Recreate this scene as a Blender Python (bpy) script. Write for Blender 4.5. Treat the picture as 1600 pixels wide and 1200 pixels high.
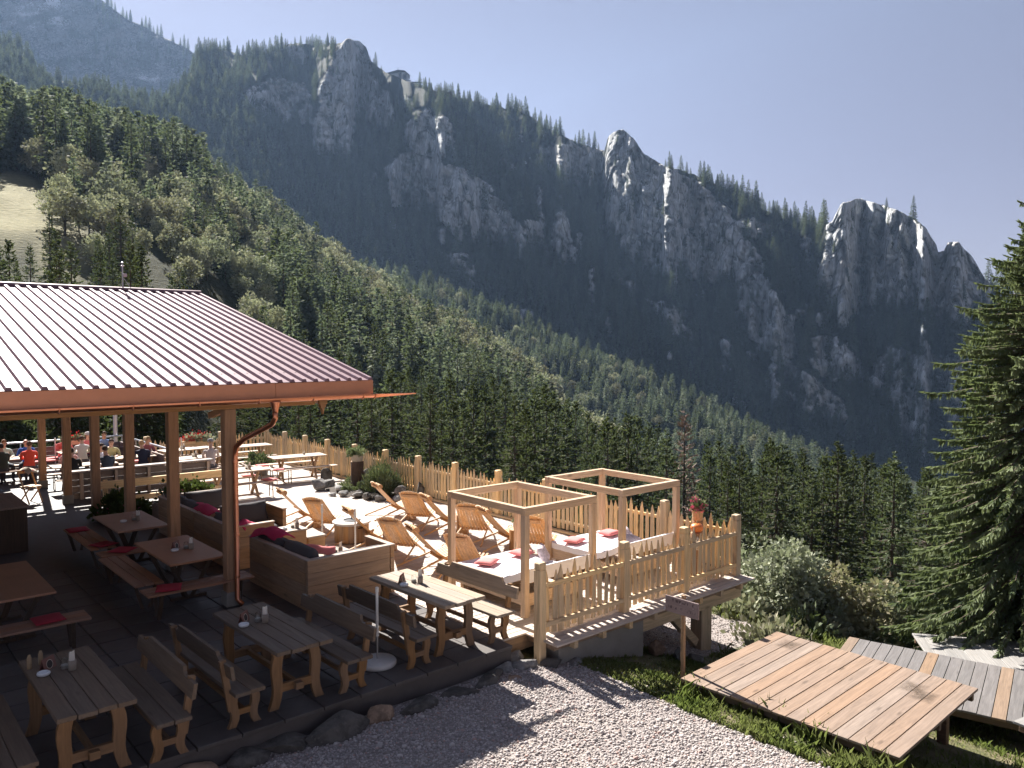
import bpy, bmesh, math, random
import numpy as np
from mathutils import Vector, Matrix
PI = math.pi
R_ = math.radians
for o in list(bpy.data.objects):
    bpy.data.objects.remove(o)
SC = bpy.context.scene
COL = SC.collection
rnd = random.Random(7)

# ---------------------------------------------------------------- camera
CAM_H = 4.3
FPX = 1245.0
AZ = R_(48.87)            # heading, measured from +X (the fence line) towards +Y
PITCH = -math.atan2(58.0, FPX)
cam = bpy.data.cameras.new('camera')
cam.sensor_width = 36.0
cam.lens = 36.0 * FPX / 1600.0
cam.clip_start = 0.1
cam.clip_end = 20000.0
cam_o = bpy.data.objects.new('camera', cam)
COL.objects.link(cam_o)
cam_o.location = (0, 0, CAM_H)
cam_o.rotation_euler = (PI / 2 + PITCH, 0, AZ - PI / 2)
SC.camera = cam_o

# ---------------------------------------------------------------- sky, sun, exposure
SUN_EL, SUN_ROT = R_(38.8), R_(9.0)
world = bpy.data.worlds.new('World')
SC.world = world
world.use_nodes = True
wn = world.node_tree
for n in list(wn.nodes):
    wn.nodes.remove(n)
sky = wn.nodes.new('ShaderNodeTexSky')
sky.sky_type = 'NISHITA'
sky.sun_disc = False
sky.sun_elevation = SUN_EL
sky.sun_rotation = SUN_ROT
sky.altitude = 1300
sky.air_density = 0.8
sky.dust_density = 0.7
sky.ozone_density = 1.6
hs = wn.nodes.new('ShaderNodeHueSaturation')
hs.inputs['Saturation'].default_value = 0.46
hs.inputs['Value'].default_value = 0.49
hs.inputs['Hue'].default_value = 0.522
wbg = wn.nodes.new('ShaderNodeBackground')
wbg.inputs['Strength'].default_value = 0.05
wout = wn.nodes.new('ShaderNodeOutputWorld')
wn.links.new(sky.outputs[0], hs.inputs['Color'])
tint = wn.nodes.new('ShaderNodeMix')
tint.data_type = 'RGBA'
tint.blend_type = 'MULTIPLY'
tint.inputs[0].default_value = 1.0
tint.inputs[7].default_value = (1.0, 0.915, 0.96, 1)
wn.links.new(hs.outputs[0], tint.inputs[6])
wn.links.new(tint.outputs[2], wbg.inputs['Color'])
wn.links.new(wbg.outputs[0], wout.inputs['Surface'])

sun = bpy.data.lights.new('sun', 'SUN')
sun.energy = 5.0
sun.angle = R_(0.53)
sun.color = (1.0, 0.945, 0.87)
sun_o = bpy.data.objects.new('sun', sun)
COL.objects.link(sun_o)
sun_o.location = (0, 0, 60)
sd = Vector((math.sin(SUN_ROT) * math.cos(SUN_EL), math.cos(SUN_ROT) * math.cos(SUN_EL), math.sin(SUN_EL)))
sun_o.rotation_euler = sd.to_track_quat('Z', 'Y').to_euler()

vs = SC.view_settings
vs.view_transform = 'Standard'
vs.look = 'None'
vs.exposure = 1.72
vs.gamma = 1.0
SC.cycles.max_bounces = 5
SC.cycles.diffuse_bounces = 4
SC.cycles.glossy_bounces = 2
SC.cycles.transmission_bounces = 4
SC.cycles.transparent_max_bounces = 6
SC.cycles.volume_bounces = 0
SC.cycles.use_denoising = True
SC.cycles.use_adaptive_sampling = True
SC.cycles.adaptive_threshold = 0.02
SC.cycles.sample_clamp_indirect = 6.0
SC.cycles.caustics_reflective = False
SC.cycles.caustics_refractive = False
SC.render.use_persistent_data = False

# ---------------------------------------------------------------- noise (numpy)
_prm = np.random.RandomState(3).permutation(256)
_prm = np.concatenate([_prm, _prm, _prm])
_grd = np.random.RandomState(5).normal(size=(256, 3))
_grd /= np.linalg.norm(_grd, axis=1)[:, None]

def perlin(p):
    p = np.asarray(p, float)
    i = np.floor(p).astype(int)
    f = p - i
    u = f * f * f * (f * (f * 6 - 15) + 10)
    i &= 255
    out = 0
    for dx in (0, 1):
        for dy in (0, 1):
            for dz in (0, 1):
                h = _prm[_prm[_prm[i[..., 0] + dx] + i[..., 1] + dy] + i[..., 2] + dz]
                g = _grd[h]
                d = (f[..., 0] - dx) * g[..., 0] + (f[..., 1] - dy) * g[..., 1] + (f[..., 2] - dz) * g[..., 2]
                w = (u[..., 0] if dx else 1 - u[..., 0]) * (u[..., 1] if dy else 1 - u[..., 1]) * (u[..., 2] if dz else 1 - u[..., 2])
                out = out + w * d
    return out * 1.6

def fbm(p, oct=4, gain=0.5, lac=2.03):
    p = np.asarray(p, float)
    a, s, t = 1.0, 0, 0
    for k in range(oct):
        s = s + a * perlin(p + 17.3 * k)
        t += a
        p = p * lac
        a *= gain
    return s / t

def ridged(p, oct=4):
    p = np.asarray(p, float)
    a, s, t = 1.0, 0, 0
    for k in range(oct):
        s = s + a * (1 - 2 * np.abs(perlin(p + 9.1 * k)))
        t += a
        p = p * 2.1
        a *= 0.5
    return s / t

def worley(p):
    """cellular noise: value and tilted-plane offset of the nearest cell, and distance to the cell border"""
    p = np.asarray(p, float)
    i0 = np.floor(p).astype(int)
    f1 = np.full(p.shape[:-1], 9.0)
    f2 = f1.copy()
    val, tilt = np.zeros_like(f1), np.zeros_like(f1)
    for dx in (-1, 0, 1):
        for dy in (-1, 0, 1):
            for dz in (-1, 0, 1):
                i = i0 + np.array([dx, dy, dz])
                j = i & 255
                h = _prm[_prm[_prm[j[..., 0]] + j[..., 1]] + j[..., 2]]
                c = i + 0.5 + 0.42 * _grd[h]
                d = p - c
                r = np.sqrt((d * d).sum(-1))
                near = r < f1
                f2 = np.where(near, f1, np.minimum(f2, r))
                val = np.where(near, h / 255.0, val)
                tilt = np.where(near, (d * _grd[(h * 7 + 3) & 255]).sum(-1), tilt)
                f1 = np.where(near, r, f1)
    return val, tilt, f2 - f1

# ---------------------------------------------------------------- materials
MATS = {}

def new_mat(name):
    m = bpy.data.materials.new(name)
    m.use_nodes = True
    nt = m.node_tree
    for n in list(nt.nodes):
        nt.nodes.remove(n)
    out = nt.nodes.new('ShaderNodeOutputMaterial')
    return m, nt, out

def N(nt, t, **kw):
    n = nt.nodes.new(t)
    for k, v in kw.items():
        if k[0] == '_':
            setattr(n, k[1:], v)
        else:
            n.inputs[k.replace('__', ' ')].default_value = v
    return n

def L(nt, a, b):
    nt.links.new(a, b)

def mixc(nt, fac, a, b, mode='MIX'):
    n = nt.nodes.new('ShaderNodeMix')
    n.data_type = 'RGBA'
    n.blend_type = mode
    for s, v in ((n.inputs[0], fac), (n.inputs[6], a), (n.inputs[7], b)):
        if hasattr(v, 'is_linked'):
            nt.links.new(v, s)
        elif isinstance(v, (tuple, list)):
            s.default_value = (v[0], v[1], v[2], 1)
        else:
            s.default_value = v
    return n.outputs[2]

def math_(nt, op, a, b=0.0, clamp=False):
    n = nt.nodes.new('ShaderNodeMath')
    n.operation = op
    n.use_clamp = clamp
    for s, v in ((n.inputs[0], a), (n.inputs[1], b)):
        if hasattr(v, 'is_linked'):
            nt.links.new(v, s)
        else:
            s.default_value = v
    return n.outputs[0]

def ramp(nt, fac, lo, hi):
    n = nt.nodes.new('ShaderNodeMapRange')
    n.inputs['From Min'].default_value = lo
    n.inputs['From Max'].default_value = hi
    nt.links.new(fac, n.inputs['Value'])
    return n.outputs[0]

def coords(nt, scale=(1, 1, 1), use_random=True):
    tc = nt.nodes.new('ShaderNodeTexCoord')
    mp = nt.nodes.new('ShaderNodeMapping')
    mp.inputs['Scale'].default_value = scale
    nt.links.new(tc.outputs['Object'], mp.inputs['Vector'])
    oi = nt.nodes.new('ShaderNodeObjectInfo')
    if use_random:
        ml = math_(nt, 'MULTIPLY', oi.outputs['Random'], 91.7)
        cb = nt.nodes.new('ShaderNodeCombineXYZ')
        for k in range(3):
            nt.links.new(ml, cb.inputs[k])
        nt.links.new(cb.outputs[0], mp.inputs['Location'])
    return mp.outputs[0], oi.outputs['Random']

def noise(nt, vec, scale, detail=4, rough=0.55, dist=0.0):
    n = N(nt, 'ShaderNodeTexNoise', Scale=scale, Detail=detail, Roughness=rough, Distortion=dist)
    nt.links.new(vec, n.inputs['Vector'])
    return n.outputs['Fac']

def bump(nt, h, strength, dist=0.01):
    b = N(nt, 'ShaderNodeBump', Strength=strength, Distance=dist)
    nt.links.new(h, b.inputs['Height'])
    return b.outputs['Normal']

def finish(nt, out, col, rough=0.7, metal=0.0, normal=None, spec=0.4, extra=None):
    b = N(nt, 'ShaderNodeBsdfPrincipled', Roughness=rough, Metallic=metal)
    b.inputs['Specular IOR Level'].default_value = spec
    if hasattr(col, 'is_linked'):
        nt.links.new(col, b.inputs['Base Color'])
    else:
        b.inputs['Base Color'].default_value = (*col, 1)
    if hasattr(rough, 'is_linked'):
        nt.links.new(rough, b.inputs['Roughness'])
    if normal is not None:
        nt.links.new(normal, b.inputs['Normal'])
    nt.links.new((extra or b).outputs[0], out.inputs['Surface'])
    return b

def mul(c, k):
    return tuple(min(1.0, x * k) for x in c)

def wood(name, col, axis='x', var=0.22, rough=0.72, knots=True, dark=0.62):
    key = ('wood', name, axis)
    if key in MATS:
        return MATS[key]
    m, nt, out = new_mat(name + '_wood_' + axis)
    sc = {'x': (0.55, 9, 9), 'y': (9, 0.55, 9), 'z': (9, 9, 0.55)}[axis]
    v, rn = coords(nt, sc)
    g1 = noise(nt, v, 2.2, 6, 0.62, 1.2)
    g2 = noise(nt, v, 9.0, 3, 0.6, 0.3)
    v2, _ = coords(nt, (1.3, 1.3, 1.3))
    blot = noise(nt, v2, 1.7, 3, 0.5)
    c = mixc(nt, ramp(nt, g1, 0.33, 0.68), mul(col, dark), col)
    c = mixc(nt, math_(nt, 'MULTIPLY', ramp(nt, g2, 0.5, 0.75), 0.35), c, mul(col, 1.18))
    c = mixc(nt, math_(nt, 'MULTIPLY', ramp(nt, blot, 0.52, 0.8), 0.45), c, mul((col[0] * 0.8, col[1] * 0.82, col[2] * 0.86), 0.8))
    if knots:
        s3 = {'x': (1.0, 3.4, 3.4), 'y': (3.4, 1.0, 3.4), 'z': (3.4, 3.4, 1.0)}[axis]
        v3, _ = coords(nt, s3)
        vo = N(nt, 'ShaderNodeTexVoronoi', Scale=1.25)
        nt.links.new(v3, vo.inputs['Vector'])
        kn = ramp(nt, vo.outputs['Distance'], 0.13, 0.05)
        c = mixc(nt, math_(nt, 'MULTIPLY', kn, 0.7, True), c, mul(col, 0.33))
    hv = N(nt, 'ShaderNodeHueSaturation')
    L(nt, c, hv.inputs['Color'])
    L(nt, math_(nt, 'ADD', math_(nt, 'MULTIPLY', rn, var * 2), 1 - var), hv.inputs['Value'])
    L(nt, math_(nt, 'ADD', math_(nt, 'MULTIPLY', rn, 0.3), 0.85), hv.inputs['Saturation'])
    nb = bump(nt, g1, 0.25, 0.006)
    finish(nt, out, hv.outputs[0], rough, 0, nb, 0.3)
    MATS[key] = m
    return m

def plain(name, col, rough=0.6, metal=0.0, var=0.0, nscale=8.0, namt=0.12, bumpk=0.0, spec=0.4):
    key = ('plain', name)
    if key in MATS:
        return MATS[key]
    m, nt, out = new_mat(name)
    v, rn = coords(nt)
    n1 = noise(nt, v, nscale, 4, 0.6)
    c = mixc(nt, n1, mul(col, 1 - namt), mul(col, 1 + namt))
    if var:
        hv = N(nt, 'ShaderNodeHueSaturation')
        L(nt, c, hv.inputs['Color'])
        L(nt, math_(nt, 'ADD', math_(nt, 'MULTIPLY', rn, var * 2), 1 - var), hv.inputs['Value'])
        c = hv.outputs[0]
    nb = bump(nt, n1, bumpk, 0.01) if bumpk else None
    finish(nt, out, c, rough, metal, nb, spec)
    MATS[key] = m
    return m

def foliage(name, col, col2, trans=0.25, var=0.3, nscale=0.6, hue=0.03):
    key = ('fol', name)
    if key in MATS:
        return MATS[key]
    m, nt, out = new_mat(name)
    v, rn = coords(nt)
    n1 = noise(nt, v, nscale, 3, 0.6)
    c = mixc(nt, ramp(nt, n1, 0.35, 0.65), col, col2)
    hv = N(nt, 'ShaderNodeHueSaturation')
    L(nt, c, hv.inputs['Color'])
    L(nt, math_(nt, 'ADD', math_(nt, 'MULTIPLY', rn, var * 2), 1 - var), hv.inputs['Value'])
    L(nt, math_(nt, 'ADD', math_(nt, 'MULTIPLY', rn, hue * 2), 0.5 - hue), hv.inputs['Hue'])
    d = N(nt, 'ShaderNodeBsdfPrincipled', Roughness=0.75)
    d.inputs['Specular IOR Level'].default_value = 0.12
    L(nt, hv.outputs[0], d.inputs['Base Color'])
    t = N(nt, 'ShaderNodeBsdfTranslucent')
    tc = mixc(nt, 0.5, hv.outputs[0], (0.12, 0.16, 0.03))
    L(nt, tc, t.inputs['Color'])
    mx = N(nt, 'ShaderNodeMixShader', Fac=trans)
    L(nt, d.outputs[0], mx.inputs[1])
    L(nt, t.outputs[0], mx.inputs[2])
    L(nt, mx.outputs[0], out.inputs['Surface'])
    MATS[key] = m
    return m

# ---------------------------------------------------------------- meshes
class MB:
    """collects shapes in local coordinates; build() links them as one mesh object"""
    def __init__(s):
        s.v, s.f, s.mi = [], [], []

    def add(s, vs_, fs, mi=0):
        b = len(s.v)
        s.v.extend([tuple(p) for p in vs_])
        for f in fs:
            s.f.append(tuple(b + i for i in f))
            s.mi.append(mi)
        return s

    def box(s, x0, x1, y0, y1, z0, z1, mi=0, M=None):
        p = [(x0, y0, z0), (x1, y0, z0), (x1, y1, z0), (x0, y1, z0), (x0, y0, z1), (x1, y0, z1), (x1, y1, z1), (x0, y1, z1)]
        if M is not None:
            p = [tuple(M @ Vector(q)) for q in p]
        return s.add(p, [(0, 3, 2, 1), (4, 5, 6, 7), (0, 1, 5, 4), (1, 2, 6, 5), (2, 3, 7, 6), (3, 0, 4, 7)], mi)

    def bbox(s, x0, x1, y0, y1, z0, z1, b=0.006, mi=0, M=None):
        """box with chamfered edges (44 triangles)"""
        pts, idx = [], {}
        for i, (xa, sx) in enumerate(((x0, 1), (x1, -1))):
            for j, (ya, sy) in enumerate(((y0, 1), (y1, -1))):
                for k, (za, sz) in enumerate(((z0, 1), (z1, -1))):
                    for ax in range(3):
                        q = [xa + sx * b, ya + sy * b, za + sz * b]
                        q[ax] = (xa, ya, za)[ax]
                        idx[(i, j, k, ax)] = len(pts)
                        pts.append(tuple(q))
        F = []
        for ax in range(3):
            for e in (0, 1):
                o = [(0, 0), (1, 0), (1, 1), (0, 1)]
                q = []
                for a, c in o:
                    t = [0, 0, 0]
                    t[ax] = e
                    t[(ax + 1) % 3] = a
                    t[(ax + 2) % 3] = c
                    q.append(idx[(*t, ax)])
                F.append(q if e else q[::-1])
        for ax in range(3):
            b1, b2 = (ax + 1) % 3, (ax + 2) % 3
            for e1 in (0, 1):
                for e2 in (0, 1):
                    t0, t1 = [0, 0, 0], [0, 0, 0]
                    t0[b1] = t1[b1] = e1
                    t0[b2] = t1[b2] = e2
                    t1[ax] = 1
                    q = [idx[(*t0, b1)], idx[(*t1, b1)], idx[(*t1, b2)], idx[(*t0, b2)]]
                    F.append(q if e1 == e2 else q[::-1])
        for i in (0, 1):
            for j in (0, 1):
                for k in (0, 1):
                    q = [idx[(i, j, k, a)] for a in range(3)]
                    F.append(q[::-1] if (i + j + k) % 2 == 0 else q)
        if M is not None:
            pts = [tuple(M @ Vector(q)) for q in pts]
        return s.add(pts, F, mi)

    def tube(s, path, r, n=8, mi=0, cap=True):
        path = [Vector(p) for p in path]
        rs = r if isinstance(r, (list, tuple)) else [r] * len(path)
        vs_, fs = [], []
        up = None
        for i, p in enumerate(path):
            t = (path[min(i + 1, len(path) - 1)] - path[max(i - 1, 0)]).normalized()
            if up is None:
                up = t.orthogonal().normalized()
            up = (up - t * up.dot(t)).normalized()
            w = t.cross(up)
            for k in range(n):
                a = 2 * PI * k / n
                vs_.append(p + (up * math.cos(a) + w * math.sin(a)) * rs[i])
        for i in range(len(path) - 1):
            for k in range(n):
                a, b = i * n + k, i * n + (k + 1) % n
                fs.append((a, b, b + n, a + n))
        if cap:
            fs.append(tuple(range(n))[::-1])
            fs.append(tuple((len(path) - 1) * n + k for k in range(n)))
        return s.add(vs_, fs, mi)

    def bar(s, a, b, w, h, mi=0, up=(0, 0, 1)):
        """straight rectangular bar from a to b, w wide, h high"""
        a, b = Vector(a), Vector(b)
        t = (b - a).normalized()
        u = Vector(up)
        u = u - t * u.dot(t)
        if u.length < 1e-4:
            u = t.orthogonal()
        u.normalize()
        w_ = t.cross(u)
        p = []
        for q in (a, b):
            for sx, sy in ((-1, -1), (1, -1), (1, 1), (-1, 1)):
                p.append(q + w_ * (sx * w / 2) + u * (sy * h / 2))
        return s.add(p, [(0, 1, 2, 3), (7, 6, 5, 4), (0, 4, 5, 1), (1, 5, 6, 2), (2, 6, 7, 3), (3, 7, 4, 0)], mi)

    def lathe(s, prof, n=16, mi=0, c=(0, 0, 0)):
        vs_, fs = [], []
        for r, z in prof:
            for k in range(n):
                a = 2 * PI * k / n
                vs_.append((c[0] + r * math.cos(a), c[1] + r * math.sin(a), c[2] + z))
        for i in range(len(prof) - 1):
            for k in range(n):
                a, b = i * n + k, i * n + (k + 1) % n
                fs.append((a, b, b + n, a + n))
        fs.append(tuple(range(n))[::-1])
        fs.append(tuple((len(prof) - 1) * n + k for k in range(n)))
        return s.add(vs_, fs, mi)

    def prism(s, poly, d0, d1, axis='y', mi=0):
        """polygon in the two other axes, extruded along axis from d0 to d1"""
        def P(a, b, d):
            return {'x': (d, a, b), 'y': (a, d, b), 'z': (a, b, d)}[axis]
        n = len(poly)
        vs_ = [P(a, b, d0) for a, b in poly] + [P(a, b, d1) for a, b in poly]
        fs = [tuple(range(n))[::-1], tuple(range(n, 2 * n))]
        for i in range(n):
            j = (i + 1) % n
            fs.append((i, j, n + j, n + i))
        return s.add(vs_, fs, mi)

    def mesh(s, name, mats, smooth=False):
        me = bpy.data.meshes.new(name)
        me.from_pydata(s.v, [], s.f)
        for m in (mats if isinstance(mats, (list, tuple)) else [mats]):
            me.materials.append(m)
        if max(s.mi, default=0):
            me.polygons.foreach_set('material_index', s.mi)
        bm = bmesh.new()
        bm.from_mesh(me)
        bmesh.ops.recalc_face_normals(bm, faces=bm.faces)
        bm.to_mesh(me)
        bm.free()
        if smooth:
            me.polygons.foreach_set('use_smooth', [True] * len(me.polygons))
        return me

    def build(s, name, mats, parent=None, loc=(0, 0, 0), rot=(0, 0, 0), smooth=False):
        return place(name, s.mesh(name, mats, smooth), parent, loc, rot)

def place(name, me, parent=None, loc=(0, 0, 0), rot=(0, 0, 0), scale=None):
    o = bpy.data.objects.new(name, me)
    COL.objects.link(o)
    o.location = loc
    o.rotation_euler = rot
    if scale is not None:
        o.scale = scale
    if parent is not None:
        o.parent = parent
    return o

def tag(o, label=None, cat=None, group=None, kind=None):
    if label:
        o['label'] = label
    if cat:
        o['category'] = cat
    if group:
        o['group'] = group
    if kind:
        o['kind'] = kind
    return o

def thing(name, label, cat, loc=(0, 0, 0), rz=0.0, group=None):
    o = bpy.data.objects.new(name, None)
    COL.objects.link(o)
    o.location = loc
    o.rotation_euler = (0, 0, rz)
    return tag(o, label, cat, group)

KIDS = {}
def copy_tree(src, loc, rz, label=None, group=None, scale=None):
    r = src.copy()
    COL.objects.link(r)
    r.location = loc
    r.rotation_euler = (0, 0, rz)
    if scale:
        r.scale = (scale,) * 3
    if label:
        r['label'] = label
    if group:
        r['group'] = group
    if src.name not in KIDS:
        KIDS[src.name] = [(c, list(c.children)) for c in src.children]
    for ch, subs in KIDS[src.name]:
        c = ch.copy()
        COL.objects.link(c)
        c.parent = r
        for g in subs:
            d = g.copy()
            COL.objects.link(d)
            d.parent = c
    return r

def np_mesh(name, V, F, mats, mi=None, smooth=False):
    """V (n,3), F (m,k) all faces with k corners"""
    V = np.asarray(V, np.float32)
    F = np.asarray(F, np.int32)
    me = bpy.data.meshes.new(name)
    me.vertices.add(len(V))
    me.vertices.foreach_set('co', V.ravel())
    k = F.shape[1]
    me.loops.add(F.size)
    me.loops.foreach_set('vertex_index', F.ravel())
    me.polygons.add(len(F))
    me.polygons.foreach_set('loop_start', np.arange(0, F.size, k, dtype=np.int32))
    me.polygons.foreach_set('loop_total', np.full(len(F), k, np.int32))
    for m in (mats if isinstance(mats, (list, tuple)) else [mats]):
        me.materials.append(m)
    if mi is not None:
        me.polygons.foreach_set('material_index', np.asarray(mi, np.int32))
    if smooth:
        me.polygons.foreach_set('use_smooth', np.ones(len(F), bool))
    me.update(calc_edges=True)
    me.validate()
    return me

# viewing directions of the photograph's columns and rows, used to survey the landscape
_F = np.array([math.cos(AZ) * math.cos(PITCH), math.sin(AZ) * math.cos(PITCH), math.sin(PITCH)])
_Rt = np.array([math.sin(AZ), -math.cos(AZ), 0.0])
_U = np.cross(_Rt, _F)

def survey(x, y, r):
    """point at bearing x, sight line y, horizontal distance r (metres)"""
    x, y, r = np.broadcast_arrays(np.asarray(x, float), np.asarray(y, float), np.asarray(r, float))
    d = _F * FPX + _Rt * (x - 800.0)[..., None] + _U * (600.0 - y)[..., None]
    h = np.hypot(d[..., 0], d[..., 1])
    p = d * (r / h)[..., None]
    p[..., 2] += CAM_H
    return p

def bearing(x):
    d = _F * FPX + _Rt * (np.asarray(x, float) - 800.0)[..., None] + _U * 58.0
    return np.arctan2(d[..., 1], d[..., 0])

def sight(p):
    """inverse of survey: image column and row of a world point"""
    v = np.asarray(p, float) - np.array([0, 0, CAM_H])
    d = v @ _F
    return 800 + FPX * (v @ _Rt) / d, 600 - FPX * (v @ _U) / d

# ================================================================= landscape
XS = np.array([-1200, -600, -200, 0, 100, 200, 300, 400, 480, 560, 650, 760, 860, 940, 1000, 1150, 1300, 1450, 1600, 2000, 2600], float)
C1Y = np.array([40, 60, 110, 165, 175, 205, 228, 285, 350, 405, 452, 510, 585, 650, 690, 760, 800, 830, 850, 850, 850], float)
C1R = np.array([420, 400, 380, 365, 358, 350, 342, 330, 320, 308, 290, 265, 235, 210, 190, 150, 125, 105, 95, 95, 95], float)
L2Y = np.array([140, 150, 170, 200, 215, 240, 260, 310, 372, 408, 425, 470, 515, 548, 572, 645, 712, 768, 800, 800, 800], float)
L2R = np.array([560, 560, 560, 560, 550, 540, 540, 530, 520, 510, 505, 495, 480, 468, 460, 440, 425, 415, 410, 410, 410], float)
Z1 = np.array([-2, -2, -2, -2, -3, -4, -6, -11, -15, -18, -20, -22, -23, -24, -25, -26, -26, -24, -22, -20, -20], float)
R0 = np.array([44, 44, 44, 44, 44, 43, 40, 36, 33, 30, 28, 26, 25, 24, 24, 24, 24, 24, 24, 24, 24], float)

def near_z(X, Y):
    X = np.asarray(X, float)
    Y = np.asarray(Y, float)
    z = -0.30 - 0.13 * np.clip(X - 7.5, 0, 1.5) - 0.25 * np.clip(X - 9, 0, 3.3) - 0.06 * np.clip(X - 12.3, 0, 2.4) - 0.62 * np.clip(X - 14.7, 0, 60)
    return z - 0.25 * np.clip(Y - 33, 0, 20) * (X > -30)

def hill_z(x, r):
    x = np.asarray(x, float)
    r = np.asarray(r, float)
    b = bearing(x)
    r0 = np.interp(x, XS, R0)
    z0 = np.where(x < 330, -1.5, near_z(r0 * np.cos(b), r0 * np.sin(b))) - 0.5
    r1 = np.maximum(64.0, r0 + 14)
    z1 = np.interp(x, XS, Z1)
    r2 = np.interp(x, XS, C1R)
    z2 = CAM_H + survey(x, np.interp(x, XS, C1Y), r2)[..., 2] - CAM_H - np.interp(x, [0, 600, 1000, 1300], [13, 11, 12, 14])
    r3 = r2 + 62
    z3 = z2 - np.interp(x, [0, 450, 700, 1000], [9, 14, 24, 26])
    r4 = np.interp(x, XS, L2R)
    z4 = survey(x, np.interp(x, XS, L2Y), r4)[..., 2] - 9
    z3 = np.where(z4 < z3 - 4, z3, np.minimum(z3, z4 - 4))
    r5, z5 = r4 + 60, z4 - 8
    rk = [np.zeros_like(r2), r0, r1, r2, r3, r4, r5]
    zk = [z0, z0, z1, z2, z3, z4, z5]
    z = np.array(zk[-1] + 0 * r)
    for k in range(len(rk) - 1):
        t = np.clip((r - rk[k]) / np.maximum(rk[k + 1] - rk[k], 1e-3), 0, 1)
        if k == 2:      # the long slope up to the crest: slightly convex
            t = t ** 0.92
        s = zk[k] + (zk[k + 1] - zk[k]) * t
        z = np.where((r >= rk[k]) & (r < rk[k + 1]), s, z)
    p = np.stack([r * np.cos(b), r * np.sin(b), 0 * r], -1)
    amp = np.clip((r - 50) / 120, 0, 1)
    return z + amp * (5.0 * fbm(p / 70.0, 3) + 1.6 * fbm(p / 17.0 + 5, 2))

def inpoly(x, y, poly):
    x = np.asarray(x, float)
    inside = np.zeros(x.shape, bool)
    n = len(poly)
    for i in range(n):
        x1, y1 = poly[i]
        x2, y2 = poly[(i + 1) % n]
        if y1 == y2:
            continue
        c = ((y1 > y) != (y2 > y)) & (x < (x2 - x1) * (y - y1) / (y2 - y1) + x1)
        inside ^= c
    return inside

def blur(a, k):
    for ax in (0, 1):
        s = np.zeros_like(a)
        for d in range(-k, k + 1):
            s += np.roll(a, d, ax)
        a = s / (2 * k + 1)
    return a

def grid_mesh(name, P, mat, attr=None, smooth=True):
    nj, ni = P.shape[:2]
    j, i = np.meshgrid(np.arange(nj - 1), np.arange(ni - 1), indexing='ij')
    a = (j * ni + i).ravel()
    F = np.stack([a, a + 1, a + ni + 1, a + ni], 1)
    me = np_mesh(name, P.reshape(-1, 3), F, mat, smooth=smooth)
    if attr is not None:
        for k, v in attr.items():
            at = me.attributes.new(k, 'FLOAT', 'POINT')
            at.data.foreach_set('value', np.asarray(v, np.float32).ravel())
    return me

def attr_node(nt, nm):
    n = nt.nodes.new('ShaderNodeAttribute')
    n.attribute_name = nm
    return n.outputs['Fac']

# --- mountain rock / scrub
def mountain_mat(name, rockc, green, snow=False):
    m, nt, out = new_mat(name)
    v, _ = coords(nt, (1, 1, 1), False)
    vs_, _ = coords(nt, (1, 1, 0.28), False)
    big = noise(nt, v, 0.018, 5, 0.6)
    flute = noise(nt, vs_, 0.14, 8, 0.75, 1.0)
    fine = noise(nt, v, 0.35, 4, 0.65)
    rk = attr_node(nt, 'rock')
    msk = ramp(nt, math_(nt, 'ADD', rk, math_(nt, 'ADD', math_(nt, 'MULTIPLY', math_(nt, 'SUBTRACT', fine, 0.5), 1.3), math_(nt, 'MULTIPLY', math_(nt, 'SUBTRACT', flute, 0.5), 0.9))), 0.36, 0.6)
    streak = noise(nt, coords(nt, (1, 1, 0.07), False)[0], 0.30, 5, 0.7, 0.8)
    rc = mixc(nt, ramp(nt, flute, 0.40, 0.60), mul(rockc, 0.42), mul(rockc, 1.1))
    rc = mixc(nt, math_(nt, 'MULTIPLY', ramp(nt, streak, 0.50, 0.62), 0.6), rc, mul(rockc, 0.30))
    vo = N(nt, 'ShaderNodeTexVoronoi', Scale=0.085, _feature='DISTANCE_TO_EDGE')
    nt.links.new(coords(nt, (1, 1, 0.45), False)[0], vo.inputs['Vector'])
    jt = ramp(nt, vo.outputs['Distance'], 0.07, 0.0)
    rc = mixc(nt, math_(nt, 'MULTIPLY', jt, 0.75), rc, mul(green, 1.2))
    rc = mixc(nt, math_(nt, 'MULTIPLY', ramp(nt, big, 0.5, 0.7), 0.4), rc, (rockc[0] * 0.9, rockc[1] * 0.78, rockc[2] * 0.62))
    vd = ramp(nt, math_(nt, 'ADD', fine, math_(nt, 'MULTIPLY', flute, 0.5)), 0.92, 0.98)
    rc = mixc(nt, vd, rc, mul(green, 0.8))
    gc = mixc(nt, ramp(nt, fine, 0.35, 0.7), mul(green, 0.7), mul(green, 1.35))
    c = mixc(nt, msk, gc, rc)
    if snow:
        sn = attr_node(nt, 'snow')
        ms = ramp(nt, math_(nt, 'ADD', sn, math_(nt, 'MULTIPLY', math_(nt, 'SUBTRACT', fine, 0.5), 1.6)), 0.62, 0.75)
        c = mixc(nt, ms, c, (0.75, 0.77, 0.8))
    nb = bump(nt, math_(nt, 'ADD', flute, math_(nt, 'MULTIPLY', fine, 0.5)), 1.0, 5.0)
    finish(nt, out, c, 0.9, 0, nb, 0.15)
    return m

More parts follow.
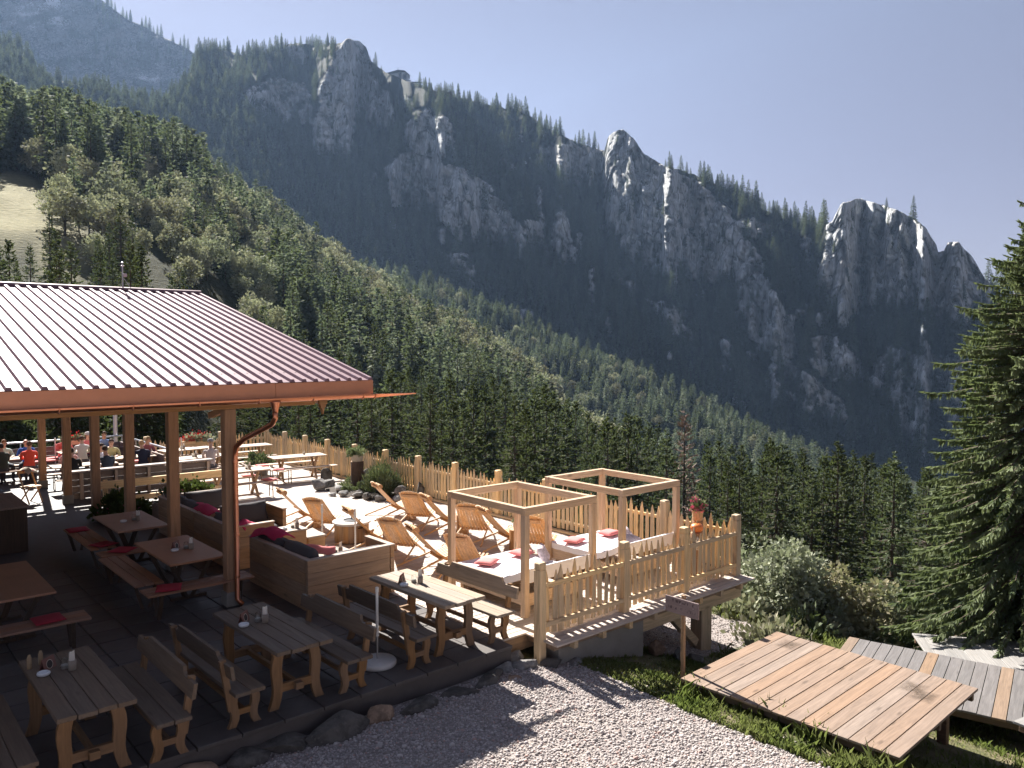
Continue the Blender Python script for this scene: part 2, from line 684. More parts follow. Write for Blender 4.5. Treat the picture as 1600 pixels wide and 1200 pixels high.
ROCK = [
    [(497, 135), (515, 95), (545, 58), (575, 70), (578, 128), (612, 148), (616, 190), (588, 205), (565, 175), (548, 200), (552, 245), (520, 240), (490, 240), (492, 190)],
    [(450, 72), (472, 68), (484, 105), (452, 96)],
    [(372, 140), (430, 120), (485, 130), (490, 200), (430, 190), (380, 175)],
    [(632, 195), (662, 176), (700, 184), (716, 245), (690, 255), (640, 232)],
    [(598, 262), (640, 236), (700, 258), (760, 282), (806, 335), (832, 388), (780, 392), (720, 372), (650, 330), (612, 322)],
    [(850, 235), (890, 222), (940, 230), (945, 270), (930, 300), (895, 290), (850, 268)],
    [(948, 210), (962, 200), (980, 200), (1006, 238), (1042, 256), (1100, 288), (1150, 340), (1182, 392), (1205, 425), (1150, 440), (1060, 436), (1000, 422), (962, 385), (940, 345), (944, 290)],
    [(864, 335), (882, 326), (895, 395), (905, 412), (872, 414), (862, 380)],
    [(897, 372), (906, 368), (912, 400), (900, 402)],
    [(820, 340), (845, 350), (860, 400), (835, 395)],
    [(1155, 430), (1200, 432), (1222, 480), (1252, 540), (1220, 580), (1168, 520), (1150, 470)],
    [(1292, 345), (1312, 314), (1345, 306), (1402, 322), (1445, 350), (1462, 376), (1500, 374), (1530, 402), (1548, 440), (1545, 492), (1500, 512), (1462, 486), (1420, 484), (1350, 474), (1318, 522), (1296, 480), (1274, 450), (1288, 395)],
    [(1270, 528), (1300, 520), (1345, 560), (1352, 606), (1296, 592), (1270, 575)],
    [(1220, 560), (1280, 590), (1330, 640), (1320, 690), (1260, 650), (1215, 600)],
    [(1360, 560), (1400, 540), (1440, 600), (1455, 690), (1420, 720), (1380, 640)],
    [(1400, 545), (1500, 560), (1560, 640), (1540, 700), (1470, 690), (1430, 620)],
    [(1560, 455), (1620, 450), (1640, 500), (1575, 505)],
    [(1010, 470), (1060, 478), (1090, 530), (1060, 540), (1020, 510)],
    [(680, 385), (730, 395), (760, 430), (700, 430)],
    [(80, 128), (120, 122), (130, 150), (85, 155)],
]
SKX = [-1200, -500, -100, 0, 30, 48, 60, 100, 160, 220, 255, 285, 300, 314, 330, 352, 384, 420, 448, 470, 500, 530, 543, 562, 574, 577, 600, 640, 700, 790, 812, 850, 905, 944, 950, 958, 974, 990, 1006, 1036, 1072, 1130, 1182, 1230, 1290, 1300, 1314, 1342, 1372, 1402, 1430, 1447, 1456, 1463, 1466, 1476, 1480, 1497, 1520, 1538, 1560, 1640, 1800, 2200, 2700]
SKY_ = [60, 50, 55, 62, 74, 96, 122, 128, 140, 158, 162, 140, 108, 78, 74, 78, 88, 80, 69, 68, 70, 68, 60, 64, 76, 92, 112, 128, 148, 170, 168, 198, 224, 236, 214, 206, 202, 216, 240, 258, 268, 292, 322, 344, 352, 346, 318, 310, 318, 328, 342, 356, 372, 382, 394, 392, 378, 378, 402, 434, 452, 470, 500, 520, 520]

def make_massif():
    xs = np.concatenate([np.arange(-1200, -400, 10.0), np.arange(-400, 1720, 3.0), np.arange(1720, 2700, 10.0)])
    ni, nj = len(xs), 290
    skl = np.interp(xs, SKX, SKY_)
    skl = skl + 2.2 * perlin(np.stack([xs / 9.0, 0 * xs, 0 * xs + 3], -1)) + 1.2 * perlin(np.stack([xs / 4.1, 0 * xs, 0 * xs + 8], -1))
    yb = np.interp(xs, XS, L2Y) + 40
    rb = np.interp(xs, XS, L2R) + 150
    t = np.linspace(0, 1, nj)
    Y = yb[None, :] + (skl - yb)[None, :] * t[:, None]
    X = np.repeat(xs[None, :], nj, 0)
    # rock mask: surveyed cliffs with ragged edges, and scattered outcrops
    q = np.stack([X / 40.0, Y / 40.0, 0 * X], -1)
    wx = X + 11 * fbm(q, 3) + 3.5 * perlin(q * 5)
    wy = Y + 13 * fbm(q + 40, 3) + 5 * perlin(q * 5 + 9)
    rock = np.zeros_like(X)
    for pl in ROCK:
        rock = np.maximum(rock, inpoly(wx, wy, pl).astype(float))
    weak = [2, 13, 14, 15, 17, 18]
    for k in weak:
        rock = np.where(inpoly(wx, wy, ROCK[k]), np.clip(0.62 + 0.8 * fbm(q * 2.3 + 77, 3), 0, 1), rock)
    crop = fbm(np.stack([X / 26.0, Y / 34.0, 0 * X + 2], -1), 4)
    rock = np.maximum(rock, np.clip((crop - np.interp(X, [600, 1100], [0.20, 0.10])) * 5, 0, 0.85) * np.clip((X - 520) / 120, 0, 1))
    veg = fbm(np.stack([X / 15.0 + 3, Y / 11.0, 0 * X + 6], -1), 4)
    band = fbm(np.stack([X / 17.0 - Y / 30.0, Y / 45.0 + X / 80.0, 0 * X + 16], -1), 3)
    rock = rock * (1 - 0.75 * np.clip((veg - 0.20) * 5, 0, 1)) * (1 - 0.6 * np.clip((band - 0.26) * 6, 0, 1))
    rs = blur(rock, 1)
    # climb each bearing from the foot of the mountain: gentle where it is wooded, steep where it is rock
    tanw = math.tan(R_(35.5)) + 0.20 * fbm(np.stack([X / 120.0, Y / 90.0, 0 * X + 5], -1), 2)
    steep = tanw * (1 - rs) + 4.0 * rs
    r = np.zeros_like(X)
    r[0] = rb
    for j in range(1, nj):
        el = (542 - Y[j]) / FPX
        dy = Y[j - 1] - Y[j]
        r[j] = r[j - 1] + (dy * r[j - 1] / FPX) / np.maximum(steep[j] - el, 0.26)
    k = np.array([1, 2, 3, 2, 1.0])
    k /= k.sum()
    rr = sum(k[d + 2] * np.roll(r, d, 1) for d in range(-2, 3))
    r = rr
    P0 = survey(X, Y, r)
    pz = P0 * np.array([1, 1, 0.32])
    sh = P0 + np.stack([P0[..., 2] * 0.30, 0 * X, 0 * X], -1) + 3.0 * fbm(P0 / 30.0, 2)[..., None]
    v1, t1, e1 = worley(sh * np.array([1, 1, 0.42]) / 34.0)
    v2, t2, e2 = worley(sh * np.array([1, 1, 0.5]) / 13.5 + 7)
    cliff = 1.3 * (10 * ridged(pz / 60.0, 3) + 12 * (v1 - 0.5 + 0.4 * t1) + 6.0 * (v2 - 0.5 + 0.4 * t2) + 3.2 * (worley(sh * np.array([1, 1, 0.55]) / 6.5 + 19)[0] - 0.5) - 5 * np.clip(1 - e1 / 0.10, 0, 1) - 2.0 * np.clip(1 - e2 / 0.14, 0, 1))
    slope = 9 * fbm(P0 * np.array([1, 1, 0.5]) / 85.0 + 8, 3) + 1.2 * fbm(P0 / 12.0, 2)
    edge = np.clip(t[:, None] * 12, 0, 1)
    r = r - edge * (cliff * rs + slope * (1 - rs))
    P = survey(X, Y, r)
    # the far side of the crest
    tail = []
    top = P[-1]
    b = bearing(xs)
    dirv = np.stack([np.cos(b), np.sin(b), 0 * b], -1)
    for dr, dz in ((5, -1.0), (16, -9), (60, -50), (260, -170)):
        q2 = top + dirv * dr
        q2[:, 2] += dz
        tail.append(q2)
    PP = np.concatenate([P, np.array(tail)], 0)
    ra = np.concatenate([rs, np.repeat(rs[-1:], 4, 0)], 0)
    me = grid_mesh('mountain', PP, mountain_mat('limestone_mountain', (0.86, 0.89, 0.93), (0.020, 0.028, 0.016)), {'rock': ra}, smooth=False)
    o = place('mountain', me)
    tag(o, kind='structure')
    return X, Y, r, rs, xs

def make_peak():
    xs = np.arange(-1200, 420, 6.0)
    nj = 130
    skx = [-1200, -600, -200, -60, 60, 150, 196, 240, 290, 306, 330, 420]
    sky_ = [120, 40, -90, -140, -70, -8, 28, 50, 74, 86, 108, 170]
    skl = np.interp(xs, skx, sky_) + 3.5 * fbm(np.stack([xs / 14.0, 0 * xs, 0 * xs + 3], -1), 3)
    yb = np.full_like(xs, 300.0)
    t = np.linspace(0, 1, nj)
    Y = yb[None] + (skl - yb)[None] * t[:, None]
    X = np.repeat(xs[None], nj, 0)
    r = np.zeros_like(X)
    r[0] = 1400
    for j in range(1, nj):
        el = (542 - Y[j]) / FPX
        r[j] = r[j - 1] + ((Y[j - 1] - Y[j]) * r[j - 1] / FPX) / (1.25 - el)
    P0 = survey(X, Y, r)
    r = r - (44 * ridged(P0 * np.array([1, 1, 0.5]) / 150.0, 5) + 12 * ridged(P0 * np.array([1, 1, 0.4]) / 40.0, 3)) * np.clip(t[:, None] * 8, 0, 1)
    P = survey(X, Y, r)
    b = bearing(xs)
    dirv = np.stack([np.cos(b), np.sin(b), 0 * b], -1)
    tail = []
    for dr, dz in ((10, -3.0), (60, -40), (400, -250)):
        q2 = P[-1] + dirv * dr
        q2[:, 2] += dz
        tail.append(q2)
    PP = np.concatenate([P, np.array(tail)], 0)
    rock = np.clip(0.55 + 0.9 * fbm(np.stack([X / 30.0, Y / 22.0, 0 * X + 11], -1), 4), 0, 1)
    sn = np.clip(0.42 + 0.75 * fbm(np.stack([X / 34.0 + Y / 60.0, Y / 13.0, 0 * X + 21], -1), 4), 0, 1)
    sn = sn * np.clip((np.exp(-((X - 60) / 75.0) ** 2 - ((Y - 18) / 40.0) ** 2) + np.exp(-((X - 235) / 40.0) ** 2 - ((Y - 112) / 22.0) ** 2)) * 1.7, 0, 1.25)
    pad = lambda a: np.concatenate([a, np.repeat(a[-1:], 3, 0)], 0)
    me = grid_mesh('far_peak', PP, mountain_mat('snowy_peak_rock', (0.30, 0.30, 0.315), (0.05, 0.056, 0.036), True), {'rock': pad(rock), 'snow': pad(sn)})
    tag(place('far_peak', me), kind='structure')
    return X, Y, r, rock

MX, MY, MR, MROCK, MCOL = make_massif()
PX_, PY_, PR_, PROCK = make_peak()

# --- wooded hillside between the hut and the mountain
def make_hillside():
    xs = np.arange(-1200, 2700, 9.0)
    rr = np.concatenate([np.linspace(18, 70, 16), np.linspace(76, 640, 112)])
    X, RR = np.meshgrid(xs, rr)
    b = bearing(X)
    P = np.stack([RR * np.cos(b), RR * np.sin(b), hill_z(X, RR)], -1)
    sx, sy = sight(P)
    q = np.stack([sx / 18.0, sy / 18.0, 0 * sx], -1)
    wx, wy = sx + 8 * fbm(q, 2), sy + 6 * fbm(q + 9, 2)
    mead = inpoly(wx, wy, [(-400, 255), (30, 262), (66, 292), (72, 335), (60, 350), (40, 372), (-400, 400)])
    mead = np.maximum(mead, 0.8 * inpoly(wx, wy, [(50, 330), (120, 330), (150, 420), (60, 430)]))
    m, nt, out = new_mat('hillside_ground')
    v, _ = coords(nt, (1, 1, 1), False)
    n1 = noise(nt, v, 0.16, 4, 0.6)
    n2 = noise(nt, v, 1.2, 4, 0.65)
    c = mixc(nt, n1, (0.022, 0.028, 0.012), (0.05, 0.05, 0.024))
    mc = mixc(nt, ramp(nt, n2, 0.3, 0.7), (0.20, 0.19, 0.10), (0.33, 0.30, 0.18))
    c = mixc(nt, attr_node(nt, 'meadow'), c, mc)
    finish(nt, out, c, 0.95, 0, bump(nt, n2, 0.8, 0.6), 0.1)
    me = grid_mesh('hillside', P, m, {'meadow': blur(mead.astype(float), 1)})
    tag(place('hillside', me), kind='structure')

make_hillside()

# ================================================================= trees
def frame_of(d, roll):
    """unit side vectors for directions d (n,3) turned by roll"""
    up = np.where(np.abs(d[:, 2:3]) > 0.95, np.array([[1.0, 0, 0]]), np.array([[0, 0, 1.0]]))
    s = np.cross(d, up)
    s /= np.linalg.norm(s, axis=1)[:, None]
    u = np.cross(s, d)
    return s * np.cos(roll)[:, None] + u * np.sin(roll)[:, None]

def diamonds(base, d, ln, wd, roll, belly=0.45):
    """leaf-shaped quads from base along unit d"""
    s = frame_of(d, roll)
    mid = base + d * (ln * belly)[:, None]
    V = np.stack([base, mid - s * (wd / 2)[:, None], base + d * ln[:, None], mid + s * (wd / 2)[:, None]], 1).reshape(-1, 3)
    F = np.arange(len(V)).reshape(-1, 4)
    return V, F

def cone_tube(p0, p1, r0, r1, n=6):
    p0, p1 = np.asarray(p0, float), np.asarray(p1, float)
    d = p1 - p0
    d /= np.linalg.norm(d)
    a = np.cross(d, [1, 0, 0] if abs(d[0]) < 0.8 else [0, 1, 0])
    a /= np.linalg.norm(a)
    b = np.cross(d, a)
    th = np.arange(n) * 2 * PI / n
    ring = np.cos(th)[:, None] * a + np.sin(th)[:, None] * b
    V = np.concatenate([p0 + ring * r0, p1 + ring * r1])
    i = np.arange(n)
    F = np.stack([i, (i + 1) % n, n + (i + 1) % n, n + i], 1)
    return V, F

def join(parts):
    Vs, Fs, M, b = [], [], [], 0
    for V, F, mi in parts:
        Vs.append(V)
        Fs.append(F + b)
        M.append(np.full(len(F), mi))
        b += len(V)
    return np.concatenate(Vs), np.concatenate(Fs), np.concatenate(M)

def spruce_geo(seed, h, rad, whorls, nbr, ntw, tw, low=0.06, droop=0.42, full=0.78, limbs=True, dead=False, wid=0.36, hang=0.3, zj=0.012):
    """trunk and crown of a spruce: whorls of drooping boughs with hanging twigs"""
    g = np.random.RandomState(seed)
    tr = [(*cone_tube((0, 0, -1.2), (0, 0, h * 0.5), h * 0.017, h * 0.010, 7), 0), (*cone_tube((0, 0, h * 0.5), (0, 0, h * 0.99), h * 0.010, h * 0.001, 6), 0)]
    zt = low + (1 - low) * np.linspace(0, 1, whorls) ** 0.92
    B0, D, U, LN, TT = [], [], [], [], []
    for t in zt:
        k = max(3, int(round(nbr * (1 - 0.35 * t))))
        a0 = g.rand() * 6.28
        sector = 1 + 0.16 * np.sin(a0 * 2 + seed)
        for q in range(k):
            a = a0 + q * 2 * PI / k + g.normal() * 0.25
            ln = rad * ((1 - t) ** full * (0.72 + 0.42 * g.rand()) * sector + 0.03)
            if t < 0.25:
                ln *= 0.75 + t
            z = h * t + g.normal() * h * zj
            bd = np.array([math.cos(a), math.sin(a), 0.0])
            lift = 0.35 * max(0, t - 0.55) / 0.45 - 0.02
            n = max(2, int(ntw * (0.45 + 0.55 * ln / rad)))
            u = 0.10 + 0.90 * g.rand(n) ** 0.75
            px_ = np.outer(u * ln, bd)
            dz = ln * (lift * u - droop * (1 - 0.5 * t) * u ** 1.6 + 0.16 * u ** 4)
            px_[:, 2] = z + dz
            slope = lift - droop * (1 - 0.5 * t) * 1.6 * u ** 0.6 + 0.64 * u ** 3
            side = np.where(g.rand(n) < 0.5, -1, 1) * (0.25 + 0.75 * g.rand(n))
            sv = np.array([-bd[1], bd[0], 0])
            dv = bd[None] * (0.9 - 0.3 * np.abs(side))[:, None] + sv[None] * (side * (1 - 0.6 * u))[:, None]
            dv[:, 2] += slope - 0.34 * (1 - t) * g.rand(n)
            hg = g.rand(n) < hang * (1 - 0.6 * t)
            dv = np.where(hg[:, None], bd[None] * 0.25 + sv[None] * (side * 0.25)[:, None] + np.array([[0, 0, -1.0]]), dv)
            dv /= np.linalg.norm(dv, axis=1)[:, None]
            B0.append(px_)
            D.append(dv)
            LN.append(tw * (0.65 + 0.6 * g.rand(n)) * (0.55 + 0.6 * ln / rad))
            if limbs and ln > rad * 0.25:
                e = bd * ln * 0.8
                e = np.array([e[0], e[1], z + ln * (lift * 0.8 - droop * (1 - 0.5 * t) * 0.8 ** 1.6 + 0.065)])
                tr.append((*cone_tube((0, 0, z), e, 0.004 * h * (ln / rad) + 0.008, 0.006, 4), 0))
    base = np.concatenate(B0)
    d = np.concatenate(D)
    ln = np.concatenate(LN)
    roll = g.normal(size=len(ln)) * 1.0
    V, F = diamonds(base, d, ln, ln * (0.16 if dead else wid), roll)
    # leader
    n = 14
    z = h * (0.93 + 0.07 * g.rand(n))
    a = g.rand(n) * 6.28
    d2 = np.stack([np.cos(a) * 0.6, np.sin(a) * 0.6, 0.8 + 0 * a], 1)
    d2 /= np.linalg.norm(d2, axis=1)[:, None]
    V2, F2 = diamonds(np.stack([0 * z, 0 * z, z], 1), d2, np.full(n, tw * 0.6), np.full(n, tw * 0.2), g.rand(n) * 3)
    VC, FC, _ = join([(V, F, 0), (V2, F2, 0)])
    VT, FT, _ = join(tr)
    return VT, FT, VC, FC

def broadleaf_geo(seed, h, rad, clumps, nl, leaf, trunk_h=0.3, flat=0.85):
    g = np.random.RandomState(seed)
    c = g.normal(size=(clumps, 3))
    c /= np.linalg.norm(c, axis=1)[:, None]
    c *= (0.35 + 0.62 * g.rand(clumps) ** 0.6)[:, None]
    ch = h * (1 - trunk_h)
    lean = g.normal(size=2) * 0.1
    cen = np.stack([c[:, 0] * rad, c[:, 1] * rad, h * trunk_h + ch * 0.5 + c[:, 2] * ch * 0.5], 1)
    w = 1 - 0.35 * np.clip((cen[:, 2] - h * 0.6) / (h * 0.4), 0, 1)
    cen[:, :2] *= w[:, None]
    tr = [(*cone_tube((0, 0, -1.0), (lean[0], lean[1], h * 0.45), h * 0.022, h * 0.013, 6), 0)]
    for q in range(min(clumps, 9)):
        tr.append((*cone_tube((lean[0] * 0.6, lean[1] * 0.6, h * (0.2 + 0.2 * g.rand())), cen[q] * 0.92, h * 0.010, h * 0.002, 4), 0))
    cr = rad * (0.26 + 0.2 * g.rand(clumps))
    idx = np.repeat(np.arange(clumps), nl)
    o = g.normal(size=(len(idx), 3))
    o /= np.linalg.norm(o, axis=1)[:, None]
    pos = cen[idx] + o * (cr[idx] * (0.55 + 0.5 * g.rand(len(idx)) ** 0.5))[:, None] * np.array([1, 1, flat])
    d = o + 0.9 * g.normal(size=o.shape)
    d[:, 2] += 0.15
    d /= np.linalg.norm(d, axis=1)[:, None]
    ln = leaf * (0.6 + 0.8 * g.rand(len(idx)))
    V, F = diamonds(pos, d, ln, ln * 0.72, g.rand(len(idx)) * 6.28, 0.5)
    VT, FT, _ = join(tr)
    return VT, FT, V, F

M_BARK = plain('spruce_bark', (0.10, 0.075, 0.06), 0.9, 0, 0.2, 6, 0.4, 0.5)
M_BARKG = plain('beech_bark', (0.075, 0.068, 0.058), 0.9, 0, 0.2, 5, 0.3, 0.4)
M_SPR = foliage('spruce_needles', (0.060, 0.080, 0.052), (0.17, 0.19, 0.13), 0.36, 0.4, 1.1, 0.02)
M_SPRB = foliage('blue_spruce_needles', (0.055, 0.075, 0.055), (0.17, 0.195, 0.15), 0.42, 0.6, 1.1, 0.02)
M_SPRL = foliage('pale_spruce_needles', (0.13, 0.15, 0.115), (0.32, 0.34, 0.27), 0.4, 0.5, 1.1, 0.03)
M_SPRN = foliage('near_spruce_needles', (0.085, 0.115, 0.06), (0.24, 0.275, 0.155), 0.42, 0.12, 1.6, 0.01)
M_DEAD = foliage('dead_spruce_twigs', (0.20, 0.14, 0.11), (0.30, 0.22, 0.18), 0.05, 0.1, 1.0, 0.01)
M_NEARS = foliage('dark_spruce_needles', (0.034, 0.048, 0.030), (0.13, 0.15, 0.09), 0.32, 0.30, 1.3, 0.015)
M_LEAF = foliage('autumn_leaves', (0.20, 0.205, 0.14), (0.50, 0.48, 0.35), 0.28, 0.40, 0.5, 0.03)
M_LEAFG = foliage('grey_green_leaves', (0.16, 0.18, 0.125), (0.40, 0.41, 0.31), 0.32, 0.2, 1.2, 0.015)
M_LEAFR = foliage('rusty_leaves', (0.15, 0.15, 0.09), (0.38, 0.32, 0.23), 0.35, 0.15, 1.0, 0.02)

def tree_mesh(name, geo, mt, mc):
    VT, FT, VC, FC = geo
    V, F, M = join([(VT, FT, 0), (VC, FC, 1)])
    return np_mesh(name, V, F, [mt, mc], M)

def tree_pair(name, geo, mt, mc):
    VT, FT, VC, FC = geo
    return np_mesh(name + '_trunk', VT, FT, mt), np_mesh(name + '_crown', VC, FC, mc)

# prototypes, all 10 m (spruce) or 10 m (broadleaf) tall; the copies are scaled
MID_S = [tree_mesh('spruce_mid', spruce_geo(20 + k, 10, 1.75 + 0.25 * (k % 3), 26, 7, 15, 0.55, limbs=False, wid=0.42), M_BARK, M_SPR if k % 2 else M_SPRB) for k in range(5)]
FAR_S = [tree_mesh('spruce_far', spruce_geo(40 + k, 10, 1.75 + 0.3 * (k % 3), 17, 6, 9, 1.05, limbs=False, wid=0.5), M_BARK, M_SPRL if k == 3 else M_SPRB) for k in range(4)]
MID_B = [tree_mesh('broadleaf_mid', broadleaf_geo(60 + k, 10, 3.2 + 0.5 * (k % 3), 26, 46, 0.60), M_BARKG, (M_LEAF, M_LEAF, M_LEAFG)[k % 3]) for k in range(5)]
NEAR_S = [tree_pair('spruce_near', spruce_geo(80 + k, 10, 1.7 + 0.25 * (k % 3), 46, 7, 40, 0.27), M_BARK, M_NEARS) for k in range(5)]

def instances(name, pts, scl, idx, meshes, label, cat):
    """one 'stuff' object: prototypes set on points by geometry nodes"""
    me = bpy.data.meshes.new(name)
    me.from_pydata([tuple(p) for p in pts], [], [])
    g = np.random.RandomState(len(pts))
    for nm, ty, v in (('scl', 'FLOAT', scl), ('rot', 'FLOAT', g.rand(len(pts)) * 6.28), ('pick', 'INT', idx)):
        a = me.attributes.new(nm, ty, 'POINT')
        a.data.foreach_set('value', np.asarray(v, np.int32 if ty == 'INT' else np.float32))
    o = place(name, me)
    ng = bpy.data.node_groups.new(name, 'GeometryNodeTree')
    ng.interface.new_socket('Geometry', in_out='INPUT', socket_type='NodeSocketGeometry')
    ng.interface.new_socket('Geometry', in_out='OUTPUT', socket_type='NodeSocketGeometry')
    gi, go = ng.nodes.new('NodeGroupInput'), ng.nodes.new('NodeGroupOutput')
    jn = ng.nodes.new('GeometryNodeJoinGeometry')
    for k, m in enumerate(meshes):
        po = bpy.data.objects.new(name + '_source', m)     # never linked to the scene
        oi = ng.nodes.new('GeometryNodeObjectInfo')
        oi.inputs['Object'].default_value = po
        oi.inputs['As Instance'].default_value = True
        ng.links.new(oi.outputs['Geometry'], jn.inputs[0])
    ip = ng.nodes.new('GeometryNodeInstanceOnPoints')
    ip.inputs['Pick Instance'].default_value = True
    def at(nm, ty):
        n = ng.nodes.new('GeometryNodeInputNamedAttribute')
        n.data_type = ty
        n.inputs['Name'].default_value = nm
        return n.outputs['Attribute']
    ng.links.new(gi.outputs[0], ip.inputs['Points'])
    ng.links.new(jn.outputs[0], ip.inputs['Instance'])
    ng.links.new(at('pick', 'INT'), ip.inputs['Instance Index'])
    ng.links.new(at('scl', 'FLOAT'), ip.inputs['Scale'])
    cx = ng.nodes.new('ShaderNodeCombineXYZ')
    ng.links.new(at('rot', 'FLOAT'), cx.inputs[2])
    ng.links.new(cx.outputs[0], ip.inputs['Rotation'])
    ng.links.new(ip.outputs[0], go.inputs[0])
    md = o.modifiers.new('scatter', 'NODES')
    md.node_group = ng
    tag(o, label, cat, kind='stuff')
    return o

g = np.random.RandomState(11)
SPR, BRD = [], []       # (point, height, screen size, zone)

# forest on the mountain
nj, ni = MX.shape
n = 22000
jj = (g.rand(n) * (nj - 1)).astype(int)
ii = (g.rand(n) * (ni - 1)).astype(int)
ok = (MX[jj, ii] > -420) & (MX[jj, ii] < 1900)
dens = fbm(np.stack([MX[jj, ii] / 60.0, MY[jj, ii] / 60.0, 0 * jj + 4.0], -1), 3)
rk = MROCK[jj, ii]
ok &= (g.rand(n) < np.where(rk > 0.3, 0.05, np.clip(0.85 + 1.2 * dens, 0.25, 1)))
jj, ii = jj[ok], ii[ok]
pm = survey(MX[jj, ii], MY[jj, ii], MR[jj, ii])
for p, y, j, i in zip(pm, MY[jj, ii], jj, ii):
    if 596 < MX[j, i] < 662 and y < 168:
        continue
    hgt = (14.0 + 10 * g.rand()) * (0.75 if j > nj * 0.82 else 1.0) * (0.6 if MROCK[j, i] > 0.3 else 1.0)
    SPR.append((p - np.array([0, 0, 0.8]), hgt, 'mountain'))
# a row of trees along the crest
for x in np.arange(-300, 1640, 5.0):
    if 530 < x < 600 or 604 < x < 650 or 945 < x < 1040 or 1296 < x < 1545 or g.rand() < 0.35:
        continue
    i = int(np.argmin(np.abs(MCOL - x)))
    j = nj - 1 - int(g.rand() * 5)
    SPR.append((survey(MX[j, i], MY[j, i], MR[j, i]) - np.array([0, 0, 0.8]), (7 + 13 * g.rand() ** 1.5) * (1.25 if x > 1100 else 1.0), 'mountain'))

# sparse trees on the far peak
for q in range(2600):
    j, i = g.randint(8, PX_.shape[0]), g.randint(0, PX_.shape[1])
    if not (-120 < PX_[j, i] < 330) or PY_[j, i] < -40:
        continue
    low = np.clip((PY_[j, i] - 20) / 120, 0.05, 1) if PX_[j, i] < 150 else 0.9
    if PROCK[j, i] < 0.62 and g.rand() < low:
        SPR.append((survey(PX_[j, i], PY_[j, i], PR_[j, i]) - np.array([0, 0, 1.0]), 12 + 10 * g.rand(), 'mountain'))
for x in np.arange(165, 318, 4.0):
    if g.rand() < 0.6:
        i = int(np.argmin(np.abs(PX_[0] - x)))
        SPR.append((survey(PX_[-1, i], PY_[-1, i], PR_[-1, i]) - np.array([0, 0, 1.0]), 11 + 12 * g.rand(), 'mountain'))

# hillside: mixed wood on the near spur, young spruces behind it
def hill_points(n, rlo, rhi):
    x = -420 + 2300 * g.rand(n)
    r = np.interp(x, XS, rlo) + (np.interp(x, XS, rhi) - np.interp(x, XS, rlo)) * g.rand(n) ** 0.75
    b = bearing(x)
    z = hill_z(x, r)
    return x, r, np.stack([r * np.cos(b), r * np.sin(b), z], -1)

MEAD = [(-400, 262), (30, 268), (60, 296), (66, 335), (55, 352), (36, 372), (-400, 400)]
x, r, p = hill_points(4200, np.maximum(R0 + 70, 100), C1R + 16)
sx, sy = sight(p)
mix = fbm(np.stack([p[:, 0] / 60.0, p[:, 1] / 60.0, 0 * r], -1), 3)
for k in range(len(x)):
    hp = 11 / r[k] * FPX
    if x[k] > 1180:
        continue
    if inpoly(np.full(5, sx[k]), sy[k] - hp * np.array([0, 0.25, 0.5, 0.75, 1.0]), MEAD).any() and g.rand() < 0.96:
        continue
    crest = math.exp(-((r[k] - np.interp(x[k], XS, C1R)) / 30.0) ** 2)
    pb = 0.62 + 1.1 * mix[k] + 0.30 * crest - (0.35 if x[k] < 330 and sy[k] < 320 else 0) - (0.1 if x[k] > 1000 else 0) - (0.32 if x[k] > 430 and r[k] < np.interp(x[k], XS, C1R) - 70 else 0)
    if g.rand() < pb:
        if g.rand() < 0.85:
            BRD.append((p[k], (6.0 + 5.5 * g.rand()) * np.clip(r[k] / 210.0, 0.45, 1), 'spur'))
    else:
        tall = x[k] < 330 and sy[k] < 330
        SPR.append((p[k], (13 + 8 * g.rand()) if tall else (7 + 8 * g.rand()) * (np.clip(r[k] / 210.0, 0.5, 1) if x[k] < 430 else 1.0), 'spur'))
x, r, p = hill_points(6500, C1R + 18, L2R + 25)
for k in range(len(x)):
    if x[k] < 420 or x[k] > 1640:
        continue
    if g.rand() < 0.07:
        BRD.append((p[k], 6.0 + 4 * g.rand(), 'slope'))
    else:
        SPR.append((p[k], 6.5 + 7.0 * g.rand() ** 1.4, 'slope'))

# keep the pale meadow on the left open
CLEAR = [(-60, 268), (40, 272), (62, 298), (68, 335), (40, 352), (-60, 352)]
def hides_meadow(p, h):
    a, b = sight(np.array([p, p + np.array([0, 0, h])]) if True else p)
    w = 0.16 * (b[0] - b[1])
    t_ = np.linspace(0, 1, 7)
    xs_ = np.concatenate([a[0] + w * (1 - t_) * s for s in (-1, 0, 1)])
    ys_ = np.tile(b[0] + (b[1] - b[0]) * t_, 3)
    return inpoly(xs_, ys_, CLEAR).any()
keepers = {}
def clear_view(items):
    out = []
    for q in items:
        if q[2] == 'mountain' or not (-80 < sight(np.array([q[0]]))[0][0] < 110) or not hides_meadow(np.asarray(q[0]), q[1]) or g.rand() < 0.03:
            out.append(q)
    return out
SPR, BRD = clear_view(SPR), clear_view(BRD)

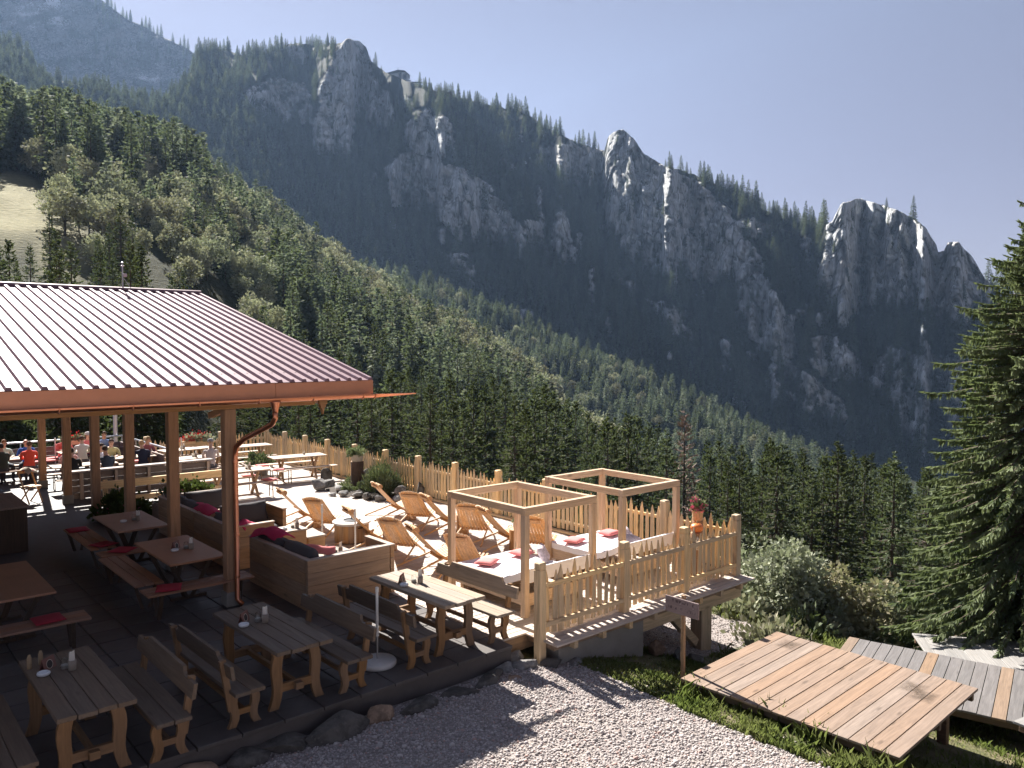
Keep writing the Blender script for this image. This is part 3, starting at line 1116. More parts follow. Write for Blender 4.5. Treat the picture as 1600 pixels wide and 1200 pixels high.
# the tall spruces just below the terrace
NTX = [-120, 250, 380, 450, 520, 600, 680, 750, 850, 930, 1010, 1060, 1150, 1300, 1400, 1470, 1600, 1800]
NTY = [500, 500, 515, 535, 545, 570, 560, 585, 592, 640, 648, 660, 690, 695, 715, 738, 750, 760]
NEAR = []
for k in range(190):
    xx = -110 + 1640 * ((k * 0.7548777) % 1.0)
    rr = (36 if xx > 300 else 44) + 62 * ((k * 0.5698403 + 0.13) % 1.0) ** 1.2
    top = np.interp(xx, NTX, NTY) + (rr < 60) * 44 * g.rand() + 30 * g.rand() + (12 if rr < 45 else 0)
    if abs(xx - 1070) < 26 and rr < 72:
        continue
    zg = float(hill_z(np.array([xx]), np.array([rr]))[0])
    tp = survey(xx, top, rr)
    hgt = tp[2] - zg
    if xx < 300:
        hgt = 9.0 + 4 * g.rand()
        if xx < 120 and 542 - (zg + hgt - CAM_H) / rr * FPX < 352:
            continue
    if hgt < 7:
        continue
    hgt = min(hgt, 27)
    if xx < 130 and hides_meadow(np.array([tp[0], tp[1], zg]), hgt):
        continue
    NEAR.append((np.array([tp[0], tp[1], zg]), hgt, xx, rr))

def shown(p, h):
    d = math.hypot(p[0], p[1])
    x, y = sight(np.array([p]))
    return h / d, -30 < x[0] < 1630 and y[0] > -40

def zone_label(zone, p, kind):
    """what a viewer can find around a tree of the wood"""
    x, y = sight(np.array([p]))
    x, y = x[0], y[0]
    spots = [(80, 'beside the pale meadow'), (200, 'right of the pale meadow'), (340, 'above the roof ridge'), (460, 'above the sloping roof verge'), (590, 'right of the roof verge'), (720, 'above the picnic tables'), (860, 'above the nearer canopy bed'), (1000, 'above the farther canopy bed'), (1080, 'above the dead spruce'), (1160, 'above the deck corner'), (1250, 'above the grey green shrub'), (1330, 'above the rusty shrub'), (1400, 'above the pale shrub'), (3000, 'left of the big sunlit spruce')]
    sp = next(nm for lim, nm in spots if x < lim)
    c = np.interp(x, XS, C1Y)
    row = 'on the sunlit crest' if y < c + 75 else ('halfway down the slope' if y < c + 150 else 'low on the slope')
    if zone == 'slope':
        row = 'in the young stand'
    tree = 'pale broadleaf tree' if kind == 'b' else 'dark spruce'
    return '%s %s %s' % (tree, row, sp)

def plant(items, protos, name, cat, keep, kind):
    sc = sorted(range(len(items)), key=lambda k: -shown(items[k][0], items[k][1])[0] * shown(items[k][0], items[k][1])[1])
    solo = [k for k in sc[:keep] if shown(items[k][0], items[k][1])[1]]
    for k in solo:
        p, h, zone = items[k]
        o = place(name, protos[k % len(protos)], None, tuple(p), (0, 0, (k * 2.4) % 6.28), (h / 10 * (0.9 + 0.25 * ((k * 0.37) % 1)),) * 2 + (h / 10,))
        lb = zone_label(zone, p, kind)
        tag(o, lb, cat, lb.replace('tree', 'trees').replace('spruce', 'spruces', 1))
    s = set(solo)
    return [k for k in range(len(items)) if k not in s]

rest_s = plant(SPR, MID_S, 'spruce_tree', 'spruce', 130, 's')
rest_b = plant(BRD, MID_B, 'broadleaf_tree', 'tree', 280, 'b')
protos = MID_S + FAR_S
pick = [(k % 5) if SPR[k][2] != 'mountain' else 5 + k % 4 for k in rest_s]
instances('spruce_forest', [SPR[k][0] for k in rest_s], [SPR[k][1] / 10 for k in rest_s], pick, protos, 'dense dark spruce forest over the slopes and the cliff mountain', 'forest')
instances('broadleaf_wood', [BRD[k][0] for k in rest_b], [BRD[k][1] / 10 for k in rest_b], [k % 5 for k in rest_b], MID_B, 'pale broadleaf wood mixed into the sunlit slope', 'wood')

# the spruces below the terrace: trunk and crown apart
near_grp = 'tall spruces below the terrace fence'
MARKS = [(40, 'the guests in red and mint'), (110, 'the pair of far timber posts'), (180, 'the tall metal pole'), (260, 'the railing corner'), (340, 'the front timber post'), (420, 'the copper downpipe'), (500, 'the carved drop under the eave'), (560, 'the log planter'), (620, 'the rock garden bush'), (690, 'the rear row of deck chairs'), (760, 'the left post of the nearer canopy bed'),
         (830, 'the middle of the nearer canopy bed'), (890, 'the gap between the canopy beds'), (950, 'the left post of the farther canopy bed'), (1010, 'the middle of the farther canopy bed'), (1080, 'the dead spruce'), (1125, 'the flower basket'), (1180, 'the corner fence post'),
         (1240, 'the large grey green shrub'), (1300, 'the low dark shrub'), (1360, 'the rusty shrub'), (1420, 'the pale shrub'), (1480, 'the corner of the grey platform'), (2000, 'the big sunlit spruce')]
RANK = ['nearest', 'second nearest', 'third nearest', 'fourth nearest', 'fifth nearest', 'sixth nearest', 'seventh nearest', 'eighth nearest', 'ninth nearest', 'tenth nearest']
seen_at = {}
for k in sorted(range(len(NEAR)), key=lambda q: NEAR[q][3]):
    p, h, xx, rr = NEAR[k]
    mk = next(nm for lim, nm in MARKS if xx < lim)
    r_i = seen_at.get(mk, 0)
    seen_at[mk] = r_i + 1
    t = thing('spruce_tree', '%s tall spruce in line with %s' % (RANK[min(r_i, 9)], mk), 'spruce', tuple(p), (k * 1.7) % 6.28, near_grp)
    t.scale = (h / 10 * (0.68 + 0.26 * ((k * 0.53) % 1)),) * 2 + (h / 10,)
    tm, cm = NEAR_S[k % len(NEAR_S)]
    place('trunk', tm, t)
    place('crown', cm, t)

# dead reddish spruce behind the second canopy bed
DEAD = tree_pair('dead_spruce', spruce_geo(130, 10, 1.25, 44, 7, 15, 0.42, dead=True, droop=0.3), M_BARKG, M_DEAD)
zg = float(hill_z(np.array([1070.]), np.array([46.]))[0])
tp = survey(1070., 652., 46.)
t = thing('dead_spruce_tree', 'dead reddish brown spruce with bare twigs behind the canopy beds', 'spruce', (tp[0], tp[1], zg), 0.4)
t.scale = ((tp[2] - zg) / 10 * 0.85,) * 2 + ((tp[2] - zg) / 10,)
place('trunk', DEAD[0], t)
place('crown', DEAD[1], t)

# ================================================================= mountain air
hz = MB().box(-2600, 2600, -300, 2900, -110, 1150).build('haze', [])
mh, nt, out = new_mat('mountain_air')
pv = N(nt, 'ShaderNodeVolumePrincipled', Density=0.000085, Anisotropy=0.25)
pv.inputs['Color'].default_value = (0.42, 0.63, 1.0, 1)
nt.links.new(pv.outputs[0], out.inputs['Volume'])
hz.data.materials.append(mh)
tag(hz, kind='stuff', label='thin blue mountain air over the whole valley', cat='haze')

# ================================================================= near ground
def jitter(p, a, s):
    return a * fbm(np.asarray(p, float) * s, 2)

def is_gravel(X, Y):
    X = np.asarray(X, float)
    Y = np.asarray(Y, float)
    q = np.stack([X, Y, 0 * X], -1)
    w = 0.16 * fbm(q * 1.5, 3)
    path = (X < 8.38 + w) & (Y < 8.6)
    under = (X > 10.7 + w * 2) & (Y > 8.25 + 2 * w) & (X < 14.4 + 3 * w) & (Y < 14)
    return path | under

def make_ground():
    xs = np.concatenate([np.linspace(-90, 0, 22), np.arange(0.15, 20, 0.15), np.linspace(20.5, 34, 14)])
    ys = np.concatenate([np.linspace(-90, 1.5, 22), np.arange(1.65, 14, 0.15), np.linspace(14.5, 44, 24)])
    X, Y = np.meshgrid(xs, ys)
    Z = near_z(X, Y) + 0.03 * fbm(np.stack([X, Y, 0 * X], -1) * 0.8, 3)
    Z = np.where((X < 12.9) & (Y > 8.9), np.minimum(Z, -0.32), Z)
    gr = is_gravel(X, Y).astype(float)
    m, nt, out = new_mat('ground_gravel_and_turf')
    v, _ = coords(nt, (1, 1, 1), False)
    n1 = noise(nt, v, 2.0, 5, 0.6)
    n2 = noise(nt, v, 55, 3, 0.6)
    vo = N(nt, 'ShaderNodeTexVoronoi', Scale=26.0)
    nt.links.new(v, vo.inputs['Vector'])
    gcol = mixc(nt, ramp(nt, vo.outputs['Distance'], 0.0, 0.7), (0.46, 0.41, 0.39), (0.25, 0.22, 0.21))
    gcol = mixc(nt, math_(nt, 'MULTIPLY', ramp(nt, n1, 0.45, 0.75), 0.5), gcol, (0.36, 0.31, 0.26))
    tcol = mixc(nt, ramp(nt, n1, 0.35, 0.65), (0.085, 0.10, 0.04), (0.24, 0.20, 0.13))
    tcol = mixc(nt, math_(nt, 'MULTIPLY', n2, 0.5), tcol, (0.05, 0.06, 0.02))
    c = mixc(nt, attr_node(nt, 'gravel'), tcol, gcol)
    finish(nt, out, c, 0.95, 0, bump(nt, vo.outputs['Distance'], 0.7, 0.02), 0.1)
    me = grid_mesh('ground', np.stack([X, Y, Z], -1), m, {'gravel': gr})
    tag(place('ground', me), kind='structure')

make_ground()

# --- loose stones of the gravel path: one mass
def make_gravel():
    g = np.random.RandomState(21)
    n = 50000
    X = 1.6 + 7.2 * g.rand(n)
    Y = 3.0 + 5.5 * g.rand(n)
    sx, sy = sight(np.stack([X, Y, 0 * X - 0.3], -1))
    ok = is_gravel(X, Y) & (sy < 1330) & (sx > 0)
    stray = (g.rand(n) < 0.05) & (X > 8.2) & (X < 8.95)
    ok |= stray
    X, Y = X[ok], Y[ok]
    n2 = 5200
    X2 = 10.6 + 3.9 * g.rand(n2)
    Y2 = 8.3 + 3.2 * g.rand(n2)
    k = is_gravel(X2, Y2)
    X, Y = np.concatenate([X, X2[k]]), np.concatenate([Y, Y2[k]])
    n = len(X)
    s = (0.0088 + 0.011 * g.rand(n) ** 2.2) * np.where(g.rand(n) < 0.03, 1.8, 1.0)
    t = (1 + 5 ** 0.5) / 2
    ico = np.array([(-1, t, 0), (1, t, 0), (-1, -t, 0), (1, -t, 0), (0, -1, t), (0, 1, t), (0, -1, -t), (0, 1, -t), (t, 0, -1), (t, 0, 1), (-t, 0, -1), (-t, 0, 1)]) / 1.9
    fi = np.array([(0, 11, 5), (0, 5, 1), (0, 1, 7), (0, 7, 10), (0, 10, 11), (1, 5, 9), (5, 11, 4), (11, 10, 2), (10, 7, 6), (7, 1, 8), (3, 9, 4), (3, 4, 2), (3, 2, 6), (3, 6, 8), (3, 8, 9), (4, 9, 5), (2, 4, 11), (6, 2, 10), (8, 6, 7), (9, 8, 1)])
    V = ico[None] * (0.8 + 0.4 * g.rand(n, 12, 1)) * s[:, None, None] * (np.array([1, 1, 0.72]) * (0.75 + 0.5 * g.rand(n, 1, 3)))
    a = g.rand(n) * 6.28
    c, sn = np.cos(a)[:, None], np.sin(a)[:, None]
    V = np.stack([V[..., 0] * c - V[..., 1] * sn, V[..., 0] * sn + V[..., 1] * c, V[..., 2]], -1)
    Z = near_z(X, Y) + 0.03 * fbm(np.stack([X, Y, 0 * X], -1) * 0.8, 3)
    V += np.stack([X, Y, Z + s * 0.35], -1)[:, None, :]
    F = (fi[None] + 12 * np.arange(n)[:, None, None]).reshape(-1, 3)
    tone = np.repeat(g.rand(n), 12)
    m, nt, out = new_mat('gravel_stones')
    at = attr_node(nt, 'tone')
    cr = mixc(nt, at, (0.27, 0.245, 0.235), (0.60, 0.54, 0.515))
    cr = mixc(nt, ramp(nt, at, 0.93, 0.97), cr, (0.46, 0.32, 0.28))
    finish(nt, out, cr, 0.85, 0, None, 0.25)
    me = np_mesh('gravel', V.reshape(-1, 3), F, m)
    q = me.attributes.new('tone', 'FLOAT', 'POINT')
    q.data.foreach_set('value', tone.astype(np.float32))
    tag(place('gravel', me), 'loose pale grey gravel stones of the path', 'gravel', kind='stuff')

make_gravel()

def make_grass():
    g = np.random.RandomState(31)
    def field(n, x0, x1, y0, y1, h0, h1, clump):
        X, Y = x0 + (x1 - x0) * g.rand(n), y0 + (y1 - y0) * g.rand(n)
        q = np.stack([X, Y, 0 * X], -1)
        d = fbm(q * clump, 3)
        ok = (~is_gravel(X, Y)) & (g.rand(n) < np.clip(0.45 + 1.5 * d, 0.04, 1))
        X, Y, d = X[ok], Y[ok], d[ok]
        return X, Y, (h0 + (h1 - h0) * g.rand(len(X))) * np.clip(0.75 + 0.8 * d, 0.4, 1.4)
    A = [field(26000, 8.2, 12.6, 6.2, 8.7, 0.03, 0.10, 1.3), field(16000, 8.3, 9.6, 3.0, 6.9, 0.03, 0.14, 1.6), field(22000, 9.2, 15.0, 2.6, 7.4, 0.04, 0.15, 1.1),
         field(9000, 12.4, 16.5, 6.5, 11.5, 0.1, 0.30, 0.9), field(900, 8.6, 9.3, 3.4, 6.6, 0.15, 0.32, 2.0)]
    X = np.concatenate([a[0] for a in A])
    Y = np.concatenate([a[1] for a in A])
    H = np.concatenate([a[2] for a in A])
    n = len(X)
    Z = near_z(X, Y) + 0.03 * fbm(np.stack([X, Y, 0 * X], -1) * 0.8, 3) - 0.01
    a = g.rand(n) * 6.28
    w = 0.006 + 0.006 * g.rand(n)
    lean = H * (0.2 + 0.6 * g.rand(n))
    b = np.stack([X, Y, Z], -1)
    sd_ = np.stack([-np.sin(a), np.cos(a), 0 * a], -1) * w[:, None]
    d = np.stack([np.cos(a), np.sin(a), 0 * a], -1)
    up = np.array([0, 0, 1.0])
    mid = b + d * (lean * 0.3)[:, None] + up * (H * 0.6)[:, None]
    tip = b + d * lean[:, None] + up * H[:, None]
    V = np.stack([b - sd_, b + sd_, mid + sd_ * 0.8, tip, mid - sd_ * 0.8], 1).reshape(-1, 3)
    i = np.arange(n)[:, None] * 5
    F = (i + np.array([[0, 1, 2, 3, 4]]))
    me = np_mesh('grass', V, F, foliage('meadow_grass', (0.12, 0.16, 0.045), (0.26, 0.27, 0.11), 0.45, 0.05, 1.4, 0.01))
    tag(place('grass', me), 'short green grass and weeds around the platforms', 'grass', kind='stuff')

make_grass()

# --- boulders
def rock_mesh(seed, sz, col=(0.26, 0.24, 0.22), moss=0.2):
    bm = bmesh.new()
    bmesh.ops.create_icosphere(bm, subdivisions=3, radius=1.0)
    V = np.array([v.co[:] for v in bm.verts])
    g = np.random.RandomState(seed)
    for k in range(15):                      # chisel flat faces
        nrm = g.normal(size=3)
        nrm /= np.linalg.norm(nrm)
        d = V @ nrm
        lim = 0.46 + 0.34 * g.rand()
        V = V - np.outer(np.clip(d - lim, 0, None), nrm) * 0.95
    V = V * (1 + 0.10 * fbm(V * 2.2 + seed, 3))[:, None] + 0.03 * fbm(V * 7 + seed, 2)[:, None] * V
    V = V * np.array(sz)
    V[:, 2] -= V[:, 2].min() + 0.12 * sz[2]
    for v, q in zip(bm.verts, V):
        v.co = q
    me = bpy.data.meshes.new('rock')
    bm.to_mesh(me)
    bm.free()
    key = ('rockm', round(col[0], 2), round(col[1], 2), moss)
    if key not in MATS:
        m, nt, out = new_mat('field_stone')
        v, rn = coords(nt)
        n1 = noise(nt, v, 5, 6, 0.65, 0.4)
        n2 = noise(nt, v, 22, 4, 0.6)
        c = mixc(nt, ramp(nt, n1, 0.35, 0.68), mul(col, 0.5), mul(col, 1.3))
        c = mixc(nt, math_(nt, 'MULTIPLY', ramp(nt, n2, 0.55, 0.75), 0.5), c, mul(col, 1.7))
        c = mixc(nt, math_(nt, 'MULTIPLY', ramp(nt, n1, 0.62, 0.7), moss), c, (0.05, 0.06, 0.025))
        finish(nt, out, c, 0.9, 0, bump(nt, math_(nt, 'ADD', n1, math_(nt, 'MULTIPLY', n2, 0.3)), 0.6, 0.03), 0.2)
        MATS[key] = m
    me.materials.append(MATS[key])
    return me

GREY, BROWN, DARK = (0.27, 0.26, 0.25), (0.30, 0.21, 0.15), (0.12, 0.11, 0.10)
EDGE = [  # x, y, size, tint, label
    (2.35, 8.42, (0.36, 0.28, 0.26), DARK, 'pale flecked boulder in the edging below the nearest dark table'),
    (2.95, 8.38, (0.34, 0.26, 0.22), BROWN, 'brownish boulder in the patio edging near the bottom corner'),
    (3.45, 8.34, (0.30, 0.25, 0.22), DARK, 'dark wet looking boulder in the edging below the middle dark table'),
    (3.95, 8.36, (0.36, 0.24, 0.22), DARK, 'long dark boulder in the edging before the middle dark bench'),
    (4.55, 8.28, (0.46, 0.30, 0.30), DARK, 'largest black boulder of the patio edging with a pale fleck'),
    (5.12, 8.26, (0.26, 0.22, 0.20), BROWN, 'orange brown stone in the edging below the white parasol base'),
    (5.62, 8.22, (0.40, 0.24, 0.16), DARK, 'flat dark stone in the edging just past the orange one'),
    (6.28, 8.25, (0.36, 0.22, 0.14), DARK, 'low dark stone in the edging in front of the half lit table'),
    (6.85, 8.28, (0.38, 0.24, 0.17), DARK, 'blue grey stone in the edging at the end of the shade'),
    (7.28, 8.42, (0.22, 0.17, 0.15), GREY, 'small grey stone where the patio edging meets the sun'),
    (7.18, 8.12, (0.20, 0.15, 0.12), BROWN, 'small tan stone lying before the edging at the gravel'),
    (7.55, 8.30, (0.24, 0.20, 0.17), GREY, 'angular grey stone in the small pile by the fence post'),
    (7.62, 8.62, (0.26, 0.22, 0.24), GREY, 'pale upright stone in the small pile by the fence post'),
    (7.98, 8.20, (0.24, 0.22, 0.26), DARK, 'dark pointed boulder at the foot of the fence end post'),
    (8.35, 8.12, (0.20, 0.15, 0.12), GREY, 'low stone half in the grass under the fence end'),
]
for k, (x, y, s, c, lb) in enumerate(EDGE):
    o = place('boulder', rock_mesh(200 + k, (s[0], s[1] * 0.85, s[2] * 0.62), c), None, (x, y + 0.06, float(near_z(x, y)) - 0.06), (0, 0, [0.2, -0.15, 0.3, -0.3][k % 4]))
    tag(o, lb, 'stone', 'stones edging the patio')
for k, (x, y, s, lb) in enumerate([(10.45, 8.30, (0.20, 0.18, 0.18), 'round reddish boulder at the end of the concrete footing'), (10.75, 8.05, (0.24, 0.18, 0.14), 'dark boulder in the grass under the deck beam'),
        (11.05, 7.95, (0.2, 0.16, 0.1), 'low dark stone at the rim of the lower gravel'), (12.75, 7.95, (0.2, 0.16, 0.14), 'dark stone beside the timber support foot'), (13.3, 7.75, (0.22, 0.16, 0.15), 'dark stone behind the big brown platform corner')]):
    o = place('boulder', rock_mesh(240 + k, s, DARK if k else BROWN), None, (x, y, float(near_z(x, y)) - 0.03), (0, 0, k * 0.9))
    tag(o, lb, 'stone', 'stones under the deck')

# ================================================================= terrace deck, patio
W_DECK, W_FENCE, W_POST = (0.58, 0.505, 0.445), (0.84, 0.62, 0.37), (0.50, 0.275, 0.14)
DX0, DX1, DY0, DY1 = 7.46, 13.06, 8.06, 29.3

deck = tag(thing('deck', None, None), kind='structure')
bw = 0.138
nb = int((DY1 - DY0) / bw)
bm_ = [MB().bbox(-2.8, 2.8, -0.0625, 0.0625, -0.028, 0.0, 0.004).mesh('deck_board', wood('deck', W_DECK, 'x', 0.10, 0.75, dark=0.8)) for k in range(1)]
short = MB().bbox(-2.575, 2.575, -0.0625, 0.0625, -0.028, 0.0, 0.004).mesh('deck_board', wood('deck', W_DECK, 'x', 0.10, 0.75, dark=0.8))
for k in range(nb):
    y = DY0 + bw * (k + 0.5)
    near = y < 8.75
    place('board', short if near else bm_[0], deck, ((7.91 + 13.06) / 2 if near else (DX0 + DX1) / 2, y, rnd.uniform(-0.002, 0.002)))
MB().box(DX0 + 0.05, DX1 - 0.05, 8.8, DY1 - 0.1, -0.26, -0.04).box(7.98, DX1 - 0.05, 8.2, 8.78, -0.13, -0.04).build('joist_frame', wood('joist', (0.36, 0.24, 0.15), 'x', 0.1), deck)
MB().bbox(10.1, 13.0, 8.32, 8.50, -0.40, -0.145, 0.008).build('edge_beam', wood('fence', W_FENCE, 'x'), deck)
MB().bbox(12.08, 12.40, 8.55, 8.80, -1.42, -0.27, 0.008).build('support_post', wood('fence', W_FENCE, 'z'), deck)
MB().bar((11.25, 8.66, -0.42), (12.02, 8.66, -1.12), 0.14, 0.14).build('brace', wood('fence', W_FENCE, 'x'), deck)
for k in range(8):
    MB().bbox(8.3 + k * 0.62, 8.38 + k * 0.62, 8.1, 8.31, -0.15, -0.032, 0.004).build('joist_end', wood('fence', W_FENCE, 'y'), deck)
m, nt, out = new_mat('rough_concrete')
v, _ = coords(nt)
n1 = noise(nt, v, 3.5, 6, 0.65)
c = mixc(nt, n1, (0.20, 0.19, 0.17), (0.36, 0.34, 0.31))
finish(nt, out, c, 0.95, 0, bump(nt, noise(nt, v, 30, 4), 0.4, 0.01), 0.2)
M_CONC = m
MB().bbox(8.12, 10.06, 8.24, 8.6, -0.95, -0.14, 0.02).build('concrete_footing', M_CONC, deck)

# patio with dark slabs
m, nt, out = new_mat('dark_paving')
v, rn = coords(nt)
n1 = noise(nt, v, 6, 5, 0.6)
c = mixc(nt, n1, (0.062, 0.054, 0.052), (0.115, 0.102, 0.097))
hv = N(nt, 'ShaderNodeHueSaturation')
L(nt, c, hv.inputs['Color'])
L(nt, math_(nt, 'ADD', math_(nt, 'MULTIPLY', rn, 0.35), 0.82), hv.inputs['Value'])
finish(nt, out, hv.outputs[0], 0.62, 0, bump(nt, noise(nt, v, 40, 3), 0.25, 0.004), 0.35)
M_PAVE = m
patio = MB().box(-9, 7.45, 8.55, 36, -0.5, -0.05).build('patio', M_PAVE)
tag(patio, kind='structure')
slab = MB().bbox(-0.243, 0.243, -0.243, 0.243, -0.05, 0.0, 0.006).mesh('paving_slab', M_PAVE)
for i in range(15):
    for j in range(17):
        x, y = 7.45 - 0.25 - 0.5 * i, 8.75 + 0.5 * j
        place('paving_slab', slab, patio, (x, y, rnd.uniform(-0.003, 0.003)))
MB().box(-9, -0.06, 8.56, 36, -0.049, -0.001).box(-0.04, 7.45, 17.01, 36, -0.049, -0.001).build('paved_floor', M_PAVE, patio)

# ================================================================= fences
def picket_mesh(h, w, seed, mat):
    g = random.Random(seed)
    o = [g.uniform(-0.008, 0.008) for _ in range(6)]
    p = [(-w / 2 + o[0], 0.0), (w / 2 + o[1], 0.0), (w / 2 + o[2], h * 0.5), (w / 2 * 0.95 + o[3], h * 0.84), (o[4], h), (-w / 2 * 0.95 + o[3], h * 0.84), (-w / 2 + o[5], h * 0.5)]
    return MB().prism(p, -0.011, 0.011, 'y').mesh('picket', mat)

PICK = {a: [picket_mesh(0.86 + 0.17 * ((k * 0.618) % 1), 0.078 + 0.034 * ((k * 0.37) % 1), k, wood('fence', W_FENCE, 'z', 0.13)) for k in range(12)] for a in ('x',)}
SLIM = [picket_mesh(0.86 + 0.17 * ((k * 0.618) % 1), 0.070 + 0.034 * ((k * 0.37) % 1), 30 + k, wood('fence', W_FENCE, 'z', 0.13)) for k in range(12)]

def square_post(h=1.15, w=0.135):
    a = w / 2
    return MB().bbox(-a, a, -a, a, -0.35, h - 0.115, 0.007).bbox(-a + 0.006, a - 0.006, -a + 0.006, a - 0.006, h - 0.115, h - 0.103, 0.002).bbox(-a, a, -a, a, h - 0.103, h, 0.012).mesh('post', wood('fence', W_FENCE, 'z', 0.1))

def bevel_post(h=1.17, r=0.08):
    return MB().bbox(-r, r, -r, r, -0.3, h, 0.022).mesh('post', wood('fence', W_FENCE, 'z', 0.1))

SQP, RDP = square_post(), bevel_post()
fence1 = thing('picket_fence', 'picket fence with square capped posts along the near deck edge', 'fence', (7.9, 8.42, 0))
for x in (0.0, 1.87, 3.46, 5.06):
    place('post', SQP, fence1, (x, 0, 0), (0, 0, 0))
for a, b in ((0.0, 1.87), (1.87, 3.46), (3.46, 5.06)):
    for z in (0.21, 0.80):
        MB().bbox(a + 0.07, b - 0.07, -0.062, -0.014, z - 0.035, z + 0.035, 0.006).build('rail', wood('fence', W_FENCE, 'x', 0.1), fence1)
    n = int(round((b - a - 0.14) / 0.145))
    for k in range(n):
        x = a + 0.07 + (k + 0.5) * (b - a - 0.14) / n
        place('picket', SLIM[rnd.randrange(12)], fence1, (x, 0.002 + rnd.uniform(0, 0.006), 0.06 + rnd.uniform(-0.03, 0.03)), (rnd.uniform(-0.015, 0.015), rnd.uniform(-0.03, 0.03), 0))

fence2 = thing('picket_fence', 'long picket fence with flat topped posts along the forest side of the deck', 'fence', (12.97, 8.42, 0))
PY = [1.7, 3.45, 5.22, 6.98, 8.80, 10.56, 12.32, 14.16, 15.98, 17.62, 19.24, 20.85]
for k, y in enumerate(PY):
    place('post', RDP, fence2, (0.02, y, 0), (0, 0, 0.06 * (k % 3 - 1)))
sp = [0.0] + PY
for a, b in zip(sp[:-1], sp[1:]):
    for z in (0.23, 0.80):
        MB().bbox(0.018, 0.062, a + 0.085, b - 0.085, z - 0.032, z + 0.032, 0.005).build('rail', wood('fence', W_FENCE, 'y', 0.1), fence2)
    n = int(round((b - a - 0.17) / 0.142))
    for k in range(n):
        y = a + 0.085 + (k + 0.5) * (b - a - 0.17) / n
        place('picket', PICK['x'][rnd.randrange(12)], fence2, (rnd.uniform(-0.004, 0.002), y, 0.07 + rnd.uniform(-0.03, 0.03)), (0, rnd.uniform(-0.01, 0.01), PI / 2 + rnd.uniform(-0.05, 0.05)))
MB().bbox(-0.14, -0.02, 0.1, 20.9, 0.003, 0.055, 0.006).build('kickboard', wood('fence', W_FENCE, 'y', 0.1), fence2)

fence3 = thing('picket_fence', 'short picket fence closing the far end of the deck', 'fence', (8.45, 29.27, 0))
for x in (0.15, 2.77):
    place('post', RDP, fence3, (x, 0, 0))
for z in (0.23, 0.80):
    MB().bbox(0.0, 4.43, 0.018, 0.06, z - 0.032, z + 0.032, 0.005).build('rail', wood('fence', W_FENCE, 'x', 0.1), fence3)
for k in range(29):
    place('picket', PICK['x'][rnd.randrange(12)], fence3, (0.32 + k * 0.143, 0, 0.08 + rnd.uniform(-0.03, 0.03)), (0, rnd.uniform(-0.03, 0.03), 0))

# ================================================================= open timber pavilion with the metal roof
EX1, EX0 = 7.10, -6.0
EY, EZ, RY, RZ = 11.75, 3.75, 19.65, 5.58
pav = thing('timber_pavilion', 'open timber pavilion with a ribbed metal roof over the shaded patio', 'pavilion')
m, nt, out = new_mat('ribbed_roof_metal')
v, rn = coords(nt)
n1 = noise(nt, v, 1.2, 4, 0.6)
c = mixc(nt, n1, (0.20, 0.125, 0.15), (0.245, 0.155, 0.185))
finish(nt, out, c, 0.55, 0.06, bump(nt, noise(nt, v, 5, 3), 0.03, 0.01), 0.11)
M_ROOF = m
M_COPPER = plain('copper_sheet', (0.62, 0.27, 0.155), 0.42, 0.55, 0.05, 3, 0.15)
M_GUTTER = plain('gutter_copper', (0.62, 0.26, 0.15), 0.28, 0.9, 0, 4, 0.15)
tz = (RZ - EZ) / (RY - EY)
ang = math.atan(tz)

def roof_side(y0, z0, y1, z1, nm):
    root = MB().box(EX0 + 0.06, EX1 - 0.06, 0, 1, 0, 1).build(nm, wood('roof_board', (0.34, 0.22, 0.13), 'y', 0.1), pav)
    # boarding under the sheets, as a sloped slab
    V = []
    for x in (EX0 + 0.06, EX1 - 0.06):
        V += [(x, y0, z0 - 0.16), (x, y1, z1 - 0.16), (x, y1, z1 - 0.05), (x, y0, z0 - 0.05)]
    me = root.data
    me.clear_geometry()
    me.from_pydata(V, [], [(0, 3, 2, 1), (4, 5, 6, 7), (0, 1, 5, 4), (1, 2, 6, 5), (2, 3, 7, 6), (3, 0, 4, 7)])
    pitch_ = 0.2045
    per = 5
    n = int(round((EX1 - EX0) / (pitch_ * per)))
    wsh = (EX1 - EX0) / n
    pw = wsh / per
    prof = []
    for k in range(per):
        x = k * pw
        prof += [(x, 0.0), (x + pw - 0.088, 0.0), (x + pw - 0.070, 0.044), (x + pw - 0.018, 0.044)]
    prof.append((wsh, 0.0))
    sheet = MB()
    P = [(x, y0 - math.copysign(0.03, y1 - y0), z0 + h - 0.03 * tz) for x, h in prof] + [(x, y1, z1 + h) for x, h in prof]
    k = len(prof)
    sheet.add(P, [(i, i + 1, k + i + 1, k + i) for i in range(k - 1)])
    for q in range(per):                     # folded rib ends
        b0 = 4 * q + 1
        nx = P[b0 + 3]
        sheet.add([P[b0], P[b0 + 1], P[b0 + 2], nx], [(0, 1, 2, 3)])
    sm = sheet.mesh('roof_sheet', M_ROOF)
    for i in range(n):
        place('roof_sheet', sm, root, (EX0 + i * wsh, 0, 0.002 * (i % 2)))
    return root

ra = roof_side(EY, EZ, RY, RZ, 'front_roof')
roof_side(2 * RY - EY, EZ, RY, RZ, 'rear_roof')
# screw heads along three purlin lines of the front roof
sc_ = MB()
for yy in (12.3, 14.1, 15.9, 17.7):
    for k in range(26):
        x = EX1 - 0.06 - k * 0.206
        z = EZ + (yy - EY) * tz
        sc_.lathe([(0.011, 0.0), (0.009, 0.006), (0.001, 0.008)], 6, 0, (x - 0.03, yy, z + 0.004))
so = sc_.build('screw_heads', plain('screw_steel', (0.25, 0.2, 0.2), 0.4, 0.8), ra)
so['kind'] = 'stuff'
MB().tube([(EX0, RY, RZ + 0.02), (EX1, RY, RZ + 0.02)], 0.07, 8).build('ridge_cap', M_ROOF, pav)
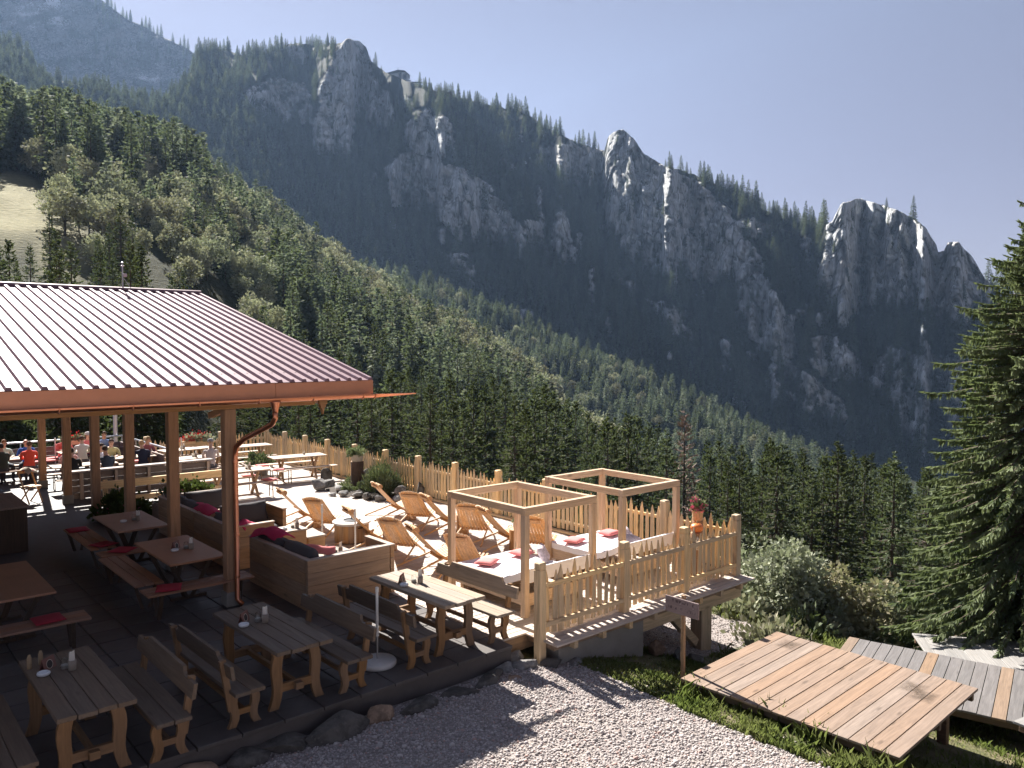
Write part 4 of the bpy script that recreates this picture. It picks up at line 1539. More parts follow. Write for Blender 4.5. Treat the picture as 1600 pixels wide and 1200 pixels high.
# fascia in two lengths, verge boards
MB().bbox(EX0, 5.36, EY - 0.035, EY + 0.01, EZ - 0.245, EZ - 0.012, 0.004).build('fascia', M_COPPER, pav)
MB().bbox(5.365, EX1 + 0.005, EY - 0.035, EY + 0.01, EZ - 0.245, EZ - 0.012, 0.004).build('fascia', M_COPPER, pav)
for s in (0, 1):
    y0, y1 = (EY, RY) if s == 0 else (2 * RY - EY, RY)
    mb = MB()
    mb.add([(EX1 - 0.03, y0, EZ - 0.24), (EX1 - 0.03, y1, RZ - 0.24), (EX1 - 0.03, y1, RZ + 0.02), (EX1 - 0.03, y0, EZ + 0.02),
            (EX1 + 0.004, y0, EZ - 0.24), (EX1 + 0.004, y1, RZ - 0.24), (EX1 + 0.004, y1, RZ + 0.02), (EX1 + 0.004, y0, EZ + 0.02)],
           [(0, 1, 2, 3), (7, 6, 5, 4), (0, 4, 5, 1), (1, 5, 6, 2), (2, 6, 7, 3), (3, 7, 4, 0)])
    mb.build('verge_board', M_COPPER, pav)
# half-round gutter with brackets and the spout that runs past the corner
gut = MB()
ri, gy, gz_ = 0.062, EY - 0.105, 3.475
th = [PI + PI * k / 8 for k in range(9)]
for x0, x1 in ((EX0, 7.1),):
    P = []
    for x in (x0, x1):
        for rr_ in (ri, ri - 0.006):
            for t in th:
                P.append((x, gy + rr_ * math.cos(t), gz_ + rr_ * math.sin(t) + 0.03))
    n = 9
    F = [(i, i + 1, 2 * n + i + 1, 2 * n + i) for i in range(n - 1)] + [(n + i, 3 * n + i, 3 * n + i + 1, n + i + 1) for i in range(n - 1)]
    F += [(0, 2 * n, 3 * n, n), (n - 1, 2 * n - 1, 4 * n - 1, 3 * n - 1)]
    gut.add(P, F)
g_o = gut.build('gutter', M_GUTTER, pav)
tip = MB()
P = [(7.1, gy - 0.058, gz_ + 0.03), (7.1, gy, gz_ - 0.03), (7.1, gy + 0.058, gz_ + 0.03), (7.92, gy - 0.03, gz_ + 0.018), (7.92, gy, gz_ + 0.0), (7.92, gy + 0.03, gz_ + 0.018),
     (7.1, gy - 0.052, gz_ + 0.03), (7.1, gy, gz_ - 0.022), (7.1, gy + 0.052, gz_ + 0.03), (7.92, gy - 0.024, gz_ + 0.018), (7.92, gy, gz_ + 0.006), (7.92, gy + 0.024, gz_ + 0.018)]
tip.add(P, [(0, 1, 4, 3), (1, 2, 5, 4), (6, 9, 10, 7), (7, 10, 11, 8), (0, 3, 9, 6), (2, 8, 11, 5), (3, 4, 10, 9), (4, 5, 11, 10)])
tip.build('spout', M_GUTTER, pav)
for x in [7.08, 6.85, 5.95, 5.05, 4.15, 3.25, 2.35, 1.45, 0.55]:
    mb = MB()
    mb.tube([(x, gy - 0.068, gz_ + 0.04), (x, gy - 0.05, gz_ - 0.02), (x, gy, gz_ - 0.042), (x, gy + 0.05, gz_ - 0.02), (x, gy + 0.075, gz_ + 0.05)], 0.011, 5)
    mb.build('gutter_bracket', M_GUTTER, g_o)
dp = MB()
dp.lathe([(0.040, -0.16), (0.045, -0.13), (0.085, 0.0), (0.088, 0.02)], 12, 0, (5.32, gy, gz_ - 0.03))
dp.tube([(5.32, gy, gz_ - 0.15), (5.32, gy + 0.01, 3.20), (5.31, gy + 0.10, 3.10), (5.22, 12.62, 2.80), (5.16, 12.80, 2.66), (5.15, 12.82, 2.5), (5.15, 12.82, 0.12), (5.2, 12.74, 0.04)], 0.042, 10)
dpo = dp.build('downpipe', M_GUTTER, pav, smooth=True)
for z in (2.42, 1.2, 0.5):
    MB().lathe([(0.047, -0.02), (0.047, 0.02)], 12, 0, (5.15, 12.82, z)).build('pipe_clamp', M_GUTTER, dpo)
# posts, beams, braces
PZ = 3.28
ROWY = [12.97, 15.75, 18.6, 21.45, 24.4, 27.6]
pw = 0.095
pmesh = MB().bbox(-pw, pw, -pw, pw, 0.02, PZ, 0.01).mesh('post', wood('glulam', W_POST, 'z', 0.06))
base_me = MB().bbox(-0.12, 0.12, -0.12, 0.12, 0.0, 0.24, 0.01).mesh('post_foot', M_CONC)
for y in ROWY:
    place('post', pmesh, pav, (5.10, y, 0))
    place('post_foot', base_me, pav, (5.10, y, 0.0))
for x in (-0.6, -5.5):
    for y in (12.97, 27.6):
        place('post', pmesh, pav, (x, y, 0))
WB = wood('glulam', W_POST, 'x', 0.06)
MB().bbox(EX0 + 0.3, 6.62, 12.87, 13.07, PZ, PZ + 0.22, 0.008).build('front_beam', WB, pav)
MB().prism([(6.62, PZ + 0.02), (6.78, PZ + 0.05), (6.82, PZ + 0.10), (6.95, PZ + 0.12), (6.95, PZ + 0.22), (6.62, PZ + 0.22)], 12.88, 13.06, 'y').build('beam_end', WB, pav)
MB().bbox(EX0 + 0.3, 6.9, 27.5, 27.7, PZ, PZ + 0.22, 0.008).build('rear_beam', WB, pav)
MB().bbox(5.01, 5.19, 13.08, 27.49, PZ + 0.003, PZ + 0.218, 0.008).build('side_beam', wood('glulam', W_POST, 'y', 0.06), pav)
MB().bbox(EX0 + 0.3, 6.9, RY - 0.1, RY + 0.1, RZ - 0.46, RZ - 0.19, 0.008).build('ridge_beam', WB, pav)
for k in range(13):
    x = 6.75 - k * 1.0
    for s in (0, 1):
        a = (x, EY + 0.06, EZ - 0.25) if s == 0 else (x, 2 * RY - EY - 0.06, EZ - 0.25)
        MB().bar(a, (x, RY, RZ - 0.25), 0.09, 0.16).build('rafter', wood('glulam', W_POST, 'y', 0.06), pav)
MB().bar((5.10, 13.1, PZ - 0.02), (5.10, 13.75, PZ - 0.16), 0.09, 0.1).build('brace', wood('glulam', W_POST, 'y', 0.06), pav)
MB().prism([(6.13, 3.43), (6.27, 3.43), (6.27, 3.37), (6.245, 3.36), (6.245, 3.32), (6.225, 3.31), (6.20, 3.20), (6.175, 3.31), (6.155, 3.32), (6.155, 3.36), (6.13, 3.37)], EY + 0.02, EY + 0.09, 'y').build('carved_drop', WB, pav)
# unseen plank wall added on the far left to darken the pavilion
hut = thing('shade_wall', 'unseen dark plank wall added to shade the left end of the pavilion', 'wall')
for k in range(44):
    MB().bbox(-6.3, -6.26, 12.9 + k * 0.335, 12.9 + k * 0.335 + 0.33, 0.0, 3.4, 0.004).build('plank', wood('shade_plank', (0.10, 0.065, 0.04), 'z', 0.15), hut)
# weather mast on the ridge
mast = thing('weather_mast', 'thin weather mast with guy rods on the roof ridge', 'mast', (5.34, RY, RZ))
MS = plain('mast_steel', (0.45, 0.42, 0.44), 0.4, 0.7)
MB().tube([(0, 0, 0), (0, 0, 0.62)], 0.016, 8).build('pole', MS, mast)
MB().tube([(0.02, 0, 0.28), (-0.10, -0.05, 0.02)], 0.006, 6).build('guy_rod', MS, mast)
MB().tube([(0.03, 0, 0.28), (0.19, -0.05, 0.02)], 0.006, 6).build('guy_rod', MS, mast)
MB().lathe([(0.001, 0.55), (0.04, 0.56), (0.045, 0.575), (0.001, 0.585)], 10).lathe([(0.001, 0.63), (0.035, 0.635), (0.03, 0.65), (0.001, 0.66)], 10).build('sensor', MS, mast)
MB().bbox(0.02, 0.09, -0.03, 0.03, 0.32, 0.40, 0.01).build('sensor_box', plain('pale_plastic', (0.6, 0.5, 0.48), 0.5), mast)

# ================================================================= rustic tables and benches
W_RUS = (0.17, 0.125, 0.092)
W_LEG = (0.27, 0.16, 0.085)

def wavy_leg(x_top, x_bot, h, w, d, mat, nm='leg'):
    """leg swinging out and in like turned-out farmhouse legs; profile in xz, thickness d in y"""
    L_, R__ = [], []
    n = 9
    for k in range(n + 1):
        t = k / n
        x = x_top + (x_bot - x_top) * t + 0.028 * math.sin(t * 2 * PI) * (1 if x_bot > x_top else -1)
        ww = w * (0.95 + 0.25 * math.sin(t * PI * 1.3 + 0.3) * (1 - t) + 0.12 * t)
        L_.append((x - ww / 2, h * (1 - t)))
        R__.append((x + ww / 2, h * (1 - t)))
    return MB().prism(L_ + R__[::-1], -d / 2, d / 2, 'y').mesh(nm, mat)

TL, TW, TH = 1.9, 0.72, 0.77
WTOP, WLEGz = wood('rustic', W_RUS, 'y', 0.10, 0.6), wood('rustic_leg', W_LEG, 'z', 0.1)
WLIT = wood('rustic_lit', (0.40, 0.315, 0.235), 'y', 0.10, 0.65)      # paler copy of the rustic wood, sunlight put into its colour

def make_table(WTOP=WTOP):
    t = thing('rustic_table', '', 'table')
    n = 4
    for k in range(n):
        x = -TW / 2 + (k + 0.5) * TW / n
        e = (0.01, -0.012, 0.006, -0.004)[k]
        MB().bbox(x - TW / n / 2 + 0.003, x + TW / n / 2 - 0.003, -TL / 2 + e, TL / 2 + e * 0.5, TH - 0.05, TH, 0.006).build('plank', WTOP, t)
    for s in (-1, 1):
        y = s * (TL / 2 - 0.26)
        for q in (-1, 1):
            place('leg', wavy_leg(q * 0.20, q * 0.30, TH - 0.05, 0.11, 0.06, WLEGz), t, (0, y, 0))
        MB().bbox(-0.30, 0.30, y - 0.035, y + 0.035, TH - 0.13, TH - 0.052, 0.005).build('bearer', wood('rustic_leg', W_LEG, 'x', 0.1), t)
        MB().bbox(-0.24, 0.24, y - 0.028, y + 0.028, 0.19, 0.29, 0.005).build('crossbar', wood('rustic_leg', W_LEG, 'x', 0.1), t)
        MB().bbox(-0.05, 0.05, y + s * 0.03, y + s * 0.10, 0.20, 0.28, 0.004).build('wedge', wood('rustic_leg', W_LEG, 'x', 0.1), t)
    MB().bbox(-0.025, 0.025, -TL / 2 + 0.3, TL / 2 - 0.3, 0.21, 0.28, 0.004).build('stretcher', wood('rustic_leg', W_LEG, 'y', 0.1), t)
    return t

def make_bench(WTOP=WTOP):
    """sits facing local +x, backrest at -x"""
    t = thing('rustic_bench', '', 'bench')
    for k in range(2):
        x = -0.09 + 0.18 * k
        MB().bbox(x - 0.0875, x + 0.0875, -TL / 2 + 0.01 * k, TL / 2 - 0.008 * k, 0.41, 0.455, 0.006).build('plank', WTOP, t)
    for s in (-1, 1):
        y = s * (TL / 2 - 0.20)
        for q in (-1, 1):
            place('leg', wavy_leg(q * 0.09, q * 0.15, 0.41, 0.085, 0.055, WLEGz), t, (0, y, 0))
        MB().bbox(-0.13, 0.13, y - 0.025, y + 0.025, 0.13, 0.20, 0.004).build('crossbar', wood('rustic_leg', W_LEG, 'x', 0.1), t)
        MB().bar((-0.15, y, 0.20), (-0.245, y, 0.80), 0.05, 0.07, up=(1, 0, 0)).build('back_post', WLEGz, t)
    # carved backrest board: high middle, stepped shoulders
    h0, h1, hm = 0.60, 0.78, 0.86
    l2 = TL / 2
    P = [(-l2, h0 + 0.02), (l2, h0 + 0.02), (l2, h1), (l2 - 0.30, h1), (l2 - 0.34, h1 + 0.03), (l2 - 0.36, hm), (-l2 + 0.36, hm), (-l2 + 0.34, h1 + 0.03), (-l2 + 0.30, h1), (-l2, h1)]
    mb = MB().prism(P, -0.02, 0.02, 'x')
    mb.v = [(x - 0.19 - (z - 0.6) * 0.16, y, z) for x, y, z in mb.v]
    mb.build('backrest', WTOP, t)
    MB().bbox(-0.025, 0.025, -TL / 2 + 0.25, TL / 2 - 0.25, 0.14, 0.19, 0.004).build('stretcher', wood('rustic_leg', W_LEG, 'y', 0.1), t)
    return t

TBL = [(6.68, 9.60, 0.03, 'half sunlit rustic table beside the canopy bed'), (4.24, 9.53, 0.02, 'dark rustic table in front of the timber post'), (1.97, 9.34, 0.0, 'dark rustic table nearest the bottom left corner')]
def set_out(src, x, y, a, lb, grp):
    if not src.get('label'):
        src.location, src.rotation_euler = (x, y, 0), (0, 0, a)
        src['label'], src['group'] = lb, grp
    else:
        copy_tree(src, (x, y, 0), a, lb, grp)
tb0, tb1 = make_table(), make_table(WLIT)
bn0, bn1 = make_bench(), make_bench(WLIT)
BL = [('sunlit-toned bench on the canopy bed side of the sunlit table', 'shaded bench with carved back beside the white parasol stand'),
      ('dark bench with carved back between the middle table and the parasol stand', 'dark bench with its back to the nearest table pair'),
      ('dark bench with carved back just right of the nearest table', 'dark bench cut by the bottom left picture edge')]
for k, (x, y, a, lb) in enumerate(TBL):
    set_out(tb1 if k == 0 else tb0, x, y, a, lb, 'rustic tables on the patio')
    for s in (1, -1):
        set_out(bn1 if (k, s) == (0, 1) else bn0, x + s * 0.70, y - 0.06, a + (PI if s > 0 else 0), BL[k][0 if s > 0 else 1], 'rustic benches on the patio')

# ---- things on the tables
M_CERA = plain('white_ceramic', (0.72, 0.73, 0.74), 0.25, 0, 0, 5, 0.04, spec=0.6)
M_CARD = plain('menu_card_brown', (0.20, 0.085, 0.065), 0.55, 0, 0, 9, 0.15)
M_LOGO = plain('menu_card_cream', (0.55, 0.47, 0.38), 0.6)
M_DARKB = plain('dark_print', (0.03, 0.022, 0.018), 0.5)
M_PAPER = plain('napkin_paper', (0.74, 0.70, 0.64), 0.85, 0, 0, 7, 0.08)
M_CUP = plain('stoneware_cup', (0.30, 0.25, 0.20), 0.5, 0, 0, 9, 0.2)
m, nt, out = new_mat('jar_glass')
gl = N(nt, 'ShaderNodeBsdfGlass', Roughness=0.05, IOR=1.35)
gl.inputs['Color'].default_value = (0.9, 0.94, 0.93, 1)
tr = N(nt, 'ShaderNodeBsdfTransparent')
mx = N(nt, 'ShaderNodeMixShader', Fac=0.45)
L(nt, tr.outputs[0], mx.inputs[1])
L(nt, gl.outputs[0], mx.inputs[2])
L(nt, mx.outputs[0], out.inputs['Surface'])
M_GLASS = m

def make_ashtray():
    o = MB().lathe([(0.045, 0.0), (0.06, 0.008), (0.066, 0.022), (0.064, 0.038), (0.055, 0.043), (0.042, 0.040), (0.036, 0.026), (0.033, 0.018)], 18).build('ashtray', M_CERA, smooth=True)
    return tag(o, '', 'ashtray')

def make_card():
    t = thing('menu_card', '', 'menu card')
    for s in (-1, 1):
        mb = MB().bbox(-0.09, 0.09, -0.0035, 0.0035, 0.0, 0.135, 0.001)
        R = Matrix.Rotation(R_(s * 14), 4, 'X')
        mb.v = [tuple((R @ Vector(p)) + Vector((0, s * 0.034, 0.0))) for p in mb.v]
        mb.build('panel', M_CARD, t)
        mb = MB()
        n = 16
        P = []
        for k in range(n):
            a = 2 * PI * k / n
            for r in (0.043, 0.050):
                P.append((r * math.cos(a), 0.0046 * s, 0.058 + r * math.sin(a)))
        mb.add(P, [(2 * k, 2 * k + 1, (2 * k + 3) % (2 * n), (2 * k + 2) % (2 * n)) for k in range(n)])
        mb.add([(0.043 * math.cos(2 * PI * k / n), 0.0043 * s, 0.058 + 0.043 * math.sin(2 * PI * k / n)) for k in range(n)], [tuple(range(n))], 1)
        mb.v = [tuple((R @ Vector(p)) + Vector((0, s * 0.034, 0.0))) for p in mb.v]
        mb.build('round_emblem', [M_LOGO, M_DARKB], t)
    return t

def make_jar():
    t = thing('glass_jar', '', 'jar')
    MB().lathe([(0.036, 0.0), (0.042, 0.006), (0.042, 0.085), (0.034, 0.10), (0.036, 0.115)], 14).build('jar_body', M_GLASS, t, smooth=True)
    MB().lathe([(0.034, 0.004), (0.036, 0.04), (0.02, 0.052)], 12).build('sachets', plain('sugar_sachets', (0.45, 0.42, 0.38), 0.8, 0, 0, 40, 0.4), t)
    return t

def make_napkins():
    t = thing('napkin_cup', '', 'napkin cup')
    MB().lathe([(0.036, 0.0), (0.040, 0.004), (0.043, 0.11), (0.037, 0.11), (0.034, 0.015)], 14).build('cup', M_CUP, t, smooth=True)
    mb = MB()
    for k, (dx, dy, h, a) in enumerate([(-0.012, 0.004, 0.20, 0.1), (0.010, -0.006, 0.215, -0.12), (0.0, 0.012, 0.19, 0.02)]):
        P = [(dx - 0.022, dy, 0.03), (dx + 0.022, dy, 0.03), (dx + 0.030 + a * 0.1, dy + 0.01, h * 0.9), (dx + 0.012, dy - 0.006, h), (dx - 0.010, dy + 0.006, h * 0.93), (dx - 0.030 + a * 0.1, dy - 0.01, h * 0.98)]
        mb.add(P + [(x, y + 0.004, z) for x, y, z in P], [(0, 1, 2, 3, 4, 5), (11, 10, 9, 8, 7, 6)] + [(i, (i + 1) % 6, 6 + (i + 1) % 6, 6 + i) for i in range(6)])
    mb.build('napkins', M_PAPER, t)
    return t

ITEMS = [make_ashtray(), make_card(), make_jar(), make_napkins()]
INAME = ['white ceramic ashtray', 'brown menu card with a round emblem', 'glass jar of sachets', 'cup of paper napkins']
ICAT = ['ashtrays', 'menu cards', 'glass jars', 'napkin cups']
used_item = [False] * 4

def set_table(x, y, z, where, which=(0, 1, 2, 3), off=0.0):
    lay = [(-0.10, -0.16), (-0.16, 0.02), (0.02, 0.03), (0.12, 0.0)]
    for k in which:
        px, py_ = x + lay[k][0] * 0.75 + lay[k][1] * 0.66 + off, y + lay[k][1] * 0.75 - lay[k][0] * 0.66
        lb = INAME[k] + ' ' + where
        rz = 0.72 if k == 1 else rnd.uniform(-0.5, 0.5)
        if not used_item[k]:
            o = ITEMS[k]
            o.location, o.rotation_euler = (px, py_, z), (0, 0, rz)
            o['label'], o['group'] = lb, ICAT[k] + ' set on the tables'
            used_item[k] = True
        else:
            copy_tree(ITEMS[k], (px, py_, z), rz, lb, ICAT[k] + ' set on the tables')

set_table(6.62, 9.85, TH, 'on the half sunlit rustic table')
set_table(4.15, 9.75, TH, 'on the middle dark rustic table')
set_table(1.92, 9.70, TH, 'on the nearest dark rustic table')
for k, x in enumerate((1.66, 1.78)):
    o = MB().lathe([(0.022, 0), (0.024, 0.01), (0.024, 0.12), (0.016, 0.14), (0.016, 0.155), (0.001, 0.157)], 12).build('pepper_mill' if k else 'salt_mill', plain('mill_wood', (0.34, 0.24, 0.14), 0.5), None, (x, 9.95 + 0.06 * k, TH), smooth=True)
    tag(o, 'small turned wooden %s mill on the nearest dark table' % ('pepper' if k else 'salt'), 'mill')

# ---- parasol stand
st = thing('parasol_stand', 'white round concrete parasol base with a bare pole on the dark patio', 'parasol stand', (5.6, 9.18, 0))
M_WHITE = plain('white_concrete', (0.62, 0.61, 0.60), 0.8, 0, 0, 12, 0.12, 0.2)
MB().lathe([(0.24, 0.0), (0.255, 0.02), (0.255, 0.055), (0.24, 0.075), (0.06, 0.085), (0.05, 0.088)], 28).build('base', M_WHITE, st, smooth=True)
MB().tube([(0, 0, 0.08), (0, 0, 0.46)], 0.012, 8).build('lower_tube', plain('galvanised_steel', (0.34, 0.34, 0.35), 0.4, 0.8), st)
MB().lathe([(0.024, 0.40), (0.024, 0.45), (0.019, 0.46)], 10).tube([(0, 0, 0.45), (0, 0, 1.02)], 0.019, 10).lathe([(0.024, 1.0), (0.024, 1.06), (0.014, 1.07)], 10).build('upper_tube', plain('white_tube', (0.70, 0.69, 0.66), 0.4), st)
for k, (x, y) in enumerate([(7.95, 15.2), (8.25, 14.35)]):
    s2 = thing('parasol_pole', ('bare white parasol pole standing left of the round wooden fire drum', 'bare white parasol pole standing before the round wooden fire drum')[k], 'parasol pole', (x, y, 0), 0, 'bare parasol poles on the deck')
    MB().tube([(0, 0, 0.03), (0, 0, 0.98)], 0.018, 8).build('tube', plain('white_tube', (0.70, 0.69, 0.66), 0.4), s2)
    MB().lathe([(0.20, 0.0), (0.20, 0.03), (0.03, 0.045)], 20).build('base', M_WHITE, s2)
    MB().lathe([(0.026, 0.80), (0.026, 0.90)], 8).build('collar', plain('white_tube', (0.70, 0.69, 0.66), 0.4), s2)

# ---- brown dining tables with corner benches under the roof
W_BRN = (0.36, 0.20, 0.13)
def dining_table(x0, x1, y0, y1, label):
    t = thing('dining_table', label, 'table', ((x0 + x1) / 2, (y0 + y1) / 2, 0), 0, 'brown dining tables under the roof')
    a, b = (x1 - x0) / 2, (y1 - y0) / 2
    MB().bbox(-a, a, -b, b, 0.735, 0.77, 0.006).build('tabletop', wood('brown', W_BRN, 'y', 0.05, 0.5, False, 0.9), t)
    D = wood('dark_frame', (0.10, 0.07, 0.05), 'z', 0.1)
    for s in (-1, 1):
        for q in (-1, 1):
            MB().bar((q * 0.05, s * (b - 0.55), 0.02), (q * (a - 0.12), s * (b - 0.35), 0.73), 0.07, 0.06).build('leg', D, t)
        MB().bbox(-0.3, 0.3, s * (b - 0.55) - 0.04, s * (b - 0.55) + 0.04, 0.0, 0.05, 0.005).build('foot', D, t)
    return t

def slat_bench(p0, p1, label, w=0.46, legs=2):
    """backless bench of three slats from p0 to p1 (centre line)"""
    d = Vector((p1[0] - p0[0], p1[1] - p0[1], 0))
    ln = d.length
    t = thing('slat_bench', label, 'bench', ((p0[0] + p1[0]) / 2, (p0[1] + p1[1]) / 2, 0), math.atan2(d.y, d.x), 'slatted benches under the roof')
    for k in range(3):
        y = (k - 1) * w / 3
        MB().bbox(-ln / 2, ln / 2, y - w / 6 + 0.006, y + w / 6 - 0.006, 0.415, 0.45, 0.005).build('slat', wood('brown', W_BRN, 'x', 0.08, 0.55, True, 0.75), t)
    D = wood('dark_frame', (0.10, 0.07, 0.05), 'z', 0.1)
    for s in (-1, 1):
        for q in (-1, 1):
            MB().bar((s * (ln / 2 - 0.2), q * 0.06, 0.0), (s * (ln / 2 - 0.22), q * (w / 2 - 0.06), 0.41), 0.05, 0.05).build('leg', D, t)
    return t

dining_table(4.22, 5.16, 13.25, 15.2, 'brown dining table standing just behind the front timber post')
dining_table(4.24, 5.2, 16.3, 18.15, 'brown dining table behind the table at the front post')
dining_table(1.55, 2.52, 12.9, 15.1, 'brown dining table cut by the picture edge under the roof')
slat_bench((3.98, 13.52), (3.98, 15.74), 'slatted bench along the aisle side of the front brown table')
slat_bench((3.75, 13.05), (5.45, 13.05), 'slatted bench across the near end of the front brown table')
slat_bench((4.05, 16.55), (4.05, 18.8), 'slatted bench along the aisle side of the rear brown table')
slat_bench((3.84, 16.05), (5.3, 16.05), 'slatted bench between the two brown tables')
slat_bench((0.9, 12.6), (2.85, 12.6), 'slatted bench with a red pad below the cut off brown table')
set_table(4.75, 14.15, 0.77, 'on the front brown table')
set_table(4.75, 17.2, 0.77, 'on the rear brown table', (0, 2, 3))
set_table(1.75, 14.2, 0.77, 'on the cut off brown table', (2, 3))

M_RED = plain('red_pad_cloth', (0.36, 0.030, 0.050), 0.9, 0, 0.1, 30, 0.15, 0.2)
M_PINK = plain('coral_cloth', (0.78, 0.25, 0.24), 0.9, 0, 0.05, 30, 0.1, 0.2)

def cushion_mesh(a, b, h, mat, puff=1.0, seed=0, nm='cushion'):
    n = 10
    bm = bmesh.new()
    bmesh.ops.create_grid(bm, x_segments=n, y_segments=n, size=1.0)
    V = np.array([v.co[:] for v in bm.verts])
    F = [tuple(v.index for v in f.verts) for f in bm.faces]
    bm.free()
    e = (1 - V[:, 0] ** 4) * (1 - V[:, 1] ** 4)
    z = h / 2 * (0.12 + 0.88 * np.clip(e, 0, 1) ** 0.45) * (1 + 0.16 * puff * fbm(V * 2 + seed, 2))
    pinch = 1 - 0.05 * puff * (1 - np.abs(V[:, [1, 0]]) ** 2) * np.abs(V[:, :2]) ** 3
    top = np.stack([V[:, 0] * a * pinch[:, 0], V[:, 1] * b * pinch[:, 1], z], 1)
    bot = top * np.array([1, 1, -1])
    k = len(V)
    mb = MB().add(list(map(tuple, top)), F).add(list(map(tuple, bot)), [f[::-1] for f in F])
    me = mb.mesh(nm, mat, True)
    bm = bmesh.new()
    bm.from_mesh(me)
    bmesh.ops.remove_doubles(bm, verts=bm.verts, dist=h * 0.02)
    bnd = [e for e in bm.edges if e.is_boundary]
    if bnd:
        bmesh.ops.bridge_loops(bm, edges=bnd)
    bm.to_mesh(me)
    bm.free()
    return me

pad_me = cushion_mesh(0.20, 0.19, 0.05, M_RED, 0.5, 3, 'seat_pad')
PADS = [(4.02, 18.45, 'red seat pad at the far end of the rear brown table bench'), (4.10, 16.75, 'red seat pad on the aisle bench near the bench corner'), (4.25, 16.05, 'red seat pad on the cross bench between the brown tables'),
        (4.12, 13.02, 'red seat pad on the cross bench at the front brown table'), (2.35, 12.62, 'red seat pad on the bench under the cut off brown table')]
for k, (x, y, lb) in enumerate(PADS):
    tag(place('seat_pad', pad_me, None, (x, y, 0.475), (rnd.uniform(-.04, .04), 0.0, k * 0.4)), lb, 'seat pad', 'red seat pads on the brown benches')

# ---- beer tables and benches in the sun
W_BEER = (0.66, 0.50, 0.38)
def beer_table():
    t = thing('picnic_table', '', 'table')
    for k in range(3):
        y = (k - 1) * 0.235
        MB().bbox(-0.88, 0.88, y - 0.115, y + 0.115, 0.735, 0.77, 0.005).build('plank', wood('beer', W_BEER, 'x', 0.06), t)
    for s in (-1, 1):
        for q in (-1, 1):
            MB().bar((s * 0.55 + q * 0.012, q * 0.27, 0.0), (s * 0.55 + q * 0.012, -q * 0.25, 0.735), 0.05, 0.09, up=(0, 1, 0)).build('leg', wood('picnic_leg', (0.36, 0.24, 0.15), 'z', 0.1), t)
    MB().bbox(-0.54, 0.54, -0.03, 0.03, 0.33, 0.40, 0.004).build('stretcher', wood('picnic_leg', (0.36, 0.24, 0.15), 'x', 0.1), t)
    return t

def beer_bench():
    t = thing('beer_bench', '', 'bench')
    MB().bbox(-0.9, 0.9, -0.13, 0.13, 0.43, 0.46, 0.005).build('seat', wood('beer', W_BEER, 'x', 0.06), t)
    D = plain('bench_iron', (0.16, 0.11, 0.08), 0.5, 0.5)
    for s in (-1, 1):
        x = s * 0.68
        MB().tube([(x, -0.10, 0.43), (x, -0.12, 0.0)], 0.014, 6).build('leg', D, t)
        MB().tube([(x, 0.10, 0.43), (x, 0.12, 0.0)], 0.014, 6).build('leg', D, t)
        MB().tube([(x, -0.11, 0.2), (x, 0.11, 0.2)], 0.010, 6).build('crossbar', D, t)
    return t

bt, bb = beer_table(), beer_bench()
bt_used = bb_used = False
def put(kind, x, y, rz, lb):
    global bt_used, bb_used
    src = bt if kind == 't' else bb
    grp = 'picnic tables in the sun' if kind == 't' else 'beer benches in the sun'
    if (kind == 't' and not bt_used) or (kind == 'b' and not bb_used):
        src.location, src.rotation_euler = (x, y, 0), (0, 0, rz)
        src['label'], src['group'] = lb, grp
        if kind == 't':
            bt_used = True
        else:
            bb_used = True
    else:
        copy_tree(src, (x, y, 0), rz, lb, grp)

put('t', 11.7, 24.0, -0.12, 'sunlit picnic table before the long picket fence')
put('b', 11.82, 23.35, -0.08, 'sunlit bench on the near side of the picnic table by the fence')
put('b', 11.85, 24.75, -0.1, 'sunlit bench on the fence side of the picnic table')
put('b', 10.72, 24.0, PI / 2 + 0.1, 'sunlit bench with red pads at the end of the fence picnic table')
put('t', 8.95, 22.25, 0.0, 'sunlit picnic table half hidden by the copper downpipe')
put('b', 9.1, 21.75, 0.02, 'sunlit bench with a red pad in front of the downpipe table')
put('b', 9.0, 22.95, 0.0, 'sunlit bench behind the downpipe table')
put('t', 11.5, 27.7, -0.05, 'sunlit picnic table in the far deck corner')
put('b', 11.4, 26.95, 0.0, 'sunlit bench on the near side of the far corner table')
put('b', 11.6, 28.4, 0.0, 'sunlit bench on the fence side of the far corner table')
put('b', 10.2, 25.9, 0.0, 'sunlit bench between the far corner table and the fence table')
set_table(11.95, 24.1, 0.77, 'on the picnic table by the fence', (2,))
set_table(11.3, 27.75, 0.77, 'on the far corner picnic table', (2,))
set_table(9.25, 22.3, 0.77, 'on the picnic table behind the downpipe', (2, 3))
sun_pad = cushion_mesh(0.19, 0.17, 0.05, M_PINK, 0.4, 5, 'seat_pad')
for k, (x, y, lb) in enumerate([(10.74, 24.55, 'red pad on the end bench, the one nearer the fence corner'), (10.80, 23.45, 'red pad on the end bench where it meets the long bench'), (9.75, 21.80, 'red pad on the bench before the downpipe table'), (9.6, 22.95, 'red pad on the bench behind the downpipe table')]):
    tag(place('seat_pad', sun_pad, None, (x, y, 0.485), (0, 0, k)), lb, 'seat pad', 'red pads on the sunlit benches')

# ================================================================= lounge sofas of planks
W_SOFA = (0.46, 0.30, 0.18)
def plank_wall(t, x0, x1, y0, y1, h, axis, cap=True):
    n = 4
    m = wood('sofa', W_SOFA, axis, 0.08)
    for k in range(n):
        MB().bbox(x0, x1, y0, y1, k * h / n + 0.003, (k + 1) * h / n - 0.001, 0.004).build('plank', m, t)
    if cap:
        MB().bbox(x0 - 0.012, x1 + 0.012, y0 - 0.012, y1 + 0.012, h, h + 0.022, 0.004).build('cap_rail', wood('sofa_cap', (0.50, 0.40, 0.33), axis, 0.05), t)

